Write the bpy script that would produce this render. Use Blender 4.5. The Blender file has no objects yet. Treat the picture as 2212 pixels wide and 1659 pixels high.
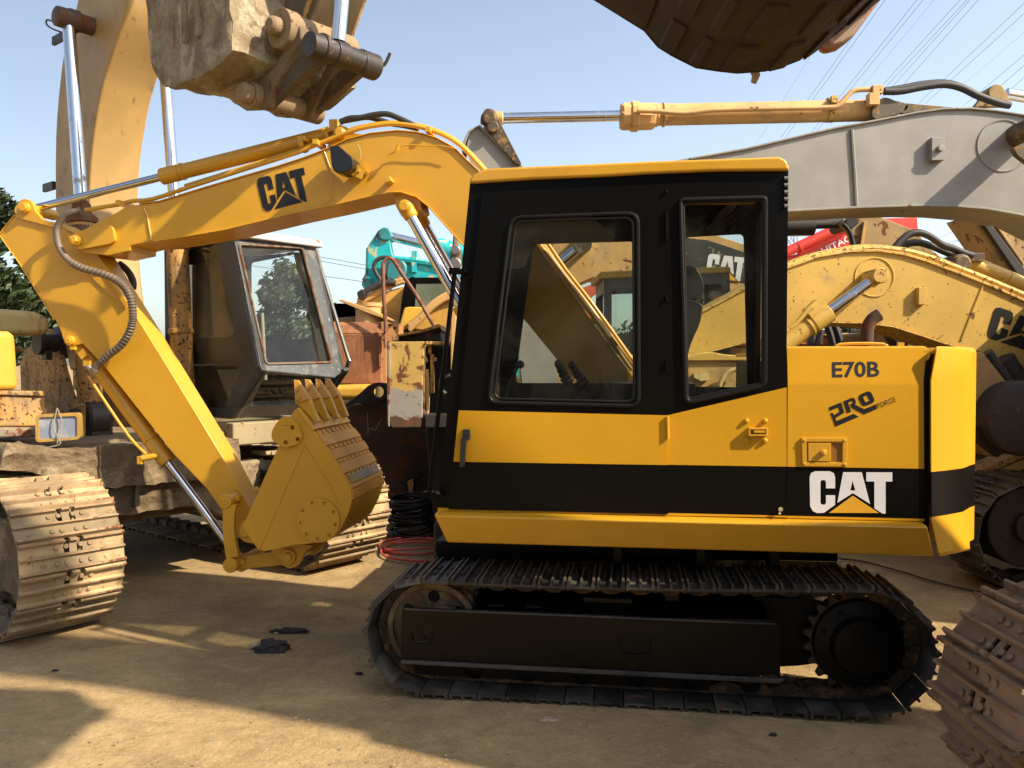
import bpy, bmesh, math, random
from mathutils import Vector, Matrix, geometry
random.seed(7)
R = math.radians
SC = bpy.context.scene
COL = SC.collection
# ---------------------------------------------------------------- camera
F = 1838.0; CX = 1106.0; CY = 829.5; CAMH = 1.65
PITCH = math.atan((829.5 - 785.0) / F)
cam = bpy.data.cameras.new("camera"); camo = bpy.data.objects.new("camera", cam); COL.objects.link(camo)
cam.sensor_width = 36.0; cam.lens = 36.0 * F / 2212.0
cam.clip_start = 0.05; cam.clip_end = 2000
camo.location = (0, 0, CAMH); camo.rotation_euler = (R(90) - PITCH, 0, 0)
SC.camera = camo
# ---------------------------------------------------------------- sky and sun
SUN_DIR = Vector((2.1, -1.0, 1.9)).normalized()        # towards the sun
SUN_EL = math.asin(SUN_DIR.z); SUN_AZ = math.atan2(SUN_DIR.x, SUN_DIR.y)
W = bpy.data.worlds.new("World"); SC.world = W; W.use_nodes = True
nt = W.node_tree; nt.nodes.clear()
sky = nt.nodes.new('ShaderNodeTexSky'); sky.sky_type = 'NISHITA'; sky.sun_disc = False
sky.sun_elevation = SUN_EL; sky.sun_rotation = SUN_AZ
sky.altitude = 0; sky.air_density = 1.0; sky.dust_density = 1.7; sky.ozone_density = 1.0
bg = nt.nodes.new('ShaderNodeBackground'); bg.inputs[1].default_value = 0.112
wo = nt.nodes.new('ShaderNodeOutputWorld')
hsv = nt.nodes.new("ShaderNodeHueSaturation"); hsv.inputs["Saturation"].default_value = 0.74; nt.links.new(sky.outputs[0], hsv.inputs["Color"]); 
tcw = nt.nodes.new('ShaderNodeTexCoord'); spw = nt.nodes.new('ShaderNodeSeparateXYZ'); nt.links.new(tcw.outputs['Generated'], spw.inputs[0])
mw = nt.nodes.new('ShaderNodeMapRange'); nt.links.new(spw.outputs[0], mw.inputs[0]); mw.inputs[1].default_value = -.5; mw.inputs[2].default_value = .6; mw.inputs[3].default_value = 1.0; mw.inputs[4].default_value = 1.55   # hazier, brighter air towards the sun side
vmw = nt.nodes.new('ShaderNodeVectorMath'); vmw.operation = 'SCALE'; nt.links.new(hsv.outputs[0], vmw.inputs[0]); nt.links.new(mw.outputs[0], vmw.inputs['Scale'])
nt.links.new(vmw.outputs[0], bg.inputs[0]); nt.links.new(bg.outputs[0], wo.inputs[0])
sl = bpy.data.lights.new("sun", 'SUN'); sl.energy = 5.0; sl.angle = R(0.9); sl.color = (1.0, 0.86, 0.66)
so = bpy.data.objects.new("sun", sl); COL.objects.link(so); so.location = (6, -4, 9)
so.rotation_euler = SUN_DIR.to_track_quat('Z', 'Y').to_euler()
SC.view_settings.view_transform = 'Standard'; SC.view_settings.look = 'None'
SC.view_settings.exposure = 0.78; SC.view_settings.gamma = 1.0; SC.view_settings.use_curve_mapping = False

# ---------------------------------------------------------------- image to world
def ray(px, py):
    cx = (px - CX) / F; cy = -(py - CY) / F
    s, c = math.sin(PITCH), math.cos(PITCH)
    return Vector((cx, c + cy * s, -s + cy * c))
ZM = dict(za=(0, 0, .37200), zb=(0, 438.9, .372), zc=(0, 932.6, .372), zd=(658.3, 164.6, .372), ze=(1389.1, 0, .372),
          zf=(1389.1, 493.7, .372), zg=(1389.1, 1041.8, .372), zh=(713.2, 1041.8, .372), zi=(932.6, 384.0, .372),
          zj=(685.8, 466.3, .1984), zk=(274.3, 0, .248), zl=(466.3, 795.5, .26455), zm=(0, 416.9, .17361),
          zn=(219.4, 768.1, .17361), zo=(411.5, 987.5, .17361), zp=(0, 685.8, .1984), zq=(685.8, 685.8, .14881),
          zr=(1700.7, 438.9, .23147), zs=(1992.5, 713.2, .36392), zt=(0, 905.2, .27282), zu=(877.8, 548.6, .33048),
          zv=(1975.0, 1206.9, .27241), D=(0, 0, 1.0))
def Z(k, pts):
    a, b, s = ZM[k]
    return [(a + p[0] * s, b + p[1] * s) for p in pts]
class Fr:
    """upright working plane: u along, v away from the camera side, z up"""
    def __init__(s, x, y, yaw):
        s.o = Vector((x, y)); s.yaw = R(yaw)
        s.eu = Vector((math.cos(s.yaw), math.sin(s.yaw))); s.ev = Vector((-math.sin(s.yaw), math.cos(s.yaw)))
    def hit(s, px, py, v):
        d = ray(px, py); d2 = Vector((d.x, d.y))
        t = (s.o.dot(s.ev) + v) / d2.dot(s.ev)
        p = d2 * t - s.o
        return (p.dot(s.eu), CAMH + d.z * t)
    def uz(s, pts, v, k='D'):
        return [s.hit(x, y, v) for x, y in Z(k, pts)]
    def p3(s, pts, v, k='D'):
        out = []
        for i, (x, y) in enumerate(Z(k, pts)):
            vv = v[i] if isinstance(v, (list, tuple)) else v
            u, z = s.hit(x, y, vv); out.append(Vector((u, vv, z)))
        return out
    def w2l(s, x, y):
        p = Vector((x, y)) - s.o
        return p.dot(s.eu), p.dot(s.ev)
    def sc(s, px, v):      # metres per picture pixel at column px
        d = ray(px, CY); d2 = Vector((d.x, d.y)); return (s.o.dot(s.ev) + v) / d2.dot(s.ev) / F

# ---------------------------------------------------------------- mesh builder
def catmull(pts, n=6, closed=False):
    P = [Vector(p) for p in pts]; out = []
    m = len(P)
    rng = range(m) if closed else range(m - 1)
    for i in rng:
        if closed: p0, p1, p2, p3 = P[(i-1) % m], P[i], P[(i+1) % m], P[(i+2) % m]
        else: p0, p1, p2, p3 = P[max(i-1, 0)], P[i], P[i+1], P[min(i+2, m-1)]
        for j in range(n):
            t = j / n
            out.append(0.5 * ((2*p1) + (p2-p0)*t + (2*p0-5*p1+4*p2-p3)*t*t + (3*p1-p0-3*p2+p3)*t*t*t))
    if not closed: out.append(P[-1].copy())
    return out
def cm2(pts, n=5, closed=False):
    return [(p.x, p.y) for p in catmull([(a, b, 0) for a, b in pts], n, closed)]
def rounded(pts, r, n=4):
    """round the corners of a 2D polygon"""
    out = []; m = len(pts)
    for i in range(m):
        a = Vector(pts[i-1]); b = Vector(pts[i]); c = Vector(pts[(i+1) % m])
        rr = r[i] if isinstance(r, (list, tuple)) else r
        if rr <= 0: out.append((b.x, b.y)); continue
        da = (a-b); dc = (c-b); l = min(rr, da.length*.45, dc.length*.45)
        p = b + da.normalized()*l; q = b + dc.normalized()*l
        for j in range(n+1):
            t = j/n; s = (1-t)**2*p + 2*t*(1-t)*b + t*t*q; out.append((s.x, s.y))
    return out
EACH = {'tipping_link', 'side_cutter', 'cylinder_lug', 'link_pin', 'cylinder_fitting', 'weld_seam', 'bucket_link', 'bucket_ear', 'wear_strip', 'windscreen_frame', 'windscreen', 'hydraulic_pipe', 'hydraulic_hose', 'cab_glass', 'filter_housing', 'hinge', 'door_hinge', 'side_glass', 'link_bolt', 'travel_lever', 'pivot_pin', 'bucket_cylinder', 'wear_bar', 'wear_plate', 'corner_beading', 'undercarriage', 'red_hose'}
EACH -= {'wear_strip', 'red_hose', 'corner_beading', 'door_hinge'}
class MB:
    def __init__(s): s.bm = bmesh.new(); s.mi = 0
    def _f(s, vs):
        try: f = s.bm.faces.new(vs); f.material_index = s.mi; return f
        except ValueError: return None
    def prism(s, pts, v0, v1, holes=(), M=None):
        """polygon in (u,z) pushed from v0 to v1"""
        mk = lambda p, v: s.bm.verts.new(M @ Vector((p[0], v, p[1])) if M else Vector((p[0], v, p[1])))
        loops = [list(pts)] + [list(h) for h in holes]
        A = [[mk(p, v0) for p in L] for L in loops]; B = [[mk(p, v1) for p in L] for L in loops]
        for a, b in zip(A, B):
            n = len(a)
            for i in range(n): s._f((a[i], a[(i+1) % n], b[(i+1) % n], b[i]))
        if len(loops) == 1: s._f(A[0]); s._f(list(reversed(B[0])))
        else:
            tri = geometry.tessellate_polygon([[Vector((p[0], p[1], 0)) for p in L] for L in loops])
            fa = [v for a in A for v in a]; fb = [v for b in B for v in b]
            for t in tri: s._f([fa[i] for i in t]); s._f([fb[i] for i in reversed(t)])
        return s
    def plate(s, pts3, vec):
        a = [s.bm.verts.new(Vector(p)) for p in pts3]; b = [s.bm.verts.new(Vector(p)+Vector(vec)) for p in pts3]
        n = len(a)
        for i in range(n): s._f((a[i], a[(i+1) % n], b[(i+1) % n], b[i]))
        s._f(a); s._f(list(reversed(b))); return s
    def box(s, c, d, rot=None):
        c = Vector(c); h = Vector(d)*.5; Rm = rot.to_3x3() if rot else Matrix.Identity(3)
        vs = [s.bm.verts.new(c + Rm @ Vector((x*h.x, y*h.y, z*h.z))) for x in (-1, 1) for y in (-1, 1) for z in (-1, 1)]
        for f in ((0, 1, 3, 2), (4, 6, 7, 5), (0, 4, 5, 1), (2, 3, 7, 6), (0, 2, 6, 4), (1, 5, 7, 3)): s._f([vs[i] for i in f])
        return s
    def rings(s, rings, cap0=True, cap1=True, closed=False):
        V = [[s.bm.verts.new(p) for p in r] for r in rings]; n = len(V[0])
        m = len(V)
        for i in range(m if closed else m-1):
            a = V[i]; b = V[(i+1) % m]
            for j in range(n): s._f((a[j], a[(j+1) % n], b[(j+1) % n], b[j]))
        if not closed:
            if cap0: s._f(list(reversed(V[0])))
            if cap1: s._f(V[-1])
        return s
    def lathe(s, o, ax, prof, seg=24, cap=True):
        """prof: (distance along the axis, radius)"""
        o = Vector(o); ax = Vector(ax).normalized(); a = ax.orthogonal().normalized(); b = ax.cross(a)
        rs = [[o + ax*d + (a*math.cos(2*math.pi*k/seg) + b*math.sin(2*math.pi*k/seg))*max(r, 1e-4) for k in range(seg)] for d, r in prof]
        return s.rings(rs, cap, cap)
    def cyl(s, p, q, r, seg=20, r2=None, ch=0.0):
        p = Vector(p); q = Vector(q); L = (q-p).length; r2 = r if r2 is None else r2
        pr = [(0, r), (L, r2)] if ch <= 0 else [(0, r-ch), (ch, r), (L-ch, r2), (L, r2-ch)]
        return s.lathe(p, q-p, pr, seg)
    def pipe(s, p, q, r, ri, seg=20):
        p = Vector(p); q = Vector(q); L = (q-p).length
        return s.lathe(p, q-p, [(0, ri), (0, r), (L, r), (L, ri), (0, ri)], seg, cap=False)
    def tube(s, pts, r, seg=8, n=0, closed=False):
        P = catmull(pts, n, closed) if n else [Vector(p) for p in pts]
        m = len(P); rs = []; up = None
        for i in range(m):
            if closed: t = P[(i+1) % m]-P[i-1]
            else: t = P[min(i+1, m-1)]-P[max(i-1, 0)]
            if t.length < 1e-9: t = Vector((1, 0, 0))
            t.normalize()
            if up is None: up = t.orthogonal().normalized()
            up = (up - t*up.dot(t));
            if up.length < 1e-6: up = t.orthogonal()
            up.normalize(); w = t.cross(up)
            rr = r[i] if isinstance(r, list) else (r(i/(m-1), i) if callable(r) else r)
            rs.append([P[i] + (up*math.cos(2*math.pi*k/seg) + w*math.sin(2*math.pi*k/seg))*rr for k in range(seg)])
        return s.rings(rs, closed=closed)
    def ribbon(s, line, th, v0, v1, M=None):
        """strip of thickness th following a (u,z) line, pushed v0..v1; th>0 to the left of the line"""
        n = len(line); off = []
        for i in range(n):
            a = Vector(line[max(i-1, 0)]); b = Vector(line[min(i+1, n-1)]); t = (b-a).normalized()
            off.append((line[i][0]-t.y*th, line[i][1]+t.x*th))
        for i in range(n-1): pass
        return s.prism(list(line)+off[::-1], v0, v1, M=M) if n == 2 else s._rib(line, off, v0, v1)
    def _rib(s, a, b, v0, v1):
        rs = [[Vector((a[i][0], v0, a[i][1])), Vector((b[i][0], v0, b[i][1])), Vector((b[i][0], v1, b[i][1])), Vector((a[i][0], v1, a[i][1]))] for i in range(len(a))]
        return s.rings(rs)
    def sphere(s, c, r, seg=12, sc=(1, 1, 1)):
        M = Matrix.Translation(Vector(c)) @ Matrix.Diagonal((r*sc[0], r*sc[1], r*sc[2], 1))
        g = bmesh.ops.create_uvsphere(s.bm, u_segments=seg, v_segments=max(6, seg//2), radius=1.0, matrix=M)
        for v in g['verts']:
            for f in v.link_faces: f.material_index = s.mi
        return s
    def roughen(s, amp=.02, size=.09, freq=6.0, seed=0.0):
        from mathutils import noise as mn
        bmesh.ops.triangulate(s.bm, faces=s.bm.faces[:])
        for _ in range(7):
            L = [e for e in s.bm.edges if e.calc_length() > size*1.6]
            if not L or len(s.bm.verts) > 16000: break
            bmesh.ops.subdivide_edges(s.bm, edges=L, cuts=1, use_grid_fill=False); bmesh.ops.triangulate(s.bm, faces=[f for f in s.bm.faces if len(f.verts) > 3])
        bmesh.ops.recalc_face_normals(s.bm, faces=s.bm.faces[:]); s.bm.normal_update(); o = Vector((seed, seed*2, 0))
        for v in s.bm.verts:
            q = v.co*freq+o; v.co = v.co+v.normal*amp*(mn.noise(q)+.55*mn.noise(q*2.7)+.3*mn.noise(q*6.1))
        return s
    def hexn(s, p, ax, r, h):
        return s.lathe(p, ax, [(0, r), (h*.85, r), (h, r*.85)], 6)
    def mat(s, i): s.mi = i; return s
    def build(s, name, parent, mats, bevel=0, smooth=40, seg=2, loc=None, warp=None):
        if name in EACH:
            grp = s.clusters()
            if len(grp) > 1:
                out = None
                for faces in grp:
                    t = MB(); mp = {}
                    for f in faces:
                        vs = []
                        for v in f.verts:
                            if v not in mp: mp[v] = t.bm.verts.new(v.co)
                            vs.append(mp[v])
                        nf = t.bm.faces.new(vs); nf.material_index = f.material_index
                    o = t._build(name, parent, mats, bevel, smooth, seg, loc, warp); out = out or o
                s.bm.free(); return out
        return s._build(name, parent, mats, bevel, smooth, seg, loc, warp)
    def clusters(s):
        seen = set(); isl = []
        for f in s.bm.faces:
            if f in seen: continue
            st = [f]; seen.add(f); c = []
            while st:
                g = st.pop(); c.append(g)
                for v in g.verts:
                    for k in v.link_faces:
                        if k not in seen: seen.add(k); st.append(k)
            co = [v.co for g in c for v in g.verts]
            isl.append([c, [min(p[i] for p in co)-.004 for i in range(3)], [max(p[i] for p in co)+.004 for i in range(3)]])
        ch = True
        while ch:
            ch = False
            for i in range(len(isl)):
                for j in range(i+1, len(isl)):
                    a, b = isl[i], isl[j]
                    if all(a[1][k] <= b[2][k] and b[1][k] <= a[2][k] for k in range(3)):
                        a[0] += b[0]; a[1] = [min(x, y) for x, y in zip(a[1], b[1])]; a[2] = [max(x, y) for x, y in zip(a[2], b[2])]; isl.pop(j); ch = True; break
                if ch: break
        return [i[0] for i in isl]
    def _build(s, name, parent, mats, bevel=0, smooth=40, seg=2, loc=None, warp=None):
        bmesh.ops.recalc_face_normals(s.bm, faces=s.bm.faces[:])
        me = bpy.data.meshes.new(name); s.bm.to_mesh(me); s.bm.free()
        if warp:
            for v in me.vertices: v.co = warp(v.co.copy())
        for m in (mats if isinstance(mats, (list, tuple)) else [mats]): me.materials.append(m)
        if smooth:
            for p in me.polygons: p.use_smooth = True
            me.set_sharp_from_angle(angle=R(smooth))
        o = bpy.data.objects.new(name, me); COL.objects.link(o)
        if parent is not None: o.parent = parent
        if loc is not None: o.location = loc
        if bevel > 0:
            b = o.modifiers.new("bevel", 'BEVEL'); b.width = bevel; b.segments = seg; b.limit_method = 'ANGLE'; b.angle_limit = R(35)
            b.harden_normals = True
        return o
def root(name, label, cat, fr=None, loc=None, group=None):
    o = bpy.data.objects.new(name, None); COL.objects.link(o); o.empty_display_size = .2
    if fr: o.location = (fr.o.x, fr.o.y, 0); o.rotation_euler = (0, 0, fr.yaw)
    if loc: o.location = loc
    o['label'] = label; o['category'] = cat
    if group: o['group'] = group
    return o
def tag(o, label, cat, group=None):
    o['label'] = label; o['category'] = cat
    if group: o['group'] = group
    return o
def struct(o): o['kind'] = 'structure'; return o

# ---------------------------------------------------------------- materials
def _n(nt, t, **k):
    n = nt.nodes.new(t)
    for a, b in k.items():
        if a.startswith('i_'): n.inputs[a[2:].replace('_', ' ')].default_value = b
        else: setattr(n, a, b)
    return n
def mixc(nt, fac, a, b, mode='MIX'):
    m = nt.nodes.new('ShaderNodeMix'); m.data_type = 'RGBA'; m.blend_type = mode
    for s, v in ((m.inputs[0], fac), (m.inputs[6], a), (m.inputs[7], b)):
        if hasattr(v, 'is_output') or isinstance(v, bpy.types.NodeSocket): nt.links.new(v, s)
        elif isinstance(v, (int, float)): s.default_value = v
        else: s.default_value = (*v, 1) if len(v) == 3 else v
    return m.outputs[2]
def math_(nt, op, a, b=None, clamp=False):
    m = nt.nodes.new('ShaderNodeMath'); m.operation = op; m.use_clamp = clamp
    for i, v in enumerate((a, b)):
        if v is None: continue
        if isinstance(v, bpy.types.NodeSocket): nt.links.new(v, m.inputs[i])
        else: m.inputs[i].default_value = v
    return m.outputs[0]
def noise(nt, vec, scale, detail=5, rough=.6, dist=0.0, stretch=None, off=0.0):
    if stretch is not None or off:
        mp = nt.nodes.new('ShaderNodeMapping'); nt.links.new(vec, mp.inputs[0])
        mp.inputs['Scale'].default_value = stretch or (1, 1, 1); mp.inputs['Location'].default_value = (off, off*.7, off*1.3); vec = mp.outputs[0]
    n = nt.nodes.new('ShaderNodeTexNoise'); nt.links.new(vec, n.inputs['Vector'])
    n.inputs['Scale'].default_value = scale; n.inputs['Detail'].default_value = detail
    n.inputs['Roughness'].default_value = rough; n.inputs['Distortion'].default_value = dist
    return n.outputs[0]
def step(nt, v, lo, hi):
    m = nt.nodes.new('ShaderNodeMapRange'); m.interpolation_type = 'SMOOTHSTEP'; nt.links.new(v, m.inputs[0])
    m.inputs[1].default_value = lo; m.inputs[2].default_value = hi; return m.outputs[0]
def new_mat(name):
    m = bpy.data.materials.new(name); m.use_nodes = True; nt = m.node_tree; nt.nodes.clear()
    o = nt.nodes.new('ShaderNodeOutputMaterial'); b = nt.nodes.new('ShaderNodeBsdfPrincipled'); nt.links.new(b.outputs[0], o.inputs[0])
    tc = nt.nodes.new('ShaderNodeTexCoord')
    return m, nt, b, tc.outputs['Object']
def finish(nt, b, col, rough, bump=None, bstr=.3, bdist=.01, metal=0.0):
    if isinstance(col, bpy.types.NodeSocket) and not (isinstance(metal, bpy.types.NodeSocket) or metal > .1): col = mixc(nt, 1.0, col, (.90, .89, .87), 'MULTIPLY')
    for s, v in ((b.inputs['Base Color'], col), (b.inputs['Roughness'], rough), (b.inputs['Metallic'], metal)):
        if isinstance(v, bpy.types.NodeSocket): nt.links.new(v, s)
        elif isinstance(v, (int, float)): s.default_value = v
        else: s.default_value = (*v, 1)
    if bump is not None:
        bp = nt.nodes.new('ShaderNodeBump'); bp.inputs['Strength'].default_value = bstr; bp.inputs['Distance'].default_value = bdist
        nt.links.new(bump, bp.inputs['Height']); nt.links.new(bp.outputs[0], b.inputs['Normal'])
RUST = (.12, .045, .018); MUD = (.30, .22, .125)
def paint(name, col, rust=0.0, dirt=0.0, rough=.4, var=.12, rc=RUST, dc=MUD, rs=9.0, coat=0.0, bump=.12, spots=0.0, dents=.0, colnode=None, off=0.0, streak=0.0, each=False):
    m, nt, b, P = new_mat(name)
    if each:            # every copy weathered its own way
        oi = nt.nodes.new('ShaderNodeObjectInfo'); va = nt.nodes.new('ShaderNodeVectorMath'); va.operation = 'ADD'; cb = nt.nodes.new('ShaderNodeCombineXYZ')
        for i in range(3): nt.links.new(math_(nt, 'MULTIPLY', oi.outputs['Random'], 37.0+11*i), cb.inputs[i])
        nt.links.new(P, va.inputs[0]); nt.links.new(cb.outputs[0], va.inputs[1]); P = va.outputs[0]; RND = oi.outputs['Random']
    base = colnode(nt, P) if colnode else None
    n1 = noise(nt, P, 2.2, 4, .6, off=off)
    dark = tuple(c*(1-var) for c in col); lite = tuple(min(1, c*(1+var)) for c in col)
    v = mixc(nt, step(nt, n1, .35, .65), dark, lite)
    if base is not None: v = mixc(nt, 1.0, base, mixc(nt, step(nt, n1, .35, .65), (1-var,)*3, (1, 1, 1)), 'MULTIPLY')
    rough_s = math_(nt, 'ADD', rough-.06, math_(nt, 'MULTIPLY', noise(nt, P, 14, 4), .14))
    if dirt > 0:
        nd = noise(nt, P, 3.1, 8, .68, .4, off=3.3+off); k = step(nt, nd, .64-.34*dirt, .80-.30*dirt)
        v = mixc(nt, math_(nt, 'MULTIPLY', k, .85), v, mixc(nt, noise(nt, P, 22, 4), tuple(c*.7 for c in dc), tuple(min(1, c*1.25) for c in dc)))
        rough_s = math_(nt, 'ADD', rough_s, math_(nt, 'MULTIPLY', k, .3))
    if streak > 0:
        ns = noise(nt, P, 7, 6, .65, .2, stretch=(2.4, 2.4, .35), off=5.1)
        v = mixc(nt, math_(nt, 'MULTIPLY', step(nt, ns, .62-.2*streak, .74-.12*streak), .6), v, tuple(c*.6 for c in rc))
    if rust > 0:
        nr = noise(nt, P, rs, 9, .62, .6, off=7.7+off); k = step(nt, nr, .66-.30*rust, .70-.28*rust)
        rcol = mixc(nt, noise(nt, P, 30, 5), tuple(c*.45 for c in rc), tuple(min(1, c*2.1) for c in rc))
        v = mixc(nt, k, v, rcol); rough_s = math_(nt, 'ADD', rough_s, math_(nt, 'MULTIPLY', k, .4))
    if spots > 0:
        nr = noise(nt, P, 42, 3, .5, .0, off=1.2); k = step(nt, nr, .70-.15*spots, .73-.15*spots)
        v = mixc(nt, k, v, tuple(c*.5 for c in rc))
    if each: v = mixc(nt, 1.0, v, mixc(nt, RND, (.72,)*3, (1.15, 1.12, 1.08)), 'MULTIPLY')
    h = noise(nt, P, 60, 4, .7)
    if dents > 0: h = math_(nt, 'ADD', math_(nt, 'MULTIPLY', h, .15), math_(nt, 'MULTIPLY', noise(nt, P, 2.4, 2, .4, off=9), dents*6))
    finish(nt, b, v, rough_s, h, bump if dents <= 0 else .35, .002 if dents <= 0 else .012)
    if coat: b.inputs['Coat Weight'].default_value = coat; b.inputs['Coat Roughness'].default_value = .12
    return m
def crust(name, c1, c2, c3=None, scale=5, bstr=.9, bd=.02, rough=.92, patch=.5):
    m, nt, b, P = new_mat(name)
    n = noise(nt, P, scale, 9, .68, .5); v = mixc(nt, step(nt, n, .36, .64), c1, c2)
    if c3: v = mixc(nt, step(nt, noise(nt, P, scale*.45, 7, .66, .8, off=4), .62-.2*patch, .68-.2*patch), v, c3)
    v = mixc(nt, math_(nt, 'MULTIPLY', step(nt, noise(nt, P, scale*7, 4), .35, .75), .35), v, tuple(c*.4 for c in c1))
    h = math_(nt, 'ADD', noise(nt, P, scale*1.5, 9, .75), math_(nt, 'MULTIPLY', noise(nt, P, scale*8, 4, .7), .35))
    finish(nt, b, v, rough, h, bstr, bd); return m
def chrome(name, tint=(.62, .63, .66), rough=.12, grime=.3):
    m, nt, b, P = new_mat(name)
    k = step(nt, noise(nt, P, 6, 6, .7, .5), .72-.2*grime, .85-.1*grime)
    col = mixc(nt, k, tint, (.22, .16, .10)); r = math_(nt, 'ADD', rough, math_(nt, 'MULTIPLY', k, .35))
    me = math_(nt, 'SUBTRACT', 1.0, math_(nt, 'MULTIPLY', k, .6))
    finish(nt, b, col, r, noise(nt, P, 90, 2), .03, .001, me); return m
def spec(m, v):
    for n in m.node_tree.nodes:
        if n.type == 'BSDF_PRINCIPLED': n.inputs['Specular IOR Level'].default_value = v
    return m
def flat(name, col, rough=.5, metal=0.0, var=.15, bump=.1, sc=30):
    m, nt, b, P = new_mat(name)
    v = mixc(nt, noise(nt, P, sc*.2, 5), tuple(c*(1-var) for c in col), tuple(min(1, c*(1+var)) for c in col))
    finish(nt, b, v, rough, noise(nt, P, sc, 4), bump, .002, metal); return m
def glass(name, tint=(.86, .9, .88), refl=1.0, dirt=.0, dcol=(.5, .45, .38), dsc=7):
    m = bpy.data.materials.new(name); m.use_nodes = True; nt = m.node_tree; nt.nodes.clear()
    o = nt.nodes.new('ShaderNodeOutputMaterial'); tr = nt.nodes.new('ShaderNodeBsdfTransparent'); tr.inputs[0].default_value = (*tint, 1)
    gl = nt.nodes.new('ShaderNodeBsdfGlossy'); gl.inputs['Roughness'].default_value = .02
    fr = nt.nodes.new('ShaderNodeFresnel'); fr.inputs[0].default_value = 1.5
    mx = nt.nodes.new('ShaderNodeMixShader'); geo = nt.nodes.new('ShaderNodeNewGeometry'); nt.links.new(math_(nt, 'MULTIPLY', math_(nt, 'MULTIPLY', fr.outputs[0], refl*1.6, True), math_(nt, 'SUBTRACT', 1.0, geo.outputs['Backfacing'])), mx.inputs[0])
    nt.links.new(tr.outputs[0], mx.inputs[1]); nt.links.new(gl.outputs[0], mx.inputs[2]); out = mx.outputs[0]
    if dirt > 0:
        tc = nt.nodes.new('ShaderNodeTexCoord'); P = tc.outputs['Object']
        k = math_(nt, 'ADD', math_(nt, 'MULTIPLY', step(nt, noise(nt, P, dsc, 8, .7, .5), .35, .85), dirt), math_(nt, 'MULTIPLY', step(nt, noise(nt, P, dsc*14, 3), .73, .77), .5*min(1, dirt*4)), True)
        df = nt.nodes.new('ShaderNodeBsdfDiffuse'); df.inputs[0].default_value = (*dcol, 1)
        m2 = nt.nodes.new('ShaderNodeMixShader'); nt.links.new(k, m2.inputs[0]); nt.links.new(out, m2.inputs[1]); nt.links.new(df.outputs[0], m2.inputs[2]); out = m2.outputs[0]
    nt.links.new(out, o.inputs[0]); return m

YEL = (.66, .345, .020)
M = {}
M['yellow'] = paint('fresh_yellow', YEL, dirt=.0, rough=.40, var=.05, coat=.25, bump=.08)
M['yellow_panel'] = paint('fresh_yellow_panel', YEL, rough=.33, var=.05, coat=.35, dents=.06)
M['black'] = paint('fresh_black', (.0045, .004, .0035), rough=.33, var=.2, dents=.05)
spec(M['black'], .07)
M['blackfr'] = paint('fresh_black_undercarriage', (.0035, .003, .0028), dirt=.05, rough=.30, var=.3, bump=1.0, dc=(.03, .027, .022)); spec(M['blackfr'], .22)
M['rubber'] = spec(flat('rubber', (.008, .008, .008), .5), .2)
M['hose'] = flat('hose', (.035, .033, .032), .6)
M['hose_wrap'] = paint('hose_wrap', (.17, .13, .09), rough=.5, var=.3)
M['chrome'] = chrome('chrome')
M['chrome_dirty'] = chrome('chrome_worn', rough=.2, grime=.9)
M['steel'] = flat('steel', (.35, .34, .33), .38, .9)
M['decal_black'] = flat('decal_black', (.010, .010, .010), .4, bump=0)
M['decal_white'] = flat('decal_white', (.82, .82, .86), .4, bump=0, var=.02)
M['decal_yellow'] = flat('decal_yellow', (.80, .42, .03), .4, bump=0, var=.03)
M['glass'] = glass('cab_glass', (.915, .935, .91), 1.3, .05, (.35, .32, .27), 4)
M['shoe'] = paint('shoe_black', (.042, .040, .036), dirt=.5, rust=.08, rough=.42, var=.4, dc=(.13, .115, .09), bump=.9, each=True)
M['edge_black'] = paint('shoe_edge', (.11, .085, .05), dirt=.5, rough=.5, dc=(.05, .04, .03))
M['idler'] = paint('idler', (.10, .07, .04), dirt=.6, rust=.3, rough=.7)
M['toothm'] = paint('sprocket', (.05, .035, .02), dirt=.3, rust=.3, rough=.6, dc=(.16, .11, .05))
M['seat'] = flat('seat_vinyl', (.02, .021, .02), .42)
M['dark'] = flat('dark', (.012, .011, .010), .7)
ZM.update(zw=(1772.0, 822.9, .0868), zx=(822.9, 1141.1, .1984), zy=(658.3, 1042.4, .13641))
EDGE = {'shoe_black': M['edge_black']}
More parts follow.
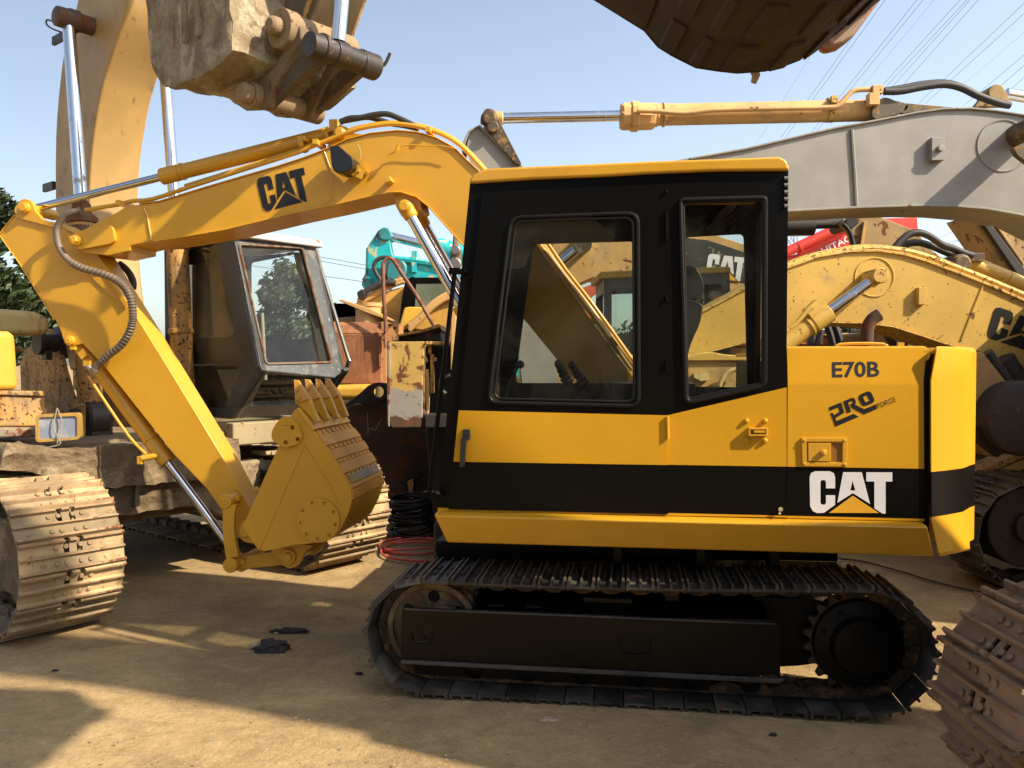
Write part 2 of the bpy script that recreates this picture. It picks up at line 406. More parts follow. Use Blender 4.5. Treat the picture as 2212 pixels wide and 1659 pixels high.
# ---------------------------------------------------------------- shared builders
def shoe_mesh(name, pitch, width, gh, mat, bolts=True, th=.010, ridge=.012, holes=False):
    """one grouser plate: length along u, width along v, outside is +z"""
    b = MB(); p = pitch; h = p*.5
    g = [-h+.012, 0.0, h-.012]
    prof = [(-h+.004, -.004), (-h+.002, th)]
    for i, x in enumerate(g):
        w = ridge*(1.0 if i != 1 else .8); hh = gh*(1.0 if i != 1 else .85)
        prof += [(x-w*.9, th), (x-w*.45, th+hh), (x+w*.45, th+hh), (x+w*.9, th)]
    prof += [(h-.004, th-.002), (h-.003, -.002), (h-.02, 0.0), (-h+.02, 0.0)]
    prof = [q for i, q in enumerate(prof) if i == 0 or (Vector(q)-Vector(prof[i-1])).length > 1e-4]
    if holes:
        q = .06*width/.6
        for a, c in ((0, .5-q*1.5), (.5-q*.6, .5+q*.6), (.5+q*1.5, 1)): b.prism(prof, width*a, width*c)
        b.prism([p2 for p2 in prof if p2[0] > -h*.2], width*(.5-q*1.5), width*(.5-q*.6)); b.prism([p2 for p2 in prof if p2[0] > -h*.2], width*(.5+q*.6), width*(.5+q*1.5))
    else: b.prism(prof, 0, width)
    if bolts:
        for x in (-p*.25, p*.25):
            for y in (.34, .43, .57, .66): b.hexn((x, width*y, th-.001), (0, 0, 1), .013*(width/.45)**.5, .012)
    bmesh.ops.recalc_face_normals(b.bm, faces=b.bm.faces[:])
    me = bpy.data.meshes.new(name); b.bm.to_mesh(me); b.bm.free(); me.materials.append(mat); me.materials.append(EDGE.get(mat.name, mat))
    for q in me.polygons:
        q.use_smooth = False
        if q.center.z > th+gh*.6 and q.normal.z > .7: q.material_index = 1
    return me
def stadium(u0, u1, z0, z1, r0=None, r1=None, sag=0.0, n=14, lift=0.0):
    """belt line (u,z), clockwise from the bottom rear; u0 front end, u1 rear end"""
    H = (z1-z0); r0 = r0 or H/2; r1 = r1 or H/2; pts = []
    c0 = (u0+r0, z0+r0+lift); c1 = (u1-r1, z0+r1+lift*.3)
    for i in range(n+1):            # front: bottom -> top
        a = -math.pi/2 - math.pi*i/n; pts.append((c0[0]+r0*math.cos(a), c0[1]+r0*math.sin(a)))
    for i in range(1, 12):          # top run
        t = i/12; x = pts[n][0]*(1-t)+c1[0]*t; za = c0[1]+r0; zb = c1[1]+r1
        pts.append((x, za*(1-t)+zb*t - sag*math.sin(math.pi*t)))
    for i in range(n+1):
        a = math.pi/2 - math.pi*i/n; pts.append((c1[0]+r1*math.cos(a), c1[1]+r1*math.sin(a)))
    if lift:
        pts.append((c1[0]-.12, z0)); pts.append((c0[0]+.35, z0))
    return pts
def resample(P, step_n):
    P = [Vector((a, b)) for a, b in P] + [Vector(P[0])]
    L = [0]
    for i in range(1, len(P)): L.append(L[-1]+(P[i]-P[i-1]).length)
    T = L[-1]; out = []
    for k in range(step_n):
        d = T*k/step_n
        for i in range(1, len(L)):
            if L[i] >= d: t = (d-L[i-1])/max(1e-9, L[i]-L[i-1]); out.append(P[i-1].lerp(P[i], t)); break
    return out, T
def crawler(parent, path, v0, width, pitch_n, gh, shoe_mat, chain_mat, bolts=True, flip=1, holes=False, ridge=.012, phase=0.0):
    pts, T = resample(path, pitch_n); pitch = T/pitch_n
    c = MB(); inn = .045
    for k in range(pitch_n):        # link chain under the shoes
        a = pts[k]; d = pts[(k+1) % pitch_n]; t = (d-a).normalized(); nrm = Vector((t.y, -t.x))
        cen = sum((Vector(p) for p in path), Vector((0, 0)))/len(path)
        m = (a+d)*.5; nrm = -nrm if nrm.dot(m-cen) < 0 else nrm
        for off in (.36, .56):
            vv = v0+width*off; l = pitch*.52
            q = [m-t*l-nrm*.008, m+t*l-nrm*.008, m+t*l*.9-nrm*inn, m+t*l*.3-nrm*(inn+.02), m-t*l*.3-nrm*(inn+.02), m-t*l*.9-nrm*inn]
            c.prism([(p.x, p.y) for p in q], vv, vv+width*.07)
        c.cyl((d.x-nrm.x*.035, v0+width*.33, d.y-nrm.y*.035), (d.x-nrm.x*.035, v0+width*.66, d.y-nrm.y*.035), .018, 8)
    ch = c.build('crawler_track', parent, chain_mat)
    me = shoe_mesh('track_shoe', pitch, width, gh, shoe_mat, bolts, holes=holes, ridge=ridge)
    for k in range(pitch_n):
        a = pts[k]; d = pts[(k+1) % pitch_n]; t = (d-a).normalized(); nrm = Vector((t.y, -t.x)); m = (a+d)*.5
        if nrm.dot(m-cen) < 0: nrm = -nrm
        o = bpy.data.objects.new('track_shoe', me); COL.objects.link(o); o.parent = ch
        X = Vector((t.x, 0, t.y)); Zv = Vector((nrm.x, 0, nrm.y)); Y = Zv.cross(X)
        if Y.y < 0: X = -X; Y = Zv.cross(X)
        Mx = Matrix((X, Y, Zv)).transposed().to_4x4(); j = random.uniform(-.004, .004)
        Mx.translation = Vector((m.x, v0+j, m.y)); o.matrix_local = Mx
    return ch
CATP = dict(
 C=[(967, 1445), (975, 1420), (1000, 1409), (1085, 1409), (1108, 1420), (1115, 1445), (1115, 1508), (1062, 1508), (1062, 1470), (1055, 1460), (1037, 1460), (1030, 1470), (1030, 1592), (1037, 1603), (1055, 1603), (1062, 1592), (1062, 1548), (1115, 1548), (1115, 1603), (1050, 1650), (1010, 1652), (985, 1640), (970, 1612)],
 A=[(1162, 1414), (1270, 1414), (1318, 1598), (1218, 1535), (1128, 1592)], Ah=[(1217, 1462), (1232, 1520), (1203, 1520)],
 T=[(1296, 1414), (1447, 1414), (1447, 1467), (1408, 1467), (1408, 1653), (1390, 1653), (1343, 1623), (1343, 1467), (1296, 1467)],
 S=[(1218, 1550), (1370, 1650), (1080, 1650)])
def cat_logo(fr, parent, TL, TR, BL, v, mats, k='D', th=.0012, name='lettering', clip=None):
    """the three letters and the wedge, as thin film on the plate at v"""
    (ax, ay), (bx, by), (cx, cy) = Z(k, [TL, TR, BL]); b = MB()
    def mp(p):
        s = (p[0]-967)/480; t = (p[1]-1409)/244
        return fr.hit(ax+(bx-ax)*s+(cx-ax)*t, ay+(by-ay)*s+(cy-ay)*t, v)
    for key, mi in (('C', 0), ('A', 0), ('T', 0), ('S', 1)):
        b.mi = mi; b.prism([mp(p) for p in CATP[key]], v-th, v+.0006, holes=[[mp(p) for p in CATP['Ah']]] if key == 'A' else ())
    return b.build(name, parent, mats, smooth=0)
def text_mesh(fr, parent, txt, P0, P1, hpx, v, mat, k='D', off=.02, name='lettering', th=.0015, shear=0, sx=1.0, v1=None, vz=None):
    """built-in font text fitted between two picture points on the plate at v"""
    cu = bpy.data.curves.new('t', 'FONT'); cu.body = txt; cu.offset = off; cu.resolution_u = 3; cu.shear = shear
    ob = bpy.data.objects.new('t', cu); COL.objects.link(ob); bpy.context.view_layer.update()
    me = bpy.data.meshes.new_from_object(ob.evaluated_get(bpy.context.evaluated_depsgraph_get())); bpy.data.objects.remove(ob)
    xs = [q.co.x for q in me.vertices]; ys = [q.co.y for q in me.vertices]; x0, x1, y0, y1 = min(xs), max(xs), min(ys), max(ys)
    (ax, ay), (bx, by) = Z(k, [P0, P1]); d = Vector((bx-ax, by-ay)); up = Vector((d.y, -d.x)).normalized()*hpx*ZM[k][2]
    for q in me.vertices:
        s = (q.co.x-x0)/(x1-x0); t = (q.co.y-y0)/(y1-y0)
        vv = v if v1 is None else v+(v1-v)*s
        u, z = fr.hit(ax+d.x*s+up.x*t, ay+d.y*s+up.y*t, vv)
        if vz: vv = vz(z); u, z = fr.hit(ax+d.x*s+up.x*t, ay+d.y*s+up.y*t, vv)
        q.co = (u, vv-th, z)
    bm = bmesh.new(); bm.from_mesh(me)
    bmesh.ops.recalc_face_normals(bm, faces=bm.faces[:])
    bm.to_mesh(me); bm.free(); me.materials.clear(); me.materials.append(mat)
    me.name = name
    o = bpy.data.objects.new(name, me); COL.objects.link(o); o.parent = parent
    return o
def bolt(b, p, ax, r=.012, h=.012): b.hexn(p, ax, r, h)

# ---------------------------------------------------------------- the freshly painted excavator
FM = Fr(.6, 4.014, -7.63); V0 = .06
ex = root('excavator', 'small freshly painted yellow and black excavator with black cab, in the middle of the yard', 'excavator', FM)
h = FM.hit
def pp(k, pts, v): return FM.uz(pts, v, k)
M['chain'] = paint('link_chain', (.035, .026, .016), rust=.45, dirt=.3, rough=.6, rc=(.12, .065, .028), dc=(.11, .085, .05))
M['worn'] = paint('flange_highlight', (.060, .056, .050), dirt=.5, rough=.45, dc=(.02, .018, .015), bump=.6)  # flange highlight lines put in as a paler worn grey
# --- undercarriage
uf, _ = h(792, 1400, .0); ur, _ = h(2022, 1440, .0)
path = stadium(uf, ur, .03, .60, .27, .285, sag=.012)
for v in (.0, 1.82):
    crawler(ex, path, v, .45, 42, .020, M['shoe'], M['chain'])
def cover_frame(v, s):
    b = MB()
    out = pp('zh', [(415, 760), (450, 728), (1250, 770)], .05)+pp('zg', [(0, 785), (745, 800), (795, 830), (798, 1125)], .05)+pp('zh', [(2212, 1115), (1400, 1075), (410, 1040)], .05)
    h1 = rounded(pp('zh', [(470, 862), (600, 862), (602, 938), (480, 938)], .05), .02)
    h2 = rounded(pp('zh', [(1680, 895), (1860, 895), (1862, 998), (1690, 998)], .05), .02)
    a = (lambda x: x+v) if s > 0 else (lambda x: 2.27-x)
    b.prism(out, a(.05), a(.062), holes=[h1, h2]); b.prism(h2, a(.0585), a(.0625))
    zt = out[2][1]; zb = out[-1][1]; u0 = out[0][0]; u1 = out[5][0]
    t_ = MB(); t_.prism([(u0, zb-.006), (u1, zb-.014), (u1+.02, zb+.008), (u0, zb+.012)], a(.030), a(.05)); t_.prism([(u0+.01, zt-.004), (u1-.02, zt-.006), (u1-.02, zt+.004), (u0+.01, zt+.006)], a(.049), a(.075)); t_.build('frame_flange', ex, M['worn'], bevel=.003)
    b.prism([(u0+.02, zb-.01), (u1-.3, zb-.01), (u1-.32, zb-.10), (u0+.05, zb-.09)], a(.13), a(.145))  # roller guard
    sl_ = [(a(.062), zt-.01), (a(.17), zt+.055), (a(.30), zt+.06), (a(.30), zt-.02)]
    rs = [[Vector((uu, q[0], q[1]+(0 if uu < u1-.1 else -.0))) for q in sl_] for uu in (u0+.36, u1-.05)]
    b.rings(rs); b.box(((u0+u1)/2, a(.24), .27), (u1-u0-.3, .12, .22))
    for x in (u0+.43, u0+.62): b.plate([(x, a(.09), zt+.02), (x+.08, a(.09), zt+.02), (x+.12, a(.24), zt+.075), (x+.04, a(.24), zt+.075)], (0, 0, .008))
    b.box((u0+1.02, a(.2), zt+.04), (.24, .1, .05))
    b.build('track_frame', ex, M['blackfr'], bevel=.006)
    ic = (uf+.30, .31)
    b = MB(); y = a(.165); sg = 1 if s > 0 else -1
    ihs = [[(ic[0]+.15*math.cos(t)+.032*math.cos(q*math.pi/5), ic[1]+.15*math.sin(t)+.032*math.sin(q*math.pi/5)) for q in range(10)] for t in [math.pi/3*j+.5 for j in range(6)]]
    b.prism([(ic[0]+.215*math.cos(q*math.pi/20), ic[1]+.215*math.sin(q*math.pi/20)) for q in range(40)], y, y+sg*.02, holes=ihs)
    b.pipe((ic[0], y-sg*.03, ic[1]), (ic[0], y+sg*.10, ic[1]), .232, .205, 40); b.pipe((ic[0], y+sg*.02, ic[1]), (ic[0], y+sg*.06, ic[1]), .25, .2, 40)
    b.cyl((ic[0], y-sg*.03, ic[1]), (ic[0], y+sg*.06, ic[1]), .06); b.build('idler_wheel', ex, M['idler'], bevel=.003)
    b = MB(); b.cyl((ic[0], y+sg*.035, ic[1]), (ic[0], y+sg*.04, ic[1]), .2, 32); b.build('idler_dark_backing', ex, M['dark'])  # dark disc added behind the wheel so its holes read as shaded
    sc_ = (ur-.30, .315); b = MB(); y = a(.17)
    n = 21; pr = []
    for i in range(n):
        for f_, r_ in ((-.5, .214), (-.28, .222), (-.13, .248), (.13, .248), (.28, .222)):
            t = 2*math.pi*(i+f_)/n; pr.append((sc_[0]+r_*math.cos(t), sc_[1]+r_*math.sin(t)))
    b.prism(pr, y, y+sg*.035); b.build('drive_sprocket', ex, M['toothm'], bevel=.002)
    b = MB(); b.prism([(u1-.1, .14), (u1+.12, .16), (sc_[0]-.05, .20), (sc_[0], .44), (u1+.15, .50), (u1-.1, .50)], a(.24), a(.30)); b.build('motor_bracket', ex, M['blackfr'], bevel=.01)
    b = MB(); o = Vector((sc_[0], y, sc_[1]))
    b.lathe(o+Vector((0, sg*.15, 0)), (0, -sg, 0), [(0, .20), (.16, .212), (.185, .205), (.20, .14), (.235, .135), (.25, .125), (.262, .05)], 36)
    for q in range(9): t = 2*math.pi*q/9; bolt(b, o+Vector((.175*math.cos(t), -sg*.036, .175*math.sin(t))), (0, -sg, 0), .013)
    b.build('final_drive', ex, M['blackfr'], bevel=.003)
    for x in [uf+.52+i*.27 for i in range(6)]:
        b = MB(); b.lathe((x, a(.12), .115), (0, sg, 0), [(0, .03), (.01, .055), (.04, .06), (.05, .048), (.14, .048), (.15, .06), (.18, .055)], 18); b.build('track_roller', ex, M['blackfr'])
    b = MB(); b.lathe((uf+1.5, a(.18), .50), (0, sg, 0), [(0, .035), (.02, .045), (.15, .045), (.16, .03)], 18); b.build('carrier_roller', ex, M['blackfr'])
cover_frame(0, 1); cover_frame(0, -1)
b = MB()
b.box((.15, 1.13, .36), (1.1, 1.5, .24)); b.cyl((.2, 1.13, .45), (.2, 1.13, .64), .46, 40); b.cyl((.2, 1.13, .64), (.2, 1.13, .74), .40, 40)
u0, z0 = h(950, 1172, .55)
b.prism(pp('D', [(940, 1168), (1810, 1190), (1812, 1215), (1700, 1212), (1330, 1210), (1180, 1216), (1100, 1210), (948, 1214), (938, 1190)], .55), .55, 1.7)
for x in (-.1, .32, .68): b.box((x, .42, .68), (.05, .2, .12))
b.build('carbody', ex, M['blackfr'], bevel=.01)

# --- upper deck skirt
def plane_at(k, p, v): return pp(k, [p], v)[0]
ua, za_ = h(939.4, 1105, .01); ub, zb_ = h(2001, 1136.7, .01); uc, zc_ = h(2017.8, 1203.6, .06); ud, zd_ = h(966, 1170, .06)
b = MB()
rs = []
for (ut, zt_, ubm, zbm) in ((ua, za_, ud, zd_), (ub, zb_, uc, zc_)):
    zt_ = (za_+zb_)/2; zbm = (zc_+zd_)/2
    rs.append([Vector((ut, .005, zt_)), Vector((ut, -.008, zt_-.012)), Vector((ubm, .055, zbm)), Vector((ubm, .075, zbm)), Vector((ubm, 2.15, zbm)), Vector((ubm, 2.20, zbm)), Vector((ut, 2.25, zt_)), Vector((ut, .05, zt_+.002))])
b.rings(rs); b.build('deck_skirt', ex, M['yellow_panel'], bevel=.010)
ZT = (za_+zb_)/2; ZB = (zc_+zd_)/2

# --- paint scheme driven by the position on the machine
def zline(k, p, q, v=V0):
    (u1, z1), (u2, z2) = pp(k, [p, q], v); s = (z2-z1)/(u2-u1); return (z1-s*u1, s)
def livery(bands):
    """bands: list of (lo line, hi line) painted yellow, the rest black"""
    def f(nt, P):
        sp = nt.nodes.new('ShaderNodeSeparateXYZ'); nt.links.new(P, sp.inputs[0]); acc = None
        for lo, hi in bands:
            k = None
            for (c, s), sign in ((lo, 1), (hi, -1)):
                if c is None: continue
                l = math_(nt, 'ADD', math_(nt, 'MULTIPLY', sp.outputs[0], s), c)
                e = math_(nt, 'MULTIPLY', math_(nt, 'SUBTRACT', sp.outputs[2], l), 900.0*sign, True)
                k = e if k is None else math_(nt, 'MULTIPLY', k, e)
            acc = k if acc is None else math_(nt, 'MAXIMUM', acc, k)
        return mixc(nt, acc, (.0045, .004, .0035), YEL)
    return f
def LV(*a, **k):
    k['coat'] = 0; return spec(paint(*a, **k), .12)
L_top_door = zline('D', (992, 886), (1440, 896.6)); L_lo = zline('D', (981, 996), (1699, 1008.5))
L_lo = (L_lo[0]+L_lo[1]*.3, 0.0)
L_top_rear = zline('D', (1443, 896.6), (1697, 837)); L_lip = (ZT+.018, 0)
M['liv_door'] = LV('livery_door', YEL, rough=.34, var=.06, coat=.35, dents=.05, colnode=livery([(L_lo, L_top_door)]))
M['liv_cab'] = LV('livery_cab', YEL, rough=.34, var=.06, coat=.35, dents=.05, colnode=livery([(L_lo, L_top_rear), ((None, 0), L_lip)]))
M['liv_side'] = LV('livery_side', YEL, rough=.33, var=.05, coat=.4, dents=.10, colnode=livery([(L_lo, (9, 0)), ((None, 0), L_lip)]))

# --- cab
side = [(1015.5, 394), (1703, 352), (1699.5, 750), (1699, 1118), (945, 1106), (957, 980)]
door_out = [(1043, 416), (1435.5, 398.5), (1443, 1110), (970, 1099), (992, 886)]
dw = [(1105, 471), (1378, 461), (1380, 877), (1056, 869)]
rw = [(1470, 432), (1653, 427), (1652, 833), (1481, 871)]
sidep = pp('D', side, V0); doorp = pp('D', door_out, V0)
dwp = rounded(pp('D', dw, V0), [.055, .055, .05, .05], 6); rwp = rounded(pp('D', rw, V0), [.02, .02, .03, .04], 4)
b = MB()
b.prism(sidep, V0, V0+.03, holes=[pp('D', [(1052, 424), (1428, 407), (1434, 1098), (982, 1087), (1000, 886)], V0), rwp])
b.build('cab_side', ex, M['liv_cab'], smooth=0)
# rest of the shell: front frame, back wall, far wall with two openings, roof
fw1 = rounded(pp('zi', [(590, 385), (1178, 368), (1182, 1192), (482, 1192)], .90), .03)
fw2 = rounded(pp('zi', [(1470, 345), (1812, 325), (1832, 1218), (1490, 1212)], .90), .03)
b = MB(); far = [(sidep[0][0], sidep[0][1]), (sidep[1][0], sidep[1][1]), (sidep[3][0], sidep[3][1]), (sidep[4][0], sidep[4][1]), (sidep[5][0], sidep[5][1])]
b.prism(far, .90, .92, holes=[fw1, fw2])
b.build('far_cab_wall', ex, M['black'], bevel=.004)
b = MB(); (ux, zx), (uy, zy) = sidep[0], sidep[4]
def front_pt(t, dv): return (ux+(uy-ux)*t, dv, zx+(zy-zx)*t)
for (t0, t1, a, c) in ((0, 1, V0+.03, V0+.09), (0, 1, .84, .90), (0, .07, .15, .84), (.62, .70, .15, .84), (.90, 1, .15, .84)):
    b.plate([front_pt(t0, a), front_pt(t1, a), front_pt(t1, c), front_pt(t0, c)], (.035, 0, 0))
b.build('windscreen_frame', ex, M['black'], bevel=.005)
b = MB(); b.plate([front_pt(.07, .15), front_pt(.62, .15), front_pt(.62, .84), front_pt(.07, .84)], (.006, 0, 0)); b.plate([front_pt(.70, .15), front_pt(.90, .15), front_pt(.90, .84), front_pt(.70, .84)], (.006, 0, 0)); b.build('windscreen', ex, M['glass'])
b = MB(); ub0 = sidep[1][0]; bz0, bz1 = sidep[3][1], sidep[1][1]
b.box((ub0-.015, (V0+.93)/2, (bz0+1.45)/2), (.03, .81, 1.45-bz0)); b.box((ub0-.015, (V0+.93)/2, bz1-.06), (.03, .81, .12))
for vv in (V0+.06, .87): b.box((ub0-.015, vv, (1.45+bz1-.12)/2), (.03, .06, bz1-.12-1.45))
b.build('cab_back', ex, M['black'], bevel=.004)
b = MB(); b.prism([(sidep[4][0], ZT), (sidep[3][0], ZT), (sidep[3][0], ZT+.06), (sidep[4][0], ZT+.06)], V0+.03, .90)
b.prism([(sidep[4][0]+.25, ZT+.06), (sidep[4][0]+.5, ZT+.06), (sidep[4][0]+.5, ZT+.10), (sidep[4][0]+.25, ZT+.10)], .3, .7); b.build('cab_floor', ex, M['dark'])
roof = pp('D', [(1014, 396), (1014, 388), (1022, 376), (1050, 363.5), (1200, 357), (1400, 348), (1600, 341), (1684, 338), (1698, 345), (1704.5, 357), (1704.5, 368), (1550, 369), (1400, 375), (1300, 381), (1150, 387)], V0-.02)
b = MB(); b.prism(roof, V0-.022, .94); b.build('cab_roof', ex, M['yellow_panel'], bevel=.022, seg=4)
# door
b = MB(); b.prism(doorp, V0-.012, V0+.004, holes=[dwp]); door = b.build('cab_door', ex, M['liv_door'], smooth=0)
def ring(parent, name, loop, v, r, mat, inset=0.0):
    t = MB(); t.tube([(a, v, c) for a, c in loop], r, 8, closed=True); return t.build(name, parent, mat)
ring(door, 'window_seal', dwp, V0-.014, .010, M['rubber'])
ring(door, 'window_seal', rounded(pp('D', [(1115, 479), (1368, 471), (1370, 868), (1067, 861)], V0), .045, 6), V0-.012, .007, M['rubber'])
b = MB(); b.prism(dwp, V0-.006, V0-.002); b.build('door_glass', door, M['glass'])
b = MB()
u_, z_ = h(1006, 938, V0); b.box((u_+.008, V0-.02, z_), (.036, .03, .05)); b.cyl((u_+.004, V0-.05, z_+.006), (u_+.004, V0-.03, z_+.006), .011, 14)
hp = pp('D', [(999, 945), (1011, 945), (1010, 955), (1007, 1006), (997, 1008), (996, 1003)], V0); b.prism(hp, V0-.045, V0-.03)
b.build('door_handle', door, M['hose'], bevel=.004)
for y0, y1 in ((899, 946),):
    b = MB(); (u1, z1), (u2, z2) = pp('D', [(1441.5, y0), (1442.5, y1)], V0); b.cyl((u1, V0-.018, z1), (u2, V0-.018, z2), .007); b.build('door_hinge', door, M['yellow'])
b = MB()
for y0, y1 in ((412, 418), (460, 520), (780, 800), (640, 650)):
    (u1, z1), (u2, z2) = pp('D', [(1438.5, y0), (1439.5, y1)], V0); b.cyl((u1, V0-.016, z1), (u2, V0-.016, z2), .007)
b.build('door_hinge', door, M['black'])
# door edge shadow line is the real gap round the door leaf; rear window
ring(ex, 'window_seal', rwp, V0-.004, .012, M['rubber'])
ring(ex, 'window_seal', rounded(pp('D', [(1476, 438), (1648, 433), (1647, 827), (1485, 863)], V0), .02, 4), V0-.002, .007, M['rubber'])
b = MB(); b.prism(rwp, V0+.010, V0+.014); b.build('rear_side_glass', ex, M['glass'])
for loop in (fw1, fw2):
    b = MB(); b.prism(loop, .908, .912); b.build('far_side_glass', ex, M['glass'])
b = MB(); b.prism(pp('zi', [(455, 240), (925, 228), (1062, 335), (1062, 372), (590, 384), (540, 520), (425, 535)], .895), .888, .897); b.build('glass_reflection_panel', ex, flat('reflection_grey', (.10, .105, .11), .6))  # grey reflection of the door glass, put in as a flat panel
# latch on the lower cab side
b = MB(); u_, z_ = h(1636, 931, V0)
for dx in (-.05, .035):
    for dz in (-.045, .048): b.lathe((u_+dx, V0, z_+dz), (0, -1, 0), [(0, .012), (.006, .012), (.014, .007)], 12)
b.box((u_, V0-.012, z_+.012), (.085, .03, .008)); b.box((u_, V0-.012, z_-.018), (.085, .03, .008)); b.box((u_-.04, V0-.012, z_), (.008, .03, .034)); b.box((u_+.038, V0-.012, z_), (.008, .03, .034)); b.box((u_+.005, V0-.02, z_-.002), (.05, .018, .012))
b.build('side_latch', ex, M['yellow'], bevel=.002)
b = MB(); u_, z_ = h(1685, 1099, V0); b.cyl((u_, V0-.016, z_), (u_, V0+.002, z_), .011, 14); b.cyl((u_-.008, V0-.02, z_-.012), (u_-.004, V0-.016, z_-.02), .006, 8); b.build('lock_plug', ex, M['chrome'])
# bracing seen along the top right corner of the cab
b = MB()
for i in range(5): u_, z_ = h(1699.5, 385+i*15, V0); b.cyl((u_-.012, V0-.003, z_), (u_+.006, V0-.003, z_), .009, 8)
b.build('corner_beading', ex, M['steel'])
# grab rail in front of the cab
b = MB(); (u1, z1), (u2, z2) = pp('D', [(982, 590), (927, 1066)], .0)
b.cyl((u1, .0, z1), (u2, .0, z2), .0115, 12); b.box((u1+.0, .0, z1+.01), (.05, .035, .03)); b.box((u1+.03, .03, z1+.01), (.05, .09, .02)); b.box((u2, .0, z2-.005), (.06, .04, .03)); b.box((u2+.035, .03, z2-.01), (.06, .09, .02))
b.build('grab_rail', ex, M['black'], bevel=.003)
# seat, levers
b = MB()
hs = pp('zi', [(1400, 600), (1420, 545), (1480, 515), (1530, 530), (1562, 580), (1578, 640), (1565, 695), (1540, 705), (1410, 700)], .42)
b.prism(cm2(hs, 4, True), .38, .62); bs = pp('zi', [(1400, 730), (1550, 735), (1560, 790), (1545, 860), (1505, 950), (1480, 1030), (1470, 1090), (1380, 1090)], .42)
b.prism(cm2(bs, 3, True), .34, .68); u_, z_ = h(1400, 860, .42)
b.box((u_+.02, .5, z_+.02), (.42, .46, .12)); b.box((u_+.02, .5, z_-.13), (.3, .3, .18)); b.box((plane_at('zi', (1540, 712), .42)[0]-.03, .5, plane_at('zi', (1540, 712), .42)[1]), (.06, .1, .03))
b.build('seat', ex, M['seat'], bevel=.03, seg=3)
for pts, vv, k2 in (([(430, 1290), (455, 1200), (495, 1110), (515, 1085)], .30, 1), ([(845, 1300), (800, 1190), (745, 1100), (735, 1080)], .35, 2), ([(960, 1310), (905, 1200), (835, 1110), (812, 1085)], .75, 2)):
    b = MB(); P3 = FM.p3(pts, vv, 'zi'); b.tube(P3, .007, 8, 4); b.tube([P3[-2]*.4+P3[-1]*.6, P3[-1]], .018, 10); b.sphere(P3[-1], .022, 10)
    if k2 == 2:
        q = P3[0].lerp(P3[-1], .45); n_ = 9; b.tube([q.lerp(P3[-1], i/n_*.9) for i in range(n_+1)], [(.036 if i % 2 else .027)*(1-.04*i) for i in range(n_+1)], 10)
    b.build('control_lever', ex, M['rubber'])
b = MB(); u_, z_ = h(1150, 868, .5); b.box((u_+.05, .5, z_-.09), (.30, .5, .10)); b.box((u_-.3, .55, z_-.14), (.1, .4, .05)); b.build('console', ex, M['seat'], bevel=.01)

# --- engine door, louvre gap and counterweight
zf_ = plane_at('zf', (1200, 890), V0)[1]
pt = [plane_at('zf', q, V0) for q in ((836, 692), (1665, 686), (1632, 890), (1637, 1640), (1637, 1700), (838, 1680), (838, 890))]
ul = pt[0][0]; ztp = (pt[0][1]+pt[1][1])/2; urt = pt[1][0]; urm = pt[2][0]; urb = pt[3][0]; zlo = ZT+.004
b = MB()
sec = lambda u, dv=0: [Vector((u, V0+dv, zlo)), Vector((u, V0+dv, zf_-.02)), Vector((u, V0+.004+dv, zf_)), Vector((u, V0+.035+dv, ztp)), Vector((u, V0+.065, ztp+.006)), Vector((u, V0+.09, ztp)), Vector((u, V0+.07, zf_)), Vector((u, V0+.06, zlo))]
A = sec(ul+.003); B = sec(urb); C_ = sec(urm);
for i, q in enumerate(B):
    if abs(q.z-zlo) < .01: q.x = urb
    elif q.z > ztp-.02: q.x = urt
    else: q.x = urm
b.rings([A, B]); side_door = b.build('engine_door', ex, M['liv_side'], bevel=.004)
b = MB(); b.prism([(ul+.01, ZT), (urb+.03, ZT), (urb+.03, ztp-.06), (ul+.01, ztp-.06)], V0+.10, 2.0); b.build('engine_bay', ex, M['dark'])
b = MB(); b.prism([(ul+.02, ztp-.03), (urt+.12, ztp-.03), (urt+.12, ztp-.005), (ul+.02, ztp-.005)], V0+.10, 2.1)
u1, z1 = h(1855, 745, .3); b.tube([(u1-.11, .25, ztp-.01), (u1-.10, .25, ztp+.018), (u1+.10, .25, ztp+.018), (u1+.11, .25, ztp-.01)], .008, 6, 3)
u1, z1 = h(2225, 745, .3); b.box((urt-.07, .25, ztp+.01), (.03, .02, .03))
b.build('engine_hood', ex, M['yellow'], bevel=.006)
b = MB()          # recessed pull
o_ = pp('zf', [(918, 1215), (1184, 1215), (1182, 1382), (925, 1380)], V0-.003); i_ = pp('zf', [(948, 1238), (1158, 1238), (1156, 1358), (950, 1356)], V0-.003)
b.prism(o_, V0-.010, V0+.002, holes=[i_])
q = pp('zf', [(957, 1246), (1090, 1246), (1089, 1352), (958, 1350)], V0-.006); b.prism(q, V0-.012, V0+.001)
u_, z_ = plane_at('zf', (1046, 1300), V0-.01); b.cyl((u_, V0-.026, z_), (u_, V0-.01, z_), .014, 18, ch=.003); b.box((u_, V0-.027, z_), (.004, .004, .012))
for c in ((935, 1230), (1168, 1230), (1168, 1368), (935, 1366)): a_, c_ = plane_at('zf', c, V0-.003); b.lathe((a_, V0-.009, c_), (0, -1, 0), [(0, .008), (.006, .006)], 10)
b.build('door_pull', side_door, M['yellow'], bevel=.002)
b = MB(); b.prism(pp('zf', [(1094, 1246), (1156, 1246), (1154, 1352), (1093, 1352)], V0-.004), V0-.0015, V0-.0005); b.build('recess_shade_film', side_door, flat('shade_paint', (.30, .13, .012), .5))  # recess shade painted as a flat darker film
cat_logo(FM, side_door, (967, 1409), (1447, 1411), (967, 1653), V0-.001, [M['decal_white'], M['decal_yellow']], 'zf')
text_mesh(FM, side_door, 'E70B', (1098, 866), (1372, 862), 92, V0+.016, M['decal_black'], 'zf', off=.022, vz=lambda z: V0+.004+.031*(z-zf_)/(ztp-zf_)+.0003)
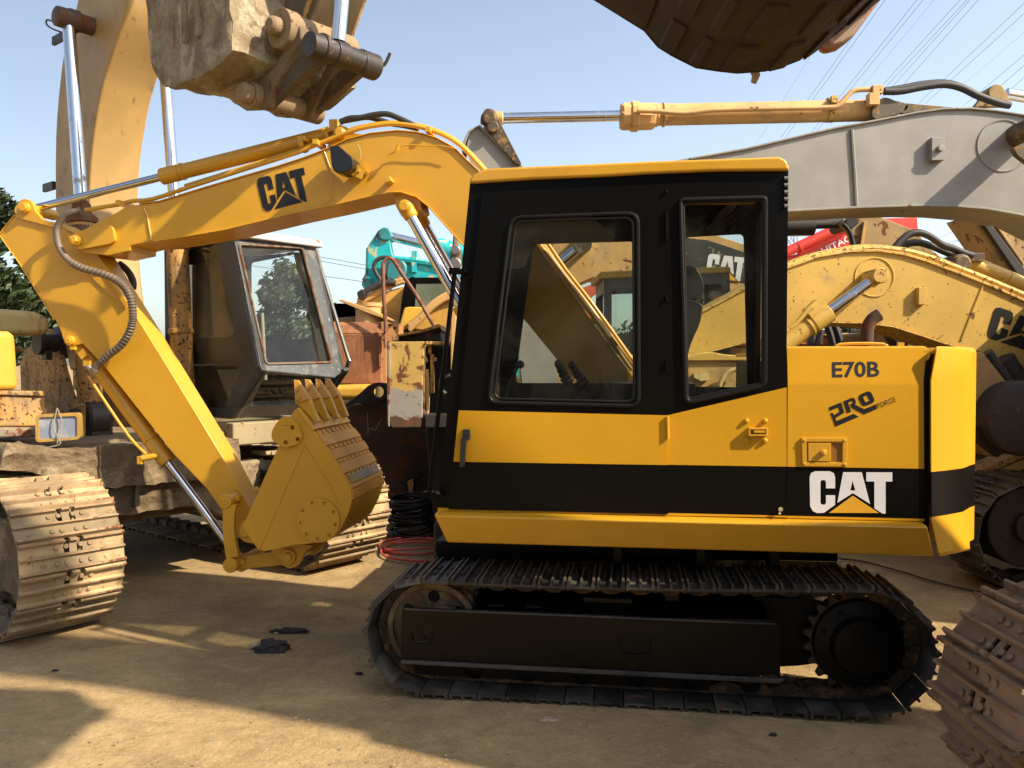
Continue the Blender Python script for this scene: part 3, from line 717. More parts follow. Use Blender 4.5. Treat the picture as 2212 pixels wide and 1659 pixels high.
text_mesh(FM, side_door, 'FORCE', (1436, 690), (1890, 505), 128, V0-.001, M['decal_black'], 'zw', off=.0)
b = MB()
pro = ([[(225, 650), (520, 530), (600, 790), (375, 925), (395, 998), (825, 818), (955, 888), (380, 1135), (255, 800), (305, 790), (335, 850), (485, 765), (455, 655), (225, 742)],
        [(575, 505), (780, 420), (845, 430), (880, 490), (885, 540), (865, 585), (1090, 700), (1385, 580), (1410, 695), (1090, 830), (775, 660), (745, 575), (815, 545), (805, 490), (690, 535), (765, 765), (670, 803)]])
for q in pro: b.prism(pp('zw', q, V0-.001), V0-.0015, V0-.0001)
b.prism(rounded(pp('zw', [(920, 370), (1240, 225), (1375, 520), (1060, 650)], V0-.001), .02), V0-.0015, V0-.0001, holes=[pp('zw', [(1058, 398), (1165, 350), (1232, 485), (1128, 532)], V0-.001)])
b.build('lettering', side_door, M['decal_black'], smooth=0)
# counterweight: plan outline lofted over its height
u2, z2 = h(2027, 1204.5, V0-.02); u3, z3 = h(2010.7, 1124, V0-.02); u4, z4 = h(2010, 822, V0-.02); u5, z5 = h(2023.4, 747.8, V0-.02)
def plan(us, inset=0.0):
    v = V0-.02+inset
    far_ = [(us, v), (us+.16+.02, v+.12), (us+.30, v+.27), (2.02, v+.43), (2.06, .62), (2.10, .85), (2.11, 1.13), (2.10, 1.4), (2.06, 1.7), (1.95, 1.95), (us+.2, 2.18), (us, 2.24)]
    return far_
uR, _ = h(2109, 980, .45)
def plan(us, inset=0.0):
    v = V0-.02+inset; e = uR-inset
    return [(us, v), (us+.09, v+.07), (us+.20, v+.17), (e-.07, v+.30), (e-.025, v+.36), (e-.004, v+.43), (e+.015, .75), (e+.03, 1.0), (e+.035, 1.15), (e+.03, 1.3), (e+.015, 1.5), (e-.02, 1.78), (e-.1, 1.9), (us+.2, 2.1), (us, 2.2), (us+.10, 2.0), (us+.10, .30), (us+.012, V0+.03)]
b = MB(); rs = []
for us, zz, ins in ((u2+.01, z2-.002, .02), (u2, z2+.015, 0), (u3, z3, 0), (u4, z4, 0), (u5-.002, z5-.02, 0), (u5, z5, .012)):
    rs.append([Vector((a, c, zz)) for a, c in plan(us, ins)])
zcb0 = plane_at('D', (2011, 1117), V0-.02)[1]; zcb1 = plane_at('D', (2011, 1020), V0-.02)[1]
zk0 = h(2109, 1075, .45)[1]; 
M['liv_cw'] = LV('livery_counterweight', YEL, rough=.34, var=.05, coat=.4, dents=.06, colnode=livery([((zcb1, 0), (9, 0)), ((None, 0), (zcb0, 0))]))
b.rings(rs); b.build('counterweight', ex, M['liv_cw'], bevel=.012, smooth=50)
b = MB(); b.prism([(u3-.06, ZT-.08), (u3+.02, ZT-.12), (u3+.02, z4), (u5-.02, z5-.03), (u3-.06, z5-.03)], V0+.06, V0+.10); b.build('gap_plate', ex, M['dark'])
b = MB(); q = [plane_at('D', p, V0+.03) for p in ((1996, 758), (2012, 752), (2009, 772), (1994, 786))]; b.prism(q, V0+.03, V0+.09); b.build('hood_stay', ex, M['yellow'])
# exhaust
b = MB(); P3 = FM.p3([(1300, 700), (1300, 600), (1310, 560), (1335, 525), (1372, 500)], .45, 'zf'); b.tube(P3, .032, 14, 5); b.build('exhaust_stack', ex, paint('exhaust_rust', (.06, .035, .025), rust=.6, rough=.8))
# --- boom
VB = 1.02; VB2 = 1.34; Y_ = M['yellow']
top = [(158, 510), (165, 503), (255, 456), (268, 447), (300, 441), (343.7, 436), (384, 424), (372+74, 405), (521, 383), (591.5, 362.7), (658, 341), (710, 321), (751, 302), (800, 289), (859, 283), (900, 286.6), (941, 298.5), (982, 321), (1011.7, 350.6), (1034, 371), (1098, 450), (1156, 527), (1260, 668), (1372, 819)]
bot = [(1388, 850), (1375, 882), (1310, 884), (1249, 827), (1124, 674), (1050, 583), (1000.5, 527), (956, 477), (926, 443.6), (900, 423), (866.6, 413), (844, 413), (814.5, 418.7), (732.7, 438), (632, 459), (483.6, 494.8), (384, 511.5), (331, 519), (280, 530.6), (279.5, 541), (232.6, 551.4), (178.8, 545), (166.7, 536.7), (157, 521)]
boomo = pp('D', top+bot, VB)
b = MB(); b.prism(boomo, VB+.006, VB2-.006)
topl = pp('D', top[4:-1], VB); b.ribbon(topl, .008, VB-.006, VB2+.006)
botl = pp('D', bot[3:18], VB); b.ribbon(botl, .010, VB-.008, VB2+.008)
boom = b.build('boom', ex, Y_, bevel=.004)
b = MB(); b.prism(rounded(pp('zm', [(915, 560), (960, 500), (1350, 378), (1430, 430), (1455, 590), (1400, 640), (1010, 712), (930, 680), (895, 620)], VB), .02), VB-.024, VB+.01); b.build('pin_boss', boom, Y_, bevel=.004)
b = MB(); u_, z_ = plane_at('zm', (985, 600), VB); b.cyl((u_, VB-.04, z_), (u_, VB-.02, z_), .036, 24, ch=.004); b.hexn((u_, VB-.04, z_), (0, -1, 0), .029, .03)
b.tube([(u_-.02, VB-.075, z_+.02), (u_+.01, VB-.08, z_+.0), (u_, VB-.07, z_-.03), (u_-.015, VB-.06, z_-.02)], .004, 6, 3); b.build('pivot_nut', boom, Y_)
b = MB()
for l in ([(1790, 195), (1835, 290), (1885, 590)],): b.tube(FM.p3(l, VB+.004, 'zm'), .007, 6)
b.tube(FM.p3([(1880, 870), (1930, 1010), (1930, 1150), (1880, 1195)], VB+.004, 'za'), .004, 6)
b.build('weld_seam', boom, Y_)
cat_logo(FM, boom, (1487, 1038), (1762, 968), (1530, 1234), VB+.004, [M['decal_black'], M['decal_black']], 'za')
# small stub bosses, lamp bracket, cable
b = MB(); u_, z_ = plane_at('zd', (500, 612), VB); b.box((u_, VB-.03, z_), (.034, .07, .03), Matrix.Rotation(-.3, 4, 'Y')); b.build('bracket_stub', boom, Y_, bevel=.003)
c = FM.p3([(205, 480)], VB-.14, 'zd')[0]
b = MB(); b.prism(rounded(pp('zk', [(1762, 1272), (1838, 1266), (1962, 1375), (1968, 1440), (1950, 1475), (1868, 1508), (1800, 1490), (1780, 1440)], VB-.17), .008), VB-.17, VB-.03)
lamp = b.build('work_lamp', boom, flat('lamp_black', (.012, .012, .013), .22), bevel=.014, seg=3)
b = MB(); br = FM.p3([(300, 505), (350, 540), (330, 598), (262, 570)], VB-.09, 'zd'); b.plate(br, (0, .004, 0)); b.plate([br[0], br[1], br[1]+Vector((0, .09, .0)), br[0]+Vector((0, .09, 0))], (0, 0, -.004)); b.cyl(br[3]+Vector((-.03, -.01, .03)), br[3]+Vector((.03, -.01, .02)), .009, 8); bolt(b, (br[0]+br[2])*.5, (0, -1, 0), .009, .01)
b.build('lamp_bracket', lamp, Y_)
b = MB(); b.tube(FM.p3([(305, 395), (325, 440), (318, 490), (290, 500)], VB-.02, 'zd'), .0022, 5, 4); b.build('lamp_wire', lamp, flat('wire', (.45, .42, .2), .5))
b = MB(); b.tube(FM.p3([(885, 425), (800, 405), (700, 405), (600, 400), (540, 415), (525, 440), (475, 458)], VB-.03, 'zd'), .004, 6, 4); b.tube(FM.p3([(545, 405), (535, 425)], VB-.05, 'zd'), .011, 8); b.build('stray_wire', boom, Y_)
# pipes along the top of the boom
pl = Z('zm', [(1060, 215), (1250, 180), (1500, 140), (1640, 100), (1900, 75)])+[(409, 404), (521, 368), (632, 333), (658, 323), (733, 293), (781, 277), (844, 268), (896, 272), (952, 289), (993, 313), (1030, 350), (1070, 398), (1156, 516), (1270, 668), (1365, 800)]
b = MB(); b.tube(FM.p3(pl, VB+.03), .0135, 10, 3)
pl2 = [(400, 402), (521, 364), (658, 319), (733, 289), (781, 274), (844, 265), (896, 269), (952, 286), (993, 310), (1030, 346), (1070, 394), (1156, 512), (1270, 664), (1372, 800)]
b.tube(FM.p3(pl2, VB+.10), .0135, 10, 3)
for k_, vv in ((0, VB+.18), (6, VB+.25)): b.tube(FM.p3([(1060-k_*.6, 393-k_), (1120, 462-k_), (1165+k_, 516-k_), (1215+k_, 588-k_), (1275+k_, 665-k_), (1368+k_, 795-k_)], vv), .014, 10, 3)
for q in ((270, 438), (690, 308), (930, 282), (1280, 690)):
    w = FM.p3([q], VB+.05)[0]; b.box(w+Vector((0, 0, -.012)), (.03, .16, .03))
for q in ((1325, 740),):
    w = FM.p3([q], VB+.05)[0]; b.box(w, (.06, .16, .03), Matrix.Rotation(R(52), 4, 'Y'))
b.build('hydraulic_pipe', boom, Y_)
b = MB()
for l, v in (([(205, 268), (260, 245), (330, 240), (400, 225), (480, 220), (560, 250), (640, 290)], VB+.04), ([(210, 262), (280, 250), (360, 238), (420, 250), (500, 275), (570, 285), (660, 305)], VB+.12)):
    b.tube(FM.p3(l, v, 'zd'), .018, 10, 5)
b.build('hydraulic_hose', boom, M['hose'])
# arm cylinder
def pcyl(parent, fr, P, Q, G, v, rb, rr, mats, name='hydraulic_cylinder', k='D', gl=.12, eye=.045, eyes=(1, 1), ring_=True, chain=True, vQ=None):
    """P rod end pin, G gland, Q barrel end pin"""
    vQ = v if vQ is None else vQ
    A = fr.p3([P], v, k)[0]; B = fr.p3([Q], vQ, k)[0]; t = ((fr.p3([G], v, k)[0]-A).length/(B-A).length) if not isinstance(G, float) else G
    Gp = A.lerp(B, t); ax = (B-A).normalized(); L = (B-Gp).length
    b = MB(); b.lathe(Gp, ax, [(0, rb*1.0), (.004, rb*1.1), (gl, rb*1.1), (gl+.008, rb), (gl+.02, rb), (L-.10, rb), (L-.095, rb*1.07), (L-.06, rb*1.05), (L-.045, rb*.7)], 28)
    if ring_: b.lathe(Gp+ax*(gl*1.15), ax, [(0, rb*1.02), (.003, rb*1.14), (.018, rb*1.14), (.021, rb*1.02)], 28)
    b.box(B-ax*.045, (rb*1.1,)*3)
    hv = Vector((0, 1, 0)); b.cyl(B-hv*eye, B+hv*eye, eye*.95, 24)
    bar = b.build(name, parent, mats[0], bevel=.002)
    b = MB(); b.cyl(A+ax*.04, Gp+ax*.02, rr, 24); b.build('cylinder_rod', bar, mats[1])
    b = MB(); b.cyl(A-hv*eye*.9, A+hv*eye*.9, eye*.9, 24); b.lathe(A, ax, [(0, rr*1.3), (eye+.03, rr*1.3), (eye+.04, rr)], 20); b.build('rod_end', bar, mats[0], bevel=.002)
    return bar
ac = pcyl(ex, FM, (52, 456), (733, 286), (350, 386.5), 1.18, .049, .026, [Y_, M['chrome']])
b = MB()
for v in (VB+.06, VB+.22):
    b.prism(rounded(pp('D', [(705, 322), (722, 280), (733, 270), (748, 274), (765, 288), (800, 291), (840, 292), (820, 300)], v), .01), v, v+.03)
    b.prism(rounded(pp('D', [(35, 470), (38, 440), (48, 430), (60, 430), (70, 438), (78, 458), (93, 474), (125, 484), (125, 494)], v), .012), v-.005, v+.03)
b.build('cylinder_lug', ex, Y_, bevel=.003)
for c, k in (((733, 286), 'D'), ((50.5, 448), 'D')):
    b = MB(); w = FM.p3([c], VB+.03, k)[0]; b.cyl(w, w+Vector((0, .3, 0)), .036, 28, ch=.004); b.cyl(w+Vector((0, -.012, 0)), w+Vector((0, .01, 0)), .026, 28, ch=.003); b.build('pivot_pin', ex, Y_)
b = MB(); w = FM.p3([(712, 300)], 1.12)[0]; b.tube(FM.p3([(712, 300), (704, 288), (712, 281), (722, 276)], 1.1), .012, 8, 3); w = FM.p3([(722, 272)], 1.1)[0]; b.box(w, (.05, .05, .07)); w = FM.p3([(657, 303)], 1.12)[0]; b.box(w+Vector((0, 0, .0)), (.05, .11, .03)); w2 = FM.p3([(650, 313)], 1.12)[0]; b.pipe(w2, w2+Vector((.03, 0, .008)), .055, .045, 24); b.build('cylinder_fitting', ac, Y_, bevel=.003)
# boom lift cylinders
for v in (VB-.02, VB2+.0):
    A = (877.5, 449)
    A3 = FM.p3([A], VB-.02)[0]; B3 = FM.p3([(1085, 820)], VB-.02)[0]
    hx = MB(); dx = Vector((0, v-(VB-.02), 0)); P0 = A3+dx; P1 = B3+dx; ax = (P1-P0).normalized()
    hx.cyl(P0+ax*.03, P0+ax*.75, .035, 26); rd = None
    t = MB(); t.lathe(P0+ax*.68, ax, [(0, .055), (.1, .055), (.11, .05), (.7, .05)], 26); bar = t.build('lift_cylinder', ex, Y_, bevel=.003)
    hx.build('cylinder_rod', bar, M['chrome'])
    t = MB(); t.cyl(P0-Vector((0, .05, 0)), P0+Vector((0, .06, 0)), .042, 26, ch=.005); t.lathe(P0, ax, [(0, .045), (.06, .045), (.075, .036)], 20); t.build('rod_end', bar, Y_)
b = MB(); w = FM.p3([(877.5, 449)], VB-.02)[0]; b.cyl(w-Vector((0, .07, 0)), w+Vector((0, .5, 0)), .031, 26, ch=.004); b.prism(pp('D', [(850, 412), (905, 422), (912, 452), (893, 466), (868, 468), (856, 446)], VB+.06), VB+.05, VB2-.05); b.build('lift_pin', ex, Y_, bevel=.003)

# --- arm
VA = 1.09; VA2 = 1.28
arm_p = [(0, 507), (32, 466), (80, 476), (120, 484), (166, 509), (200, 532), (213.5, 554), (347, 768), (481, 987.5), (541, 1100), (555, 1135), (548, 1160), (530, 1168), (512, 1160), (503, 1140), (478, 1100), (447, 1056), (376, 982), (223, 789), (178, 742), (160, 748), (140, 742), (134, 722), (119, 690), (45, 571)]
b = MB(); b.prism(pp('D', arm_p, VA), VA, VA2)
al = pp('D', [(0, 507), (32, 466), (80, 476), (120, 484), (166, 509)], VA); b.ribbon(al, .010, VA-.006, VA2+.006)
al = pp('D', [(119, 690), (45, 571), (0, 507)], VA); b.ribbon(al, .008, VA-.006, VA2+.006)
arm = b.build('arm', ex, Y_, bevel=.005)
b = MB(); b.prism(pp('zm', [(1090, 1000), (1270, 935), (1590, 1400), (1560, 1450)], VA-.004), VA-.010, VA+.002); b.prism(pp('zm', [(1270, 930), (1330, 960), (1610, 1370), (1580, 1430)], VA), VA-.02, VA-.0105); b.build('stiffener', arm, Y_, bevel=.002)
bc = pcyl(ex, FM, (526, 1219), (167, 735), (361, 1001), 1.18-.0, .050, .028, [Y_, M['chrome']], gl=.16)
b = MB()
for v in (VA+.0, VA2-.04):
    b.prism(rounded(pp('D', [(128, 700), (137, 733), (147, 748), (160, 748), (172, 738), (165, 715), (140, 695)], VA), .012), v-.002, v+.035)
b.build('cylinder_lug', arm, Y_, bevel=.003)
b = MB(); w = FM.p3([(147.5, 735.5)], VA-.03)[0]; b.cyl(w, w+Vector((0, .25, 0)), .032, 28, ch=.004); b.cyl(w-Vector((0, .008, 0)), w+Vector((0, .01, 0)), .021, 24, ch=.003); b.box(w+Vector((.035, .0, -.05)), (.03, .03, .02)); b.build('pivot_pin', ex, Y_)
b = MB(); b.tube(FM.p3([(966, 640), (1000, 700), (1100, 850), (1400, 1290), (1590, 1490)], 1.12, 'zp'), .010, 10, 3); w = FM.p3([(1640, 1500)], 1.12, 'zp')[0]; b.cyl(w-Vector((.05, .02, .02)), w+Vector((.05, .02, .0)), .020, 14); b.box(w+Vector((-.06, -.02, -.03)), (.03, .03, .05)); w = FM.p3([(965, 500)], 1.08, 'zp')[0]; b.box(w, (.045, .05, .035)); b.box(FM.p3([(905, 400)], 1.10, 'zp')[0], (.05, .02, .05), Matrix.Rotation(.9, 4, 'Y')); b.build('cylinder_pipe', bc, Y_)
b = MB(); b.tube(FM.p3([(962, 535), (985, 560), (1010, 590)], 1.05, 'zp'), .018, 10, 3); b.build('hose_fitting', bc, M['steel'])
hz = Z('zm', [(1000, 222), (900, 240), (790, 300), (715, 420), (708, 540), (745, 690), (850, 830), (1000, 925), (1200, 985), (1400, 1055), (1520, 1140), (1600, 1250), (1645, 1400), (1655, 1540)])+Z('zp', [(1440, 60), (1400, 180), (1320, 300), (1190, 405), (1080, 500), (1020, 590)])
hv = [1.02, 1.0, .99, .985, .98, .98, .98, .985, .99, .99, .99, .99, .99, .99, .99, 1.0, 1.01, 1.02, 1.03, 1.04]
b = MB(); HP = catmull(FM.p3(hz, hv), 16); n = len(HP)
b.tube(HP, lambda t, i: .0215 if (i % 4 < 2 or t < .33 or t > .93) else .0265, 10)
b.tube(HP[:6], .024, 10); b.tube(HP[-8:], .0275, 10)
b.build('hydraulic_hose', arm, M['hose_wrap'])
b = MB(); b.tube(FM.p3([(1480, 880), (1560, 940), (1620, 1020), (1655, 1110), (1650, 1200)], VA2+.08, 'zm'), .024, 10, 4); b.build('hydraulic_hose', arm, M['hose'])
# links
b = MB()
for v in (.965, 1.36):
    lp = pp('zo', [(398, 600), (570, 590), (545, 700), (540, 900), (560, 1060), (590, 1240), (440, 1265), (415, 1100), (398, 900)], v); b.prism(lp, v, v+.035)
    for c in ((430, 548), (497, 1345)):
        w = FM.p3([c], v, 'zo')[0]; b.cyl(w-Vector((0, .012, 0)), w+Vector((0, .045, 0)), .047, 28, ch=.004)
b.build('tipping_link', ex, Y_, bevel=.004)
b = MB()
for c, r in (((430, 548), .033), ((497, 1345), .033)):
    w = FM.p3([c], .955, 'zo')[0]; b.cyl(w-Vector((0, .006, 0)), w+Vector((0, .46, 0)), .025, 24, ch=.003)
    b.cyl(w+Vector((0, .055, 0)), w+Vector((0, .13, 0)), .044, 24, ch=.004)
    b.box(w+Vector((.055, .06, .01)), (.02, .02, .03))
b.build('link_pin', ex, Y_)
b = MB()
for v in (1.03, 1.29): b.prism(rounded(pp('zo', [(640, 1250), (1100, 1165), (1230, 1150), (1240, 1340), (640, 1395), (560, 1400), (560, 1290)], v), .02), v, v+.04)
b.build('bucket_link', ex, Y_, bevel=.006)

# --- bucket
BV0, BV1 = .84, 1.49
sp = [(215, 1290), (245, 1230), (510, 640), (565, 540), (625, 370), (650, 332), (690, 335), (790, 505), (905, 640), (1060, 890), (1103, 985), (1112, 1080), (1080, 1190), (1010, 1330), (930, 1400), (830, 1425), (640, 1445), (400, 1495), (345, 1480), (285, 1400)]
def bk(q, v=BV0): return pp('zl', q, v)
spu = bk(sp)
b = MB(); b.prism(spu, BV0, BV0+.016); b.prism(spu, BV1-.016, BV1)
wr = bk([(650, 340), (790, 505), (905, 640), (1060, 890), (1103, 985), (1112, 1080), (1080, 1190), (1010, 1330), (930, 1400), (830, 1425), (640, 1445), (400, 1495)])
wr = cm2(wr, 3)
b._rib(wr, [(p[0]+(-.014), p[1]+.0) for p in wr], BV0+.016, BV1-.016) if False else b.ribbon(wr[::-1], .014, BV0+.016, BV1-.016)
bucket = b.build('bucket', ex, paint('bucket_paint', YEL, rough=.45, var=.05, bump=.15), bevel=.003)
b = MB(); 
def along(q0, q1, f0, f1, th, v0, v1):
    (a, c), (d, e) = bk([q0, q1]); P = Vector((a, c)); Q = Vector((d, e)); n_ = Vector(((Q-P).y, -(Q-P).x)).normalized()
    if n_.x < 0: n_ = -n_
    A_, B_ = P.lerp(Q, f0), P.lerp(Q, f1); return b.prism([(A_.x, A_.y), (B_.x, B_.y), (B_+n_*th)[:], (A_+n_*th)[:]], v0, v1)
along((655, 342), (792, 510), -.02, 1.02, .022, BV0-.005, BV1+.005)
b.build('lip_plate', bucket, Y_, bevel=.004)
b = MB(); segs = [((800, 515), (905, 640)), ((905, 640), (1060, 890)), ((1060, 890), (1104, 985))]
for s_, f0, f1 in ((0, .35, .98), (1, .14, .44), (1, .58, .90), (2, .62, 1.0)): along(segs[s_][0], segs[s_][1], f0, f1, .012, BV0-.002, BV1+.002)
along((1106, 1000), (1112, 1080), 0, .9, .012, BV0-.002, BV1+.002)
for s_, f0, f1 in ((0, .02, .34), (1, 0, .12), (1, .46, .56), (1, .92, 1)):
    for i in range(8): vv = BV0+.03+i*.08; along(segs[s_][0], segs[s_][1], f0, f1, .007+random.random()*.004, vv, vv+.05)
b.build('wear_strip', bucket, paint('bucket_strip', (.60, .30, .045), dirt=.15, rough=.55, bump=.5, dc=(.45, .30, .12)), bevel=.003)
b = MB(); along((1060, 890), (1104, 985), -.05, .6, .017, BV0+.03, BV1-.06); b.build('scuffed_patch', bucket, crust('scuff', (.20, .20, .20), (.36, .34, .31), (.45, .30, .08), 9, .4, .004, .6))
b = MB()
for i in range(4):
    vv = BV0+.055+i*.165
    (a, c), (d, e) = bk([(645, 330), (800, 470)]); 
    T0, T1, T2, T3 = [Vector((p[0], 0, p[1])) for p in bk([(613, 95), (652, 100), (748, 252), (640, 292)])]
    w = .03; 
    def tooth(s0, s1, wa, wb):
        A_ = [s0+Vector((0, vv-wa, 0)), s0+Vector((0, vv+wa, 0)), s1+Vector((0, vv+wa, 0)), s1+Vector((0, vv-wa, 0))]; return A_
    b.rings([tooth(T0, T1, .010, .010), tooth(T0.lerp(T3, .35), T1.lerp(T2, .35), .018, .018), tooth(T3, T2, .036, .036)])
    mm = (T3*.72+T2*.28)+(T0-T3)*.2; b.lathe(mm+Vector((0, vv-.034, 0)), (0, -1, 0), [(0, .014), (.006, .014), (.008, .008), (.002, .006)], 12)
tt = b.build('bucket_tooth', bucket, Y_, bevel=.005); bpy.data.objects.remove(tt)
def tooth_mesh():
    b = MB(); T0, T1, T2, T3 = [Vector((p[0], 0, p[1])) for p in bk([(613, 95), (652, 100), (748, 252), (640, 292)])]
    q = lambda s0, s1, w: [s0+Vector((0, -w, 0)), s0+Vector((0, w, 0)), s1+Vector((0, w, 0)), s1+Vector((0, -w, 0))]
    b.rings([q(T0, T1, .010), q(T0.lerp(T3, .35), T1.lerp(T2, .35), .018), q(T3, T2, .034)])
    mm = (T3*.7+T2*.3)+(T0-T3)*.16; b.lathe(mm+Vector((0, -.030, 0)), (0, -1, 0), [(0, .013), (.008, .013), (.010, .008), (.004, .006)], 12)
    return b
def adapter_mesh():
    b = MB(); A_, B_, C2, D2 = bk([(640, 288), (748, 250), (825, 440), (672, 318)])
    b.prism([A_, B_, (B_[0]*.4+C2[0]*.6, B_[1]*.4+C2[1]*.6), C2, (C2[0]-.02, C2[1]-.01), D2], -.02, .02)
    return b
t0 = tooth_mesh().build('bucket_tooth', bucket, paint('tooth', (.66, .33, .05), rust=.25, rough=.45, rc=(.30, .12, .03)), bevel=.005, loc=(0, BV0+.05, 0))
a0 = adapter_mesh().build('tooth_adapter', bucket, Y_, bevel=.006, loc=(0, BV0+.05, 0))
for i in range(1, 4):
    for src in (t0, a0): o = src.copy(); COL.objects.link(o); o.parent = bucket; o.location = (0, BV0+.05+i*.18, 0)
b = MB(); cc = bk([(840, 1240)])[0]; rr = (bk([(1015, 1240)])[0][0]-cc[0]); nh = 9
hl = [[(cc[0]+rr*.83*math.cos(t)+.011*math.cos(q*math.pi/4), cc[1]+rr*.83*math.sin(t)+.011*math.sin(q*math.pi/4)) for q in range(8)] for t in [2*math.pi*j/nh+.5 for j in range(nh)]]
b.prism([(cc[0]+rr*math.cos(q*math.pi/24), cc[1]+rr*math.sin(q*math.pi/24)) for q in range(48)], BV0-.012, BV0-.001, holes=hl); b.build('wear_disc', bucket, Y_, bevel=.003)
b = MB(); b.tube([(p[0], BV0-.001, p[1]) for p in bk([(355, 1480), (725, 625), (930, 945), (1050, 1225)])], .004, 6); b.build('weld_line', bucket, Y_)
b = MB(); cq = [(475, 505), (505, 450), (560, 390), (620, 397), (680, 450), (718, 560), (690, 612), (580, 645), (480, 590), (468, 550)]
hs2 = [[(p[0]+.014*math.cos(q*math.pi/4), p[1]+.014*math.sin(q*math.pi/4)) for q in range(8)] for p in bk([(640, 483), (683, 577), (585, 602)])]
for v in (BV0-.03, BV1+.002): b.prism(rounded(bk(cq), .012), v, v+.028, holes=hs2)
b.build('side_cutter', bucket, Y_, bevel=.005)
b = MB(); q = pp('zo', [(1010, 1180), (1060, 1100), (1500, 1090), (1420, 1180), (1385, 1260), (1330, 1350), (1240, 1385), (1150, 1350), (1090, 1270)], .98)
b.prism(cm2(q, 3, True), .98, 1.02); b.prism(cm2(q, 3, True), 1.34, 1.38)
q2 = pp('zo', [(610, 880), (660, 790), (750, 800), (900, 950), (900, 1080), (800, 1080), (660, 1050), (610, 960)], .98); b.prism(cm2(q2, 3, True), .98, 1.03); b.prism(cm2(q2, 3, True), 1.34, 1.38)
w = FM.p3([(1215, 1240)], .97, 'zo')[0]; b.cyl(w-Vector((0, .01, 0)), w+Vector((0, .42, 0)), .05, 28, ch=.004); b.cyl(w-Vector((0, .03, 0)), w, .028, 20, ch=.003)
w = FM.p3([(690, 930)], .99, 'zo')[0]; b.cyl(w-Vector((0, .02, 0)), w+Vector((0, .42, 0)), .035, 24, ch=.004)
b.build('bucket_ear', bucket, Y_, bevel=.004)
# ---------------------------------------------------------------- ground
def ground_mat():
    m, nt, b, P = new_mat('yard_dirt')
    n1 = noise(nt, P, .9, 9, .62, .6); n2 = noise(nt, P, 5.5, 8, .68, .3, off=4); n3 = noise(nt, P, 38, 5, .7)
    v = mixc(nt, step(nt, n1, .32, .68), (.255, .168, .072), (.47, .333, .150))
    v = mixc(nt, math_(nt, 'MULTIPLY', step(nt, n2, .42, .70), .45), v, (.30, .21, .095))
    v = mixc(nt, math_(nt, 'MULTIPLY', step(nt, n3, .45, .8), .3), v, (.70, .56, .32))
    st = noise(nt, P, 3.0, 8, .7, .4, stretch=(.8, 1.5, 1), off=2); v = mixc(nt, math_(nt, 'MULTIPLY', step(nt, st, .50, .70), .5), v, (.20, .14, .08))
    oil = noise(nt, P, .8, 6, .62, .8, off=11); v = mixc(nt, math_(nt, 'MULTIPLY', step(nt, oil, .54, .70), .6), v, (.10, .075, .05))
    sp = step(nt, noise(nt, P, 30, 3, .5, off=7), .72, .76); v = mixc(nt, math_(nt, 'MULTIPLY', sp, .6), v, (.62, .52, .38))
    sd = step(nt, noise(nt, P, 22, 3, .5, off=9), .71, .74); v = mixc(nt, math_(nt, 'MULTIPLY', sd, .75), v, (.09, .065, .045))
    vo = nt.nodes.new('ShaderNodeTexVoronoi'); vo.feature = 'DISTANCE_TO_EDGE'; vo.inputs['Scale'].default_value = .55
    mp = nt.nodes.new('ShaderNodeVectorMath'); mp.operation = 'ADD'; nt.links.new(P, mp.inputs[0])
    nn = nt.nodes.new('ShaderNodeTexNoise'); nn.inputs['Scale'].default_value = 2.5; nt.links.new(P, nn.inputs[0]); nt.links.new(nn.outputs[1], mp.inputs[1]); nt.links.new(mp.outputs[0], vo.inputs[0])
    ck = math_(nt, 'MULTIPLY', step(nt, vo.outputs[0], .007, .0), .12); v = mixc(nt, ck, v, (.14, .10, .06))
    s5 = noise(nt, P, 11, 9, .75, .5, stretch=(.8, 1.3, 1), off=6); v = mixc(nt, math_(nt, 'MULTIPLY', step(nt, s5, .52, .66), .28), v, (.62, .49, .28)); v = mixc(nt, math_(nt, 'MULTIPLY', step(nt, s5, .46, .34), .35), v, (.20, .145, .075))
    md = noise(nt, P, 2.3, 10, .74, .9, off=21); v = mixc(nt, math_(nt, 'MULTIPLY', step(nt, md, .50, .62), .35), v, (.20, .135, .06)); fs = noise(nt, P, 17, 8, .8, .2, off=31); v = mixc(nt, math_(nt, 'MULTIPLY', step(nt, fs, .57, .70), .5), v, (.66, .50, .28)); v = mixc(nt, math_(nt, 'MULTIPLY', step(nt, fs, .44, .34), .5), v, (.13, .09, .045))
    h = math_(nt, 'ADD', math_(nt, 'MULTIPLY', n2, .8), math_(nt, 'ADD', math_(nt, 'MULTIPLY', n3, .35), math_(nt, 'MULTIPLY', noise(nt, P, 110, 3), .15)))
    finish(nt, b, v, .93, h, 
.9, .025); return m
b = MB(); g = 48
xs = [-400, -120, -40] + [-14+i*.5 for i in range(57)] + [40, 120, 400]; ys = [-60, -10] + [0+i*.5 for i in range(41)] + [30, 60, 150, 600]
V = [[b.bm.verts.new((x, y, (.012*math.sin(x*1.7+y)*math.sin(y*1.3-x*.4) - .006) if (abs(x) < 14 and 0 < y < 20) else 0)) for y in ys] for x in xs]
for i in range(len(xs)-1):
    for j in range(len(ys)-1): b.bm.faces.new((V[i][j], V[i+1][j], V[i+1][j+1], V[i][j+1]))
gr = struct(b.build('ground', None, ground_mat()))
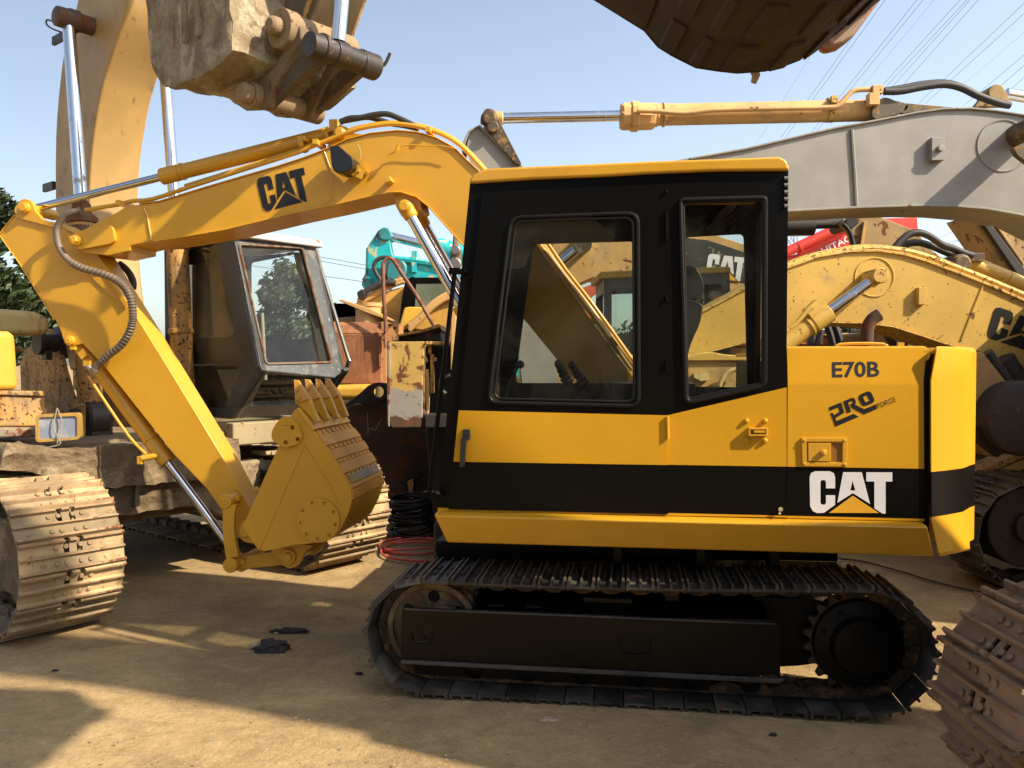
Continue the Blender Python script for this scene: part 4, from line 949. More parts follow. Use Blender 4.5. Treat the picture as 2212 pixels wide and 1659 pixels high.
class PL:
    """any working plane in a machine's own axes: X and Zd span it, N is its far side"""
    def __init__(s, fr, o, X, Zd):
        s.fr = fr; s.o = Vector(o); s.X = Vector(X).normalized(); Zd = Vector(Zd); s.Z = (Zd - s.X*Zd.dot(s.X)).normalized(); s.N = s.Z.cross(s.X)
        s.M = Matrix((s.X, s.N, s.Z)).transposed().to_4x4(); s.M.translation = s.o
        R_ = Matrix.Rotation(-fr.yaw, 3, 'Z'); s.R = R_; s.c = R_ @ (Vector((0, 0, CAMH)) - Vector((fr.o.x, fr.o.y, 0)))
    def hit(s, px, py):
        d = s.R @ ray(px, py); t = (s.o - s.c).dot(s.N)/d.dot(s.N); p = s.c + d*t - s.o
        return (p.dot(s.X), p.dot(s.Z))
    def xz(s, k, pts): return [s.hit(x, y) for x, y in Z(k, pts)]
    def p3(s, k, pts, off=0.0): return [s.M @ Vector((a, off, b)) for a, b in s.xz(k, pts)]
# materials of the worn machines
M['oldyel'] = paint('worn_yellow', (.58, .33, .085), rust=.14, dirt=.4, rs=16, rough=.55, var=.15, streak=.4, bump=.3)
M['oldyel2'] = paint('faded_yellow', (.58, .36, .115), rust=.08, dirt=.15, rough=.5, var=.1, bump=.2)
M['oldrust'] = paint('rusty_yellow', (.52, .29, .08), rust=.24, rs=22, dirt=.45, rough=.65, var=.2, streak=.5, bump=.5, spots=.6)
M['cream'] = paint('cream_panel', (.62, .47, .19), rust=.15, dirt=.2, rough=.5, streak=.3)
M['mud'] = crust('dried_mud', (.17, .12, .068), (.29, .215, .125), (.36, .29, .18), 5, 1.0, .03)
M['mudtrack'] = paint('muddy_shoe', (.42, .31, .17), rust=.16, dirt=.65, rough=.8, var=.35, rc=(.24, .13, .06), dc=(.27, .215, .14), bump=1.0, rs=16, streak=.3, each=True)
EDGE['muddy_shoe'] = paint('muddy_edge', (.30, .18, .085), dirt=.45, rust=.3, rough=.7, dc=(.40, .30, .18))
M['grease'] = paint('grease', (.035, .026, .020), dirt=.3, rough=.5, var=.4, dc=(.16, .10, .06), bump=.8)
M['oldblack'] = paint('worn_black', (.055, .062, .066), rust=.13, dirt=.4, rough=.38, var=.3, rc=(.26, .21, .13), dc=(.24, .225, .18), bump=.4, rs=34, coat=.15)
M['cabdark'] = paint('cab_side_black', (.018, .018, .017), rust=.05, dirt=.35, rough=.35, dc=(.09, .075, .055), rs=30, coat=.15)
M['whiteroof'] = paint('white_roof', (.55, .55, .54), rust=.2, dirt=.2, rough=.4)
M['dirtyglass'] = glass('dusty_glass', (.88, .91, .88), .5, .05, (.42, .40, .34), 3)
M['dimglass'] = glass('brown_glass', (.55, .50, .42), .5, .35, (.24, .20, .14), 3)
M['pale'] = paint('pale_vinyl', (.42, .37, .27), dirt=.4, rough=.7)
FLo = Fr(-2.75, 4.73, -39)
LX = root('excavator', 'large old muddy excavator at the left with raised bucket and worn black cab', 'excavator', FLo)
lp = lambda k, pts, v: FLo.uz(pts, v, k)
path = stadium(-3.95, -.02, .03, .90, .40, .44, sag=.02)
for v in (0.0, 2.2):
    crawler(LX, path, v, .60, 47, .026, M['mudtrack'], M['mud'], holes=True, ridge=.014)
    b = MB(); b.box((-1.95, v+.33, .45), (3.2, .34, .46)); b.cyl((-.42, v+.18, .47), (-.42, v+.45, .47), .34, 32); b.cyl((-3.5, v+.15, .47), (-3.5, v+.45, .47), .34, 32); b.build('track_frame', LX, M['mud'], bevel=.02)
# carbody
def mudslab(k, pts, u, depth, seed, amp=.035):
    p = PL(FLo, (u, 0, 0), (0, 1, 0), (0, 0, 1)); b = MB(); b.prism(p.xz(k, pts), 0, depth*(1 if p.N.x < 0 else -1), M=p.M); b.roughen(amp, .055, 5.0, seed); return b.build('mud_caked_plate', cbody, M['mud'], smooth=0)
b = MB(); b.box((-1.9, 1.4, .68), (2.0, 1.6, .36)); b.cyl((-1.9, 1.4, .9), (-1.9, 1.4, 1.06), .62, 36); cbody = b.build('carbody', LX, M['mud'], bevel=.03)
mudslab('zt', [(60, 215), (400, 235), (900, 225), (1900, 150), (1900, 440), (1560, 482), (1100, 522), (600, 575), (440, 470), (200, 420), (0, 400)], -.60, .7, 1.0)
mudslab('zt', [(560, 560), (1100, 505), (1560, 470), (1900, 560), (1900, 800), (1650, 700), (1400, 708), (1250, 722), (1080, 768), (870, 765), (760, 690)], -.68, .6, 4.0)
mudslab('zt', [(1075, 520), (1112, 516), (1105, 680), (1070, 705)], -.64, .1, 7.0, .012)
# superstructure deck
pdk = PL(FLo, (-.86, 1.4, 1.2), (0, 1, 0), (0, 0, 1))
b = MB(); 
dk = pdk.xz('D', [(0, 958), (0, 925), (100, 930), (240, 940), (350, 935), (480, 925)])
b.box((-2.2, 1.4, 1.08), (2.7, 2.7, .07)); b.build('deck', LX, paint('muddy_deck', (.20, .145, .085), dirt=.6, rough=.85, bump=1.0, dc=(.30, .23, .14)), bevel=.02)
# left side boxes
pf = PL(FLo, (-.95, 0, 0), (0, 1, 0), (0, 0, 1))
def fp(name, k, pts, u, depth, mat, bevel=.015, parent=None, holes=()):
    p = PL(FLo, (u, 0, 0), (0, 1, 0), (0, 0, 1)); b = MB(); q = p.xz(k, pts)
    b.prism(q, 0, -depth if p.N.x < 0 else depth, M=p.M) if False else b.prism(q, 0, depth*(1 if p.N.x < 0 else -1), M=p.M, holes=[p.xz(k, h_) for h_ in holes])
    return b.build(name, parent or LX, mat, bevel=bevel)
fp('tool_box', 'zp', [(-260, 830), (500, 860), (515, 1190), (-260, 1200)], -.98, .9, M['oldrust'], .02)
fp('step_beam', 'zp', [(-260, 1195), (450, 1200), (460, 1300), (-260, 1320)], -.94, .8, paint('bluegrey', (.22, .20, .17), rust=.4, dirt=.5, rough=.7), .02)
fp('side_cover', 'zp', [(-300, 140), (110, 150), (180, 175), (218, 795), (-300, 795)], -1.02, 1.2, paint('sun_yellow', (.70, .42, .05), rust=.08, dirt=.1, rough=.45), .05)
fp('tank_panel', 'zp', [(-300, -120), (380, -70), (560, 0), (560, 190), (-300, 200)], -1.6, 1.4, M['cream'], .05)
fp('box_lid', 'zp', [(-260, 795), (485, 800), (495, 860), (-260, 838)], -.96, .9, M['oldrust'], .01)
# pipe bundle on top of the far tank
b = MB()
for i in range(5): b.tube([(-1.8, -.9, 1.95+i*.02), (-1.9+i*.05, -.2, 2.0+i*.015), (-1.9+i*.07, .3, 1.9-i*.02), (-2.0, .8, 1.75)], .016, 6, 5)
b.build('hose_bundle', LX, M['oldrust'])
# boom foot plates and pins
for vv in (1.17, 1.62):
    b = MB(); q = lp('zp', [(215, 500), (290, 330), (345, 320), (385, 120), (470, 118), (560, 132), (605, 200), (640, 330), (690, 560), (760, 800), (830, 1010), (950, 1020), (960, 1330), (470, 1330), (500, 1000), (300, 860), (225, 790)], 1.17)
    b.prism(q, vv, vv+.04); b.build('boom_bracket', LX, M['oldrust'], bevel=.008)
b = MB(); w = FLo.p3([(395, 275)], 1.02, 'zp')[0]; b.lathe(w, (0, 1, 0), [(0, .085), (.0, .10), (.05, .10), (.055, .075), (.15, .075), (.152, .13), (.17, .13), (.8, .12)], 28); b.box(w+Vector((.05, .06, -.10)), (.1, .05, .08)); b.build('boom_pin', LX, M['grease'], bevel=.006)
# boom
left = [(150, 800), (132, 700), (122, 600), (119, 480), (119, 300), (128, 179), (141, 93), (167, 0)]
right = [(275, 0), (250, 90), (219, 193), (197, 335), (192, 480), (205, 640), (222, 760), (215, 800)]
ql = lp('D', left, 1.2); qr = lp('D', right, 1.2)
(u0, z0) = ql[-1]; (u1, z1) = qr[0]
up = [(u0+.20, z0+.55), (u0+.60, z0+1.15), (u0+1.15, z0+1.55), (u0+1.9, z0+1.72), (u0+2.4, z0+1.6), (u0+2.45, z0+1.35), (u0+1.9, z0+1.22), (u0+1.5, z0+1.02), (u1+.42, z0+.75), (u1+.15, z0+.40)]
b = MB(); b.prism(cm2(ql+up[:4], 3)+up[4:6]+cm2(up[6:]+qr, 3), 1.2, 1.60); lboom = b.build('boom', LX, paint('boom_yellow', (.42, .265, .09), dirt=.25, rust=.0, streak=.1, rough=.5, var=.1, dc=(.20, .17, .12)), bevel=.02)
b = MB(); w = FLo.p3([(395, 115)], 1.15, 'za')[0]
# boom cylinders
for vv, rodtop, capc in ((1.02, (400, 150), (470, 1240)), (1.78, (862, 200), (0, 0))):
    near = vv < 1.4
    if near: A = FLo.p3([(148, 42)], 1.02)[0]; G = FLo.p3([(176, 448)], 1.02)[0]; B = FLo.p3([(196, 905)], 1.02)[0]
    else: d = Vector((0, .76, 0)); A = A0+d; G = G0+d; B = B0+d
    if near: A0, G0, B0 = A, G, B
    ax = (B-G).normalized(); L = (B-G).length
    b = MB(); b.lathe(G-ax*.02, ax, [(0, .055), (.02, .06), (.10, .062), (.12, .10), (.26, .105), (.27, .088), (L-.1, .088), (L-.08, .11), (L+.02, .11)], 28)
    b.lathe(G+ax*(L*.56), ax, [(0, .09), (.002, .10), (.04, .10), (.042, .09)], 28)
    bar = b.build('boom_cylinder', LX, M['oldrust'], bevel=.003)
    b = MB(); b.lathe(G-ax*.12, ax, [(0, .0), (.10, .066), (.16, .068), (.20, .112), (.24, .112), (.25, .10), (.33, .108), (.35, .095)], 24); b.build('cylinder_head', bar, paint('brown_rust', (.13, .07, .035), rust=.6, dirt=.2, rough=.8, bump=.9), bevel=.004)
    b = MB(); b.cyl(A, G, .047, 28); b.build('cylinder_rod', bar, M['chrome_dirty'])
    b = MB(); s = -1 if near else 1
    b.lathe(A+Vector((0, -.10*1, 0)), (0, 1, 0), [(0, .06), (.01, .075), (.09, .078), (.10, .085), (.17, .085), (.18, .07), (.34, .07)] if near else [(-.05, .07), (.06, .085), (.14, .085), (.2, .05)], 24); b.build('rod_end', bar, paint('burnt', (.09, .05, .03), rust=.5, rough=.6, bump=.8), bevel=.004)
    b = MB(); b.cyl(B+Vector((0, -.16, 0)), B+Vector((0, .14, 0)), .085, 26, ch=.01); b.cyl(B+Vector((0, -.07, 0)), B+Vector((0, .1, 0)), .15, 26, ch=.02); b.box(B+Vector((0, .03, -.10)), (.24, .16, .22)); b.build('cylinder_base', LX, M['grease'], bevel=.01)
b = MB(); w = FLo.p3([(310, 155)], 1.02, 'za')[0]; b.tube(FLo.p3([(350, 185), (300, 165), (270, 140), (275, 115), (320, 130)], 1.0, 'za'), .007, 6, 4); b.build('grease_line', lboom, M['hose'])
for c in ((340, 225), (285, 1085)):
    w = FLo.p3([c], 1.25, 'za')[0]; b = MB(); b.box(w, (.20, .03, .07)); b.build('hose_clamp', lboom, M['grease'], bevel=.004)
# work lamp with string
w = FLo.p3([(635, 1200)], .8, 'zp')[0]; b = MB(); rt = Matrix.Rotation(R(-62), 4, 'Z')
pfr = PL(FLo, w, (rt @ Vector((1, 0, 0))), (0, 0, 1))
b = MB(); fr_ = rounded([(-.135, -.095), (.135, -.08), (.135, .095), (-.135, .085)], .03); hl_ = rounded([(-.115, -.075), (.115, -.065), (.115, .075), (-.115, .068)], .02)
o0 = PL(FLo, (-.70, 0, 0), (0, 1, 0), (0, 0, 1)).p3('zp', [(630, 1200)])[0]; fx = Vector((.63, .777, 0)) # lamp faces the camera side
rw2l = Matrix.Rotation(-FLo.yaw, 3, 'Z'); pL = PL(FLo, o0, rw2l @ Vector((.97, .22, 0)), (0, 0, 1))
b.prism(fr_, 0, .12, M=pL.M, holes=[hl_]); b.prism(fr_, .09, .13, M=pL.M); wl = b.build('work_lamp', LX, paint('lamp_yellow', (.42, .25, .05), dirt=.5, rough=.6), bevel=.006)
b = MB(); b.prism(hl_, .012, .03, M=pL.M); lens = b.build('lens', wl, paint('lens', (.22, .26, .34), dirt=.5, rough=.2, dc=(.5, .5, .48)))
b = MB(); b.tube([pL.M @ Vector(q) for q in ((0, -.01, .13), (-.02, -.015, 0), (.02, -.02, -.10), (-.06, -.02, -.13), (-.2, -.02, -.2))], .004, 5, 4); b.tube([pL.M @ Vector(q) for q in ((0, -.01, .13), (.03, -.015, .03), (0, -.02, -.1))], .004, 5, 4); b.build('tie_string', wl, flat('string', (.30, .28, .22), .8))
# cab
VC = 1.86; VC2 = 2.55
A = FLo.p3([(507, 520)], VC)[0]; Bc = FLo.p3([(566, 800)], VC)[0]; C0 = FLo.p3([(500, 905)], VC)[0]
pw = PL(FLo, Bc, (0, 1, 0), A-Bc)
fo = pw.xz('zb', [(1365, 205), (1795, 235), (1830, 260), (1985, 900), (1985, 985), (1945, 1015), (1530, 975), (1505, 950)])
VC2 = VC+max(p[0] for p in fo)
wi = rounded(pw.xz('zb', [(1385, 240), (1755, 262), (1925, 925), (1545, 935)]), .03)
b = MB(); sgn = 1 if pw.N.x < 0 else -1
b.prism(fo, 0, .05*sgn, M=pw.M, holes=[wi])
cabm = b.build('cab', LX, M['oldblack'], bevel=.012)
b = MB(); b.tube([pw.M @ Vector((a, -.004*sgn, c)) for a, c in wi], .011, 6, closed=True); b.build('window_seal', cabm, paint('seal_rust', (.16, .12, .08), rust=.5, rough=.7))
b = MB(); b.prism(wi, .015*sgn, .02*sgn, M=pw.M); b.build('windscreen', cabm, M['dirtyglass'])
# lower front panel with clear pane
pl2_ = PL(FLo, C0, (0, 1, 0), Bc-C0)
g0 = pl2_.xz('zb', [(1530, 985), (1945, 1025), (1700, 1190), (1560, 1255), (1345, 1250)]); b = MB()
q = [(pl2_.hit(*Z('zb', [(1530, 975)])[0])), (pl2_.hit(*Z('zb', [(1945, 1015)])[0])), (pl2_.hit(*Z('zb', [(1800, 1195)])[0])), (pl2_.hit(*Z('zb', [(1345, 1250)])[0]))]
q = [(0, 0), (.86, 0), (.86, q[0][1]), (0, q[0][1])]; hh = q[2][1]
b.prism(q, 0, .04*sgn, M=pl2_.M, holes=[rounded([(.10, hh*.28), (.78, hh*.28), (.80, hh*.93), (.06, hh*.93)], .03)]); b.build('lower_front_panel', cabm, M['oldblack'], bevel=.01)
b = MB(); b.prism(rounded([(.10, hh*.28), (.78, hh*.28), (.80, hh*.93), (.06, hh*.93)], .03), .015*sgn, .02*sgn, M=pl2_.M); b.build('lower_pane', cabm, M['dirtyglass'])
# cab side (facing the boom), roof, far walls
pside = [(507, 520), (566, 800), (500, 905), (380, 935), (340, 930), (340, 520)]
sdu = lp('D', pside, VC); back = FLo.hit(356, 700, VC)[0]; zt = sdu[0][1]+.03; zb2 = sdu[2][1]
so_ = [sdu[0], sdu[1], sdu[2], (back, zb2), (back, zt)]
w1 = rounded(lp('zb', [(1010, 250), (1240, 215), (1310, 500), (1365, 760), (1330, 775), (1010, 790)], VC), .03); w1 = rounded([(back+.07, zt-.06)]+lp('zb', [(1245, 222), (1312, 520), (1368, 740), (1330, 775)], VC)+[(back+.07, lp('zb', [(1100, 785)], VC)[0][1])], .04)
w2 = rounded([(back+.08, lp('zb', [(1100, 935)], VC)[0][1])]+lp('zb', [(1380, 940), (1385, 1000), (1310, 1190)], VC)+[(back+.08, lp('zb', [(1100, 1190)], VC)[0][1])], .03)
b = MB(); b.prism(so_, VC, VC+.04, holes=[w1, w2]); b.prism(so_, VC2-.03, VC2, holes=[[(p[0]*.94+sdu[0][0]*.06-.03, p[1]) for p in w1]]); b.prism([(back, zb2), (back+.04, zb2), (back+.04, zt-1.0), (back, zt-1.0)], VC, VC2)
b.prism([(back, zt-.12), (back+.04, zt-.12), (back+.04, zt), (back, zt)], VC, VC2); b.build('cab_wall', cabm, M['cabdark'], bevel=.008)
b = MB(); b.prism(w1, VC+.012, VC+.02); b.prism(w2, VC+.012, VC+.02); b.build('side_glass', cabm, M['dimglass'])
b = MB(); b.prism(rounded([(back-.03, zt), (sdu[0][0]+.05, zt), (sdu[0][0]+.02, zt+.06), (sdu[0][0]-.1, zt+.09), (back, zt+.09)], .02), VC-.03, VC2+.03); b.build('cab_roof', cabm, M['whiteroof'], bevel=.025, seg=3)
b = MB(); b.box((sdu[0][0]-.75, 2.3, zb2+.55), (.40, .45, .14)); b.box((sdu[0][0]-.95, 2.3, zb2+.95), (.14, .45, .75)); b.build('seat', cabm, M['pale'], bevel=.05, seg=3)
b = MB(); b.cyl((sdu[0][0]-.1, 2.05, zb2+.3), (sdu[0][0]-.14, 2.05, zb2+.85), .015, 8); b.cyl((sdu[0][0]-.1, 2.2, zb2+.3), (sdu[0][0]-.14, 2.2, zb2+.85), .015, 8); b.build('travel_lever', cabm, M['pale'])
b = MB(); b.tube(FLo.p3([(1815, 235), (1835, 260), (1870, 400), (2010, 860), (2025, 920), (1980, 1020), (1950, 1050)], VC2+.08, 'zb'), .017, 8, 3); b.build('grab_rail', cabm, M['oldblack'])
b = MB(); qd = lp('D', [(555, 906), (420, 935), (340, 950)], VC); 
b.box((sdu[2][0]-.75, 2.29, zb2-.12), (1.6, .9, .18)); b.build('cab_base', LX, paint('sill', (.32, .26, .15), rust=.3, dirt=.5, rough=.7), bevel=.015)
# ---- raised bucket and arm, part of the same machine
BW0, BW1 = .86, 1.76
bs = lp('zk', [(150, -260), (175, 0), (182, 200), (188, 400), (205, 520), (235, 610), (275, 690), (325, 735), (430, 742), (540, 712), (640, 688), (780, 580), (860, 505), (920, 435), (912, 200), (902, 0), (880, -220), (500, -330)], BW0)
b = MB(); 
n_ = 12; rs = []
for i in range(n_+1):
    v = BW0+(BW1-BW0)*i/n_; e = .02*math.sin(i*1.9)+(.03 if i in (0, n_) else 0)
    cu = sum(p[0] for p in bs)/len(bs); cz = sum(p[1] for p in bs)/len(bs)
    rs.append([Vector((cu+(a-cu)*(1-e*.6)+.008*math.sin(j*2.1+i), v, cz+(c-cz)*(1-e*.6)+.010*math.cos(j*1.3+i*1.7))) for j, (a, c) in enumerate(bs)])
b.rings(rs); b.roughen(.028, .07, 4.5, 3.0); lbk = b.build('bucket', LX, crust('bucket_mud', (.21, .15, .09), (.37, .30, .19), (.46, .40, .28), 4.5, .9, .02, patch=.6), smooth=50)
b = MB()
for i in range(3):
    vv = BW0-.012; q = lp('zk', [(360+i*110, -40), (400+i*110, -40), (400+i*110, 430-i*60), (360+i*110, 430-i*60)], BW0-.01)
    b.prism(q, BW0-.012, BW0+.03)
b.build('wear_bar', lbk, crust('wear_mud', (.24, .15, .08), (.38, .28, .17), None, 6, .8, .02), bevel=.008)
for vv in (1.12, 1.44):
    b = MB(); q = lp('zk', [(1090, 760), (1150, 690), (1300, 560), (1370, 400), (1250, 330), (1262, 230), (1330, 150), (1430, 145), (1505, 230), (1515, 330), (1470, 420), (1330, 650), (1240, 860), (1200, 940), (1130, 945), (1080, 880)], 1.12)
    b.prism(q, vv, vv+.07); b.build('bucket_ear', lbk, paint('ear', (.17, .12, .07), rust=.2, dirt=.7, dc=(.24, .18, .105), rough=.8, bump=.9), bevel=.015)
for c, r1, r2 in (((1385, 265), .115, .055), ((1130, 840), .075, .062)):
    b = MB(); w = FLo.p3([c], 1.12, 'zk')[0]; b.lathe(w+Vector((0, -.05, 0)), (0, 1, 0), [(0, r1*.75), (.0, r1), (.09, r1), (.10, r1*.9), (.52, r1*.9), (.53, r1*.6)], 28); b.lathe(w+Vector((0, -.05, 0)), (0, -1, 0), [(0, r2), (.05, r2), (.07, r2*.7)], 20); b.build('bucket_pin', lbk, paint('pin_mud', (.27, .19, .11), rust=.2, rs=18, dirt=.8, rough=.8, bump=.9), bevel=.006)
b = MB(); w0 = FLo.p3([(1575, 380)], 1.08, 'zk')[0]; b.lathe(w0, (0, 1, 0), [(0, .05), (.005, .072), (.08, .075), (.085, .085), (.11, .085), (.115, .07), (.17, .07), (.175, .080), (.26, .080), (.265, .07), (.37, .07), (.375, .078), (.50, .078), (.505, .05)], 28); b.tube([w0+Vector((0, .50, 0)), w0+Vector((.04, .54, .02)), w0+Vector((.07, .56, .09))], .011, 8, 3)
b.build('link_shaft', LX, paint('shaft', (.035, .027, .02), rust=.2, rs=18, dirt=.3, dc=(.12, .09, .06), rough=.4, bump=.6), bevel=.004)
for vv in (1.16, 1.46):
    b = MB(); wa = FLo.p3([(1150, 860)], 1.12, 'zk')[0]; wb = w0
    d = (wb-wa); d.y = 0; dn = Vector((d.z, 0, -d.x)).normalized()*.06
    wa2 = Vector((wa.x, vv, wa.z)); wb2 = Vector((wb.x, vv, wb.z)); b.plate([wa2-dn, wb2-dn, wb2+dn, wa2+dn], (0, .05, 0)); b.build('tipping_link', LX, paint('greasy_link', (.10, .075, .045), dirt=.5, rough=.7, dc=(.19, .14, .08), bump=.7), bevel=.01)
b = MB(); rt_ = w0+Vector((0, .20, 0)); b.cyl(rt_+Vector((.02, 0, .07)), rt_+Vector((.22, 0, 1.4)), .042, 24); bcl = b.build('bucket_cylinder', LX, M['chrome_dirty'])
b = MB(); b.cyl(rt_+Vector((.12, 0, .95)), rt_+Vector((.36, 0, 2.3)), .075, 24); b.build('cylinder_barrel', bcl, M['oldyel'])
# arm from the boom tip down to the bucket pin
tipu, tipz = u0+2.2, z0+1.45; pin = FLo.p3([(1385, 265)], 1.2, 'zk')[0]
b = MB(); q = [(pin.x-.09, pin.z), (pin.x, pin.z-.09), (pin.x+.12, pin.z-.02), (pin.x+.42, pin.z+.45)]+[(tipu+.35, tipz+.1), (tipu+.1, tipz+.5), (tipu-.35, tipz+.2), (pin.x-.02, pin.z+.7)]
b.prism(q, 1.24, 1.58); b.build('arm', LX, paint('greased_arm', (.13, .095, .055), dirt=.5, rough=.7, dc=(.20, .15, .09), bump=.6), bevel=.015)
b = MB(); b.ribbon([(pin.x+.10, pin.z-.02), (pin.x+.40, pin.z+.45), (tipu+.30, tipz)], .02, 1.22, 1.60); b.build('arm_edge', LX, M['oldrust'])
def P_(fr, k, pts, v): return fr.uz(pts, v, k)
def prismo(parent, name, fr, k, pts, v0, v1, mat, bevel=.01, holes=(), smooth_curve=0, rnd=0):
    q = P_(fr, k, pts, v0)
    if smooth_curve: q = cm2(q, smooth_curve, True)
    if rnd: q = rounded(q, rnd)
    b = MB(); b.prism(q, v0, v1, holes=[P_(fr, k, h_, v0) for h_ in holes]); return b.build(name, parent, mat, bevel=bevel)
def tubeo(parent, name, fr, k, pts, v, r, mat, n=5, seg=10):
    b = MB(); b.tube(fr.p3(pts, v, k), r, seg, n); return b.build(name, parent, mat)
M['grey'] = paint('grey_primer', (.285, .28, .255), rough=.55, var=.10, dirt=.18, dc=(.27, .25, .20), bump=.15)
M['greyedge'] = paint('grey_edge', (.27, .255, .22), rough=.6, var=.15, rust=.1)
M['tan'] = paint('dusty_tan', (.60, .36, .13), rust=.12, dirt=.35, rough=.6, var=.12, bump=.2, dc=(.38, .27, .15))
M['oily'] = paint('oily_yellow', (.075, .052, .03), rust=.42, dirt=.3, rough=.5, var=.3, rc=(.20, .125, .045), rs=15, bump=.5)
M['catyel'] = paint('pale_yellow', (.60, .385, .075), rust=.05, dirt=.12, rough=.5, var=.08, spots=.15, bump=.15)
M['catedge'] = paint('chipped_yellow', (.62, .40, .09), rust=.38, rough=.6, rc=(.09, .05, .025), rs=30)
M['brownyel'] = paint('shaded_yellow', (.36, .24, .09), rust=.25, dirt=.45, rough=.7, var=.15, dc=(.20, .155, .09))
M['darkst'] = paint('dark_steel', (.026, .021, .017), rust=.15, rs=18, dirt=.25, rough=.65, bump=.5, dc=(.06, .045, .03))
# ================= grey-boomed excavator at the right
FG = Fr(0, 7.2, 0)
GX = root('excavator', 'large excavator with plain grey boom and long tan cylinder, behind the black cab', 'excavator', FG)
tp = Z('ze', [(2900, 1010), (2500, 760), (2212, 660), (2050, 635), (1900, 622), (1750, 625), (1600, 645), (1420, 680), (1290, 705), (1120, 735), (840, 800), (600, 857), (270, 915)])+[(1330, 372), (1180, 420), (1130, 450), (1118, 475)]
bt = [(1130, 500), (1180, 505), (1389, 478)]+Z('ze', [(843, 1232), (1230, 1212), (1600, 1200), (1800, 1203), (2000, 1220), (2212, 1258), (2500, 1400), (2700, 1600), (2800, 1900), (3100, 1950), (3250, 1700)])
b = MB(); b.prism(P_(FG, 'D', tp+bt, .02), .02, .50); b.mi = 1; b.ribbon(P_(FG, 'D', bt[2:9], .0), .02, -.01, .53); b.ribbon(P_(FG, 'D', tp[1:13], .0), .018, -.005, .53)
gb = b.build('boom', GX, [M['grey'], M['greyedge']], bevel=.006)
b = MB(); b.tube(FG.p3([(1212, 752), (1222, 900), (1232, 1050), (1240, 1210)], .012, 'ze'), .014, 6, 2); b.build('weld_seam', gb, M['grey'])
b = MB(); w = FG.p3([(1702, 870)], 0, 'ze')[0]; b.box(w, (.11, .08, .19)); b.hexn(w+Vector((.01, -.04, .0)), (0, -1, 0), .03, .03); b.build('bracket_block', gb, M['grey'], bevel=.006)
b = MB(); w = FG.p3([(2090, 845)], .02, 'ze')[0]; r_ = .215; b.tube([w+Vector((r_*math.cos(t*math.pi/20), 0, r_*math.sin(t*math.pi/20))) for t in range(40)], .010, 6, closed=True); b.build('boss_ring', gb, M['grey'])
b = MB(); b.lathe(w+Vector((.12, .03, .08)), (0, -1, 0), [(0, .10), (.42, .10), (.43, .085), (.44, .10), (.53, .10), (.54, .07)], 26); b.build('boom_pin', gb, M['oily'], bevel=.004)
wp = w+Vector((.12, -.40, .08))
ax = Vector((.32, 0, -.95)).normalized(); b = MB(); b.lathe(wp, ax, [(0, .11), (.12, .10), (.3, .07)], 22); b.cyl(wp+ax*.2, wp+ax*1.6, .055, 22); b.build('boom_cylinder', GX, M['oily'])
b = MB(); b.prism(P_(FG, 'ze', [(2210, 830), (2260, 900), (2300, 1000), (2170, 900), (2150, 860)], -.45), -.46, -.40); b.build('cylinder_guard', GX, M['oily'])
gcyl = pcyl(GX, FG, (1060, 256), (1905, 238), (1345, 252), .25, .092, .046, [M['tan'], M['chrome_dirty']], gl=.30, eye=.07)
b = MB(); G_ = FG.p3([(1345, 252)], .25)[0]; b.lathe(G_, (1, 0, 0), [(-.02, .10), (0, .118), (.07, .118), (.075, .132), (.13, .132), (.135, .118), (.26, .114), (.28, .10)], 10)
for t in range(8): b.hexn(G_+Vector((0, .10*math.cos(t*.785), .10*math.sin(t*.785))), (-1, 0, 0), .014, .02)
b.build('gland_flange', gcyl, M['tan'], bevel=.003)
b = MB()
for vv in (.10, .34):
    b.prism(cm2(P_(FG, 'ze', [(1330, 640), (1360, 590), (1410, 565), (1470, 585), (1530, 600), (1540, 630), (1490, 660), (1350, 690)], vv), 3, True), vv, vv+.05)
    b.prism(P_(FG, 'ze', [(1500, 660), (1530, 598), (1800, 622), (1700, 640)], vv), vv, vv+.04)
b.build('cylinder_lug', gb, M['oily'], bevel=.006)
b = MB(); b.tube(FG.p3(Z('zd', [(1930, 200), (2060, 205), (2212, 215)])+Z('ze', [(400, 640), (800, 630), (1070, 625), (1130, 615), (1180, 565), (1230, 525), (1320, 520)]), .10), .022, 10, 3)
w = FG.p3([(1355, 525)], .10, 'ze')[0]; b.box(w, (.09, .08, .07)); b.box(w+Vector((-.03, 0, -.08)), (.09, .08, .1)); b.build('cylinder_pipe', gcyl, M['tan'], bevel=.004)
b = MB(); w = FG.p3([(1083, 640)], .25, 'ze')[0]; b.pipe(w-Vector((.025, 0, -.0)), w+Vector((.025, 0, 0)), .105, .09, 26); b.box(w+Vector((0, -.10, .06)), (.05, .05, .06)); b.build('pipe_clamp', gcyl, M['catedge'])
for off, vv in ((0, .08), (14, .16)):
    tubeo(gb, 'hydraulic_hose', FG, 'ze', [(1400, 530), (1500, 528-off), (1620, 505-off), (1750, 490-off*.5), (1850, 510), (1950, 558), (2070, 600), (2130, 612)], vv, .032, M['hose'])
b = MB(); b.prism(rounded(P_(FG, 'ze', [(1920, 622), (1985, 545), (2020, 505), (2080, 500), (2110, 530), (2135, 615)], .3), .03), .3, .36); b.lathe(FG.p3([(2055, 535)], .28, 'ze')[0], (0, 1, 0), [(0, .07), (.2, .07)], 20); b.build('top_lug', gb, M['brownyel'], bevel=.006)
b = MB(); b.cyl(FG.p3([(2110, 545)], .4, 'ze')[0], FG.p3([(2500, 610)], .4, 'ze')[0], .05, 20); b.build('upper_rod', gb, M['chrome_dirty'])
b = MB()
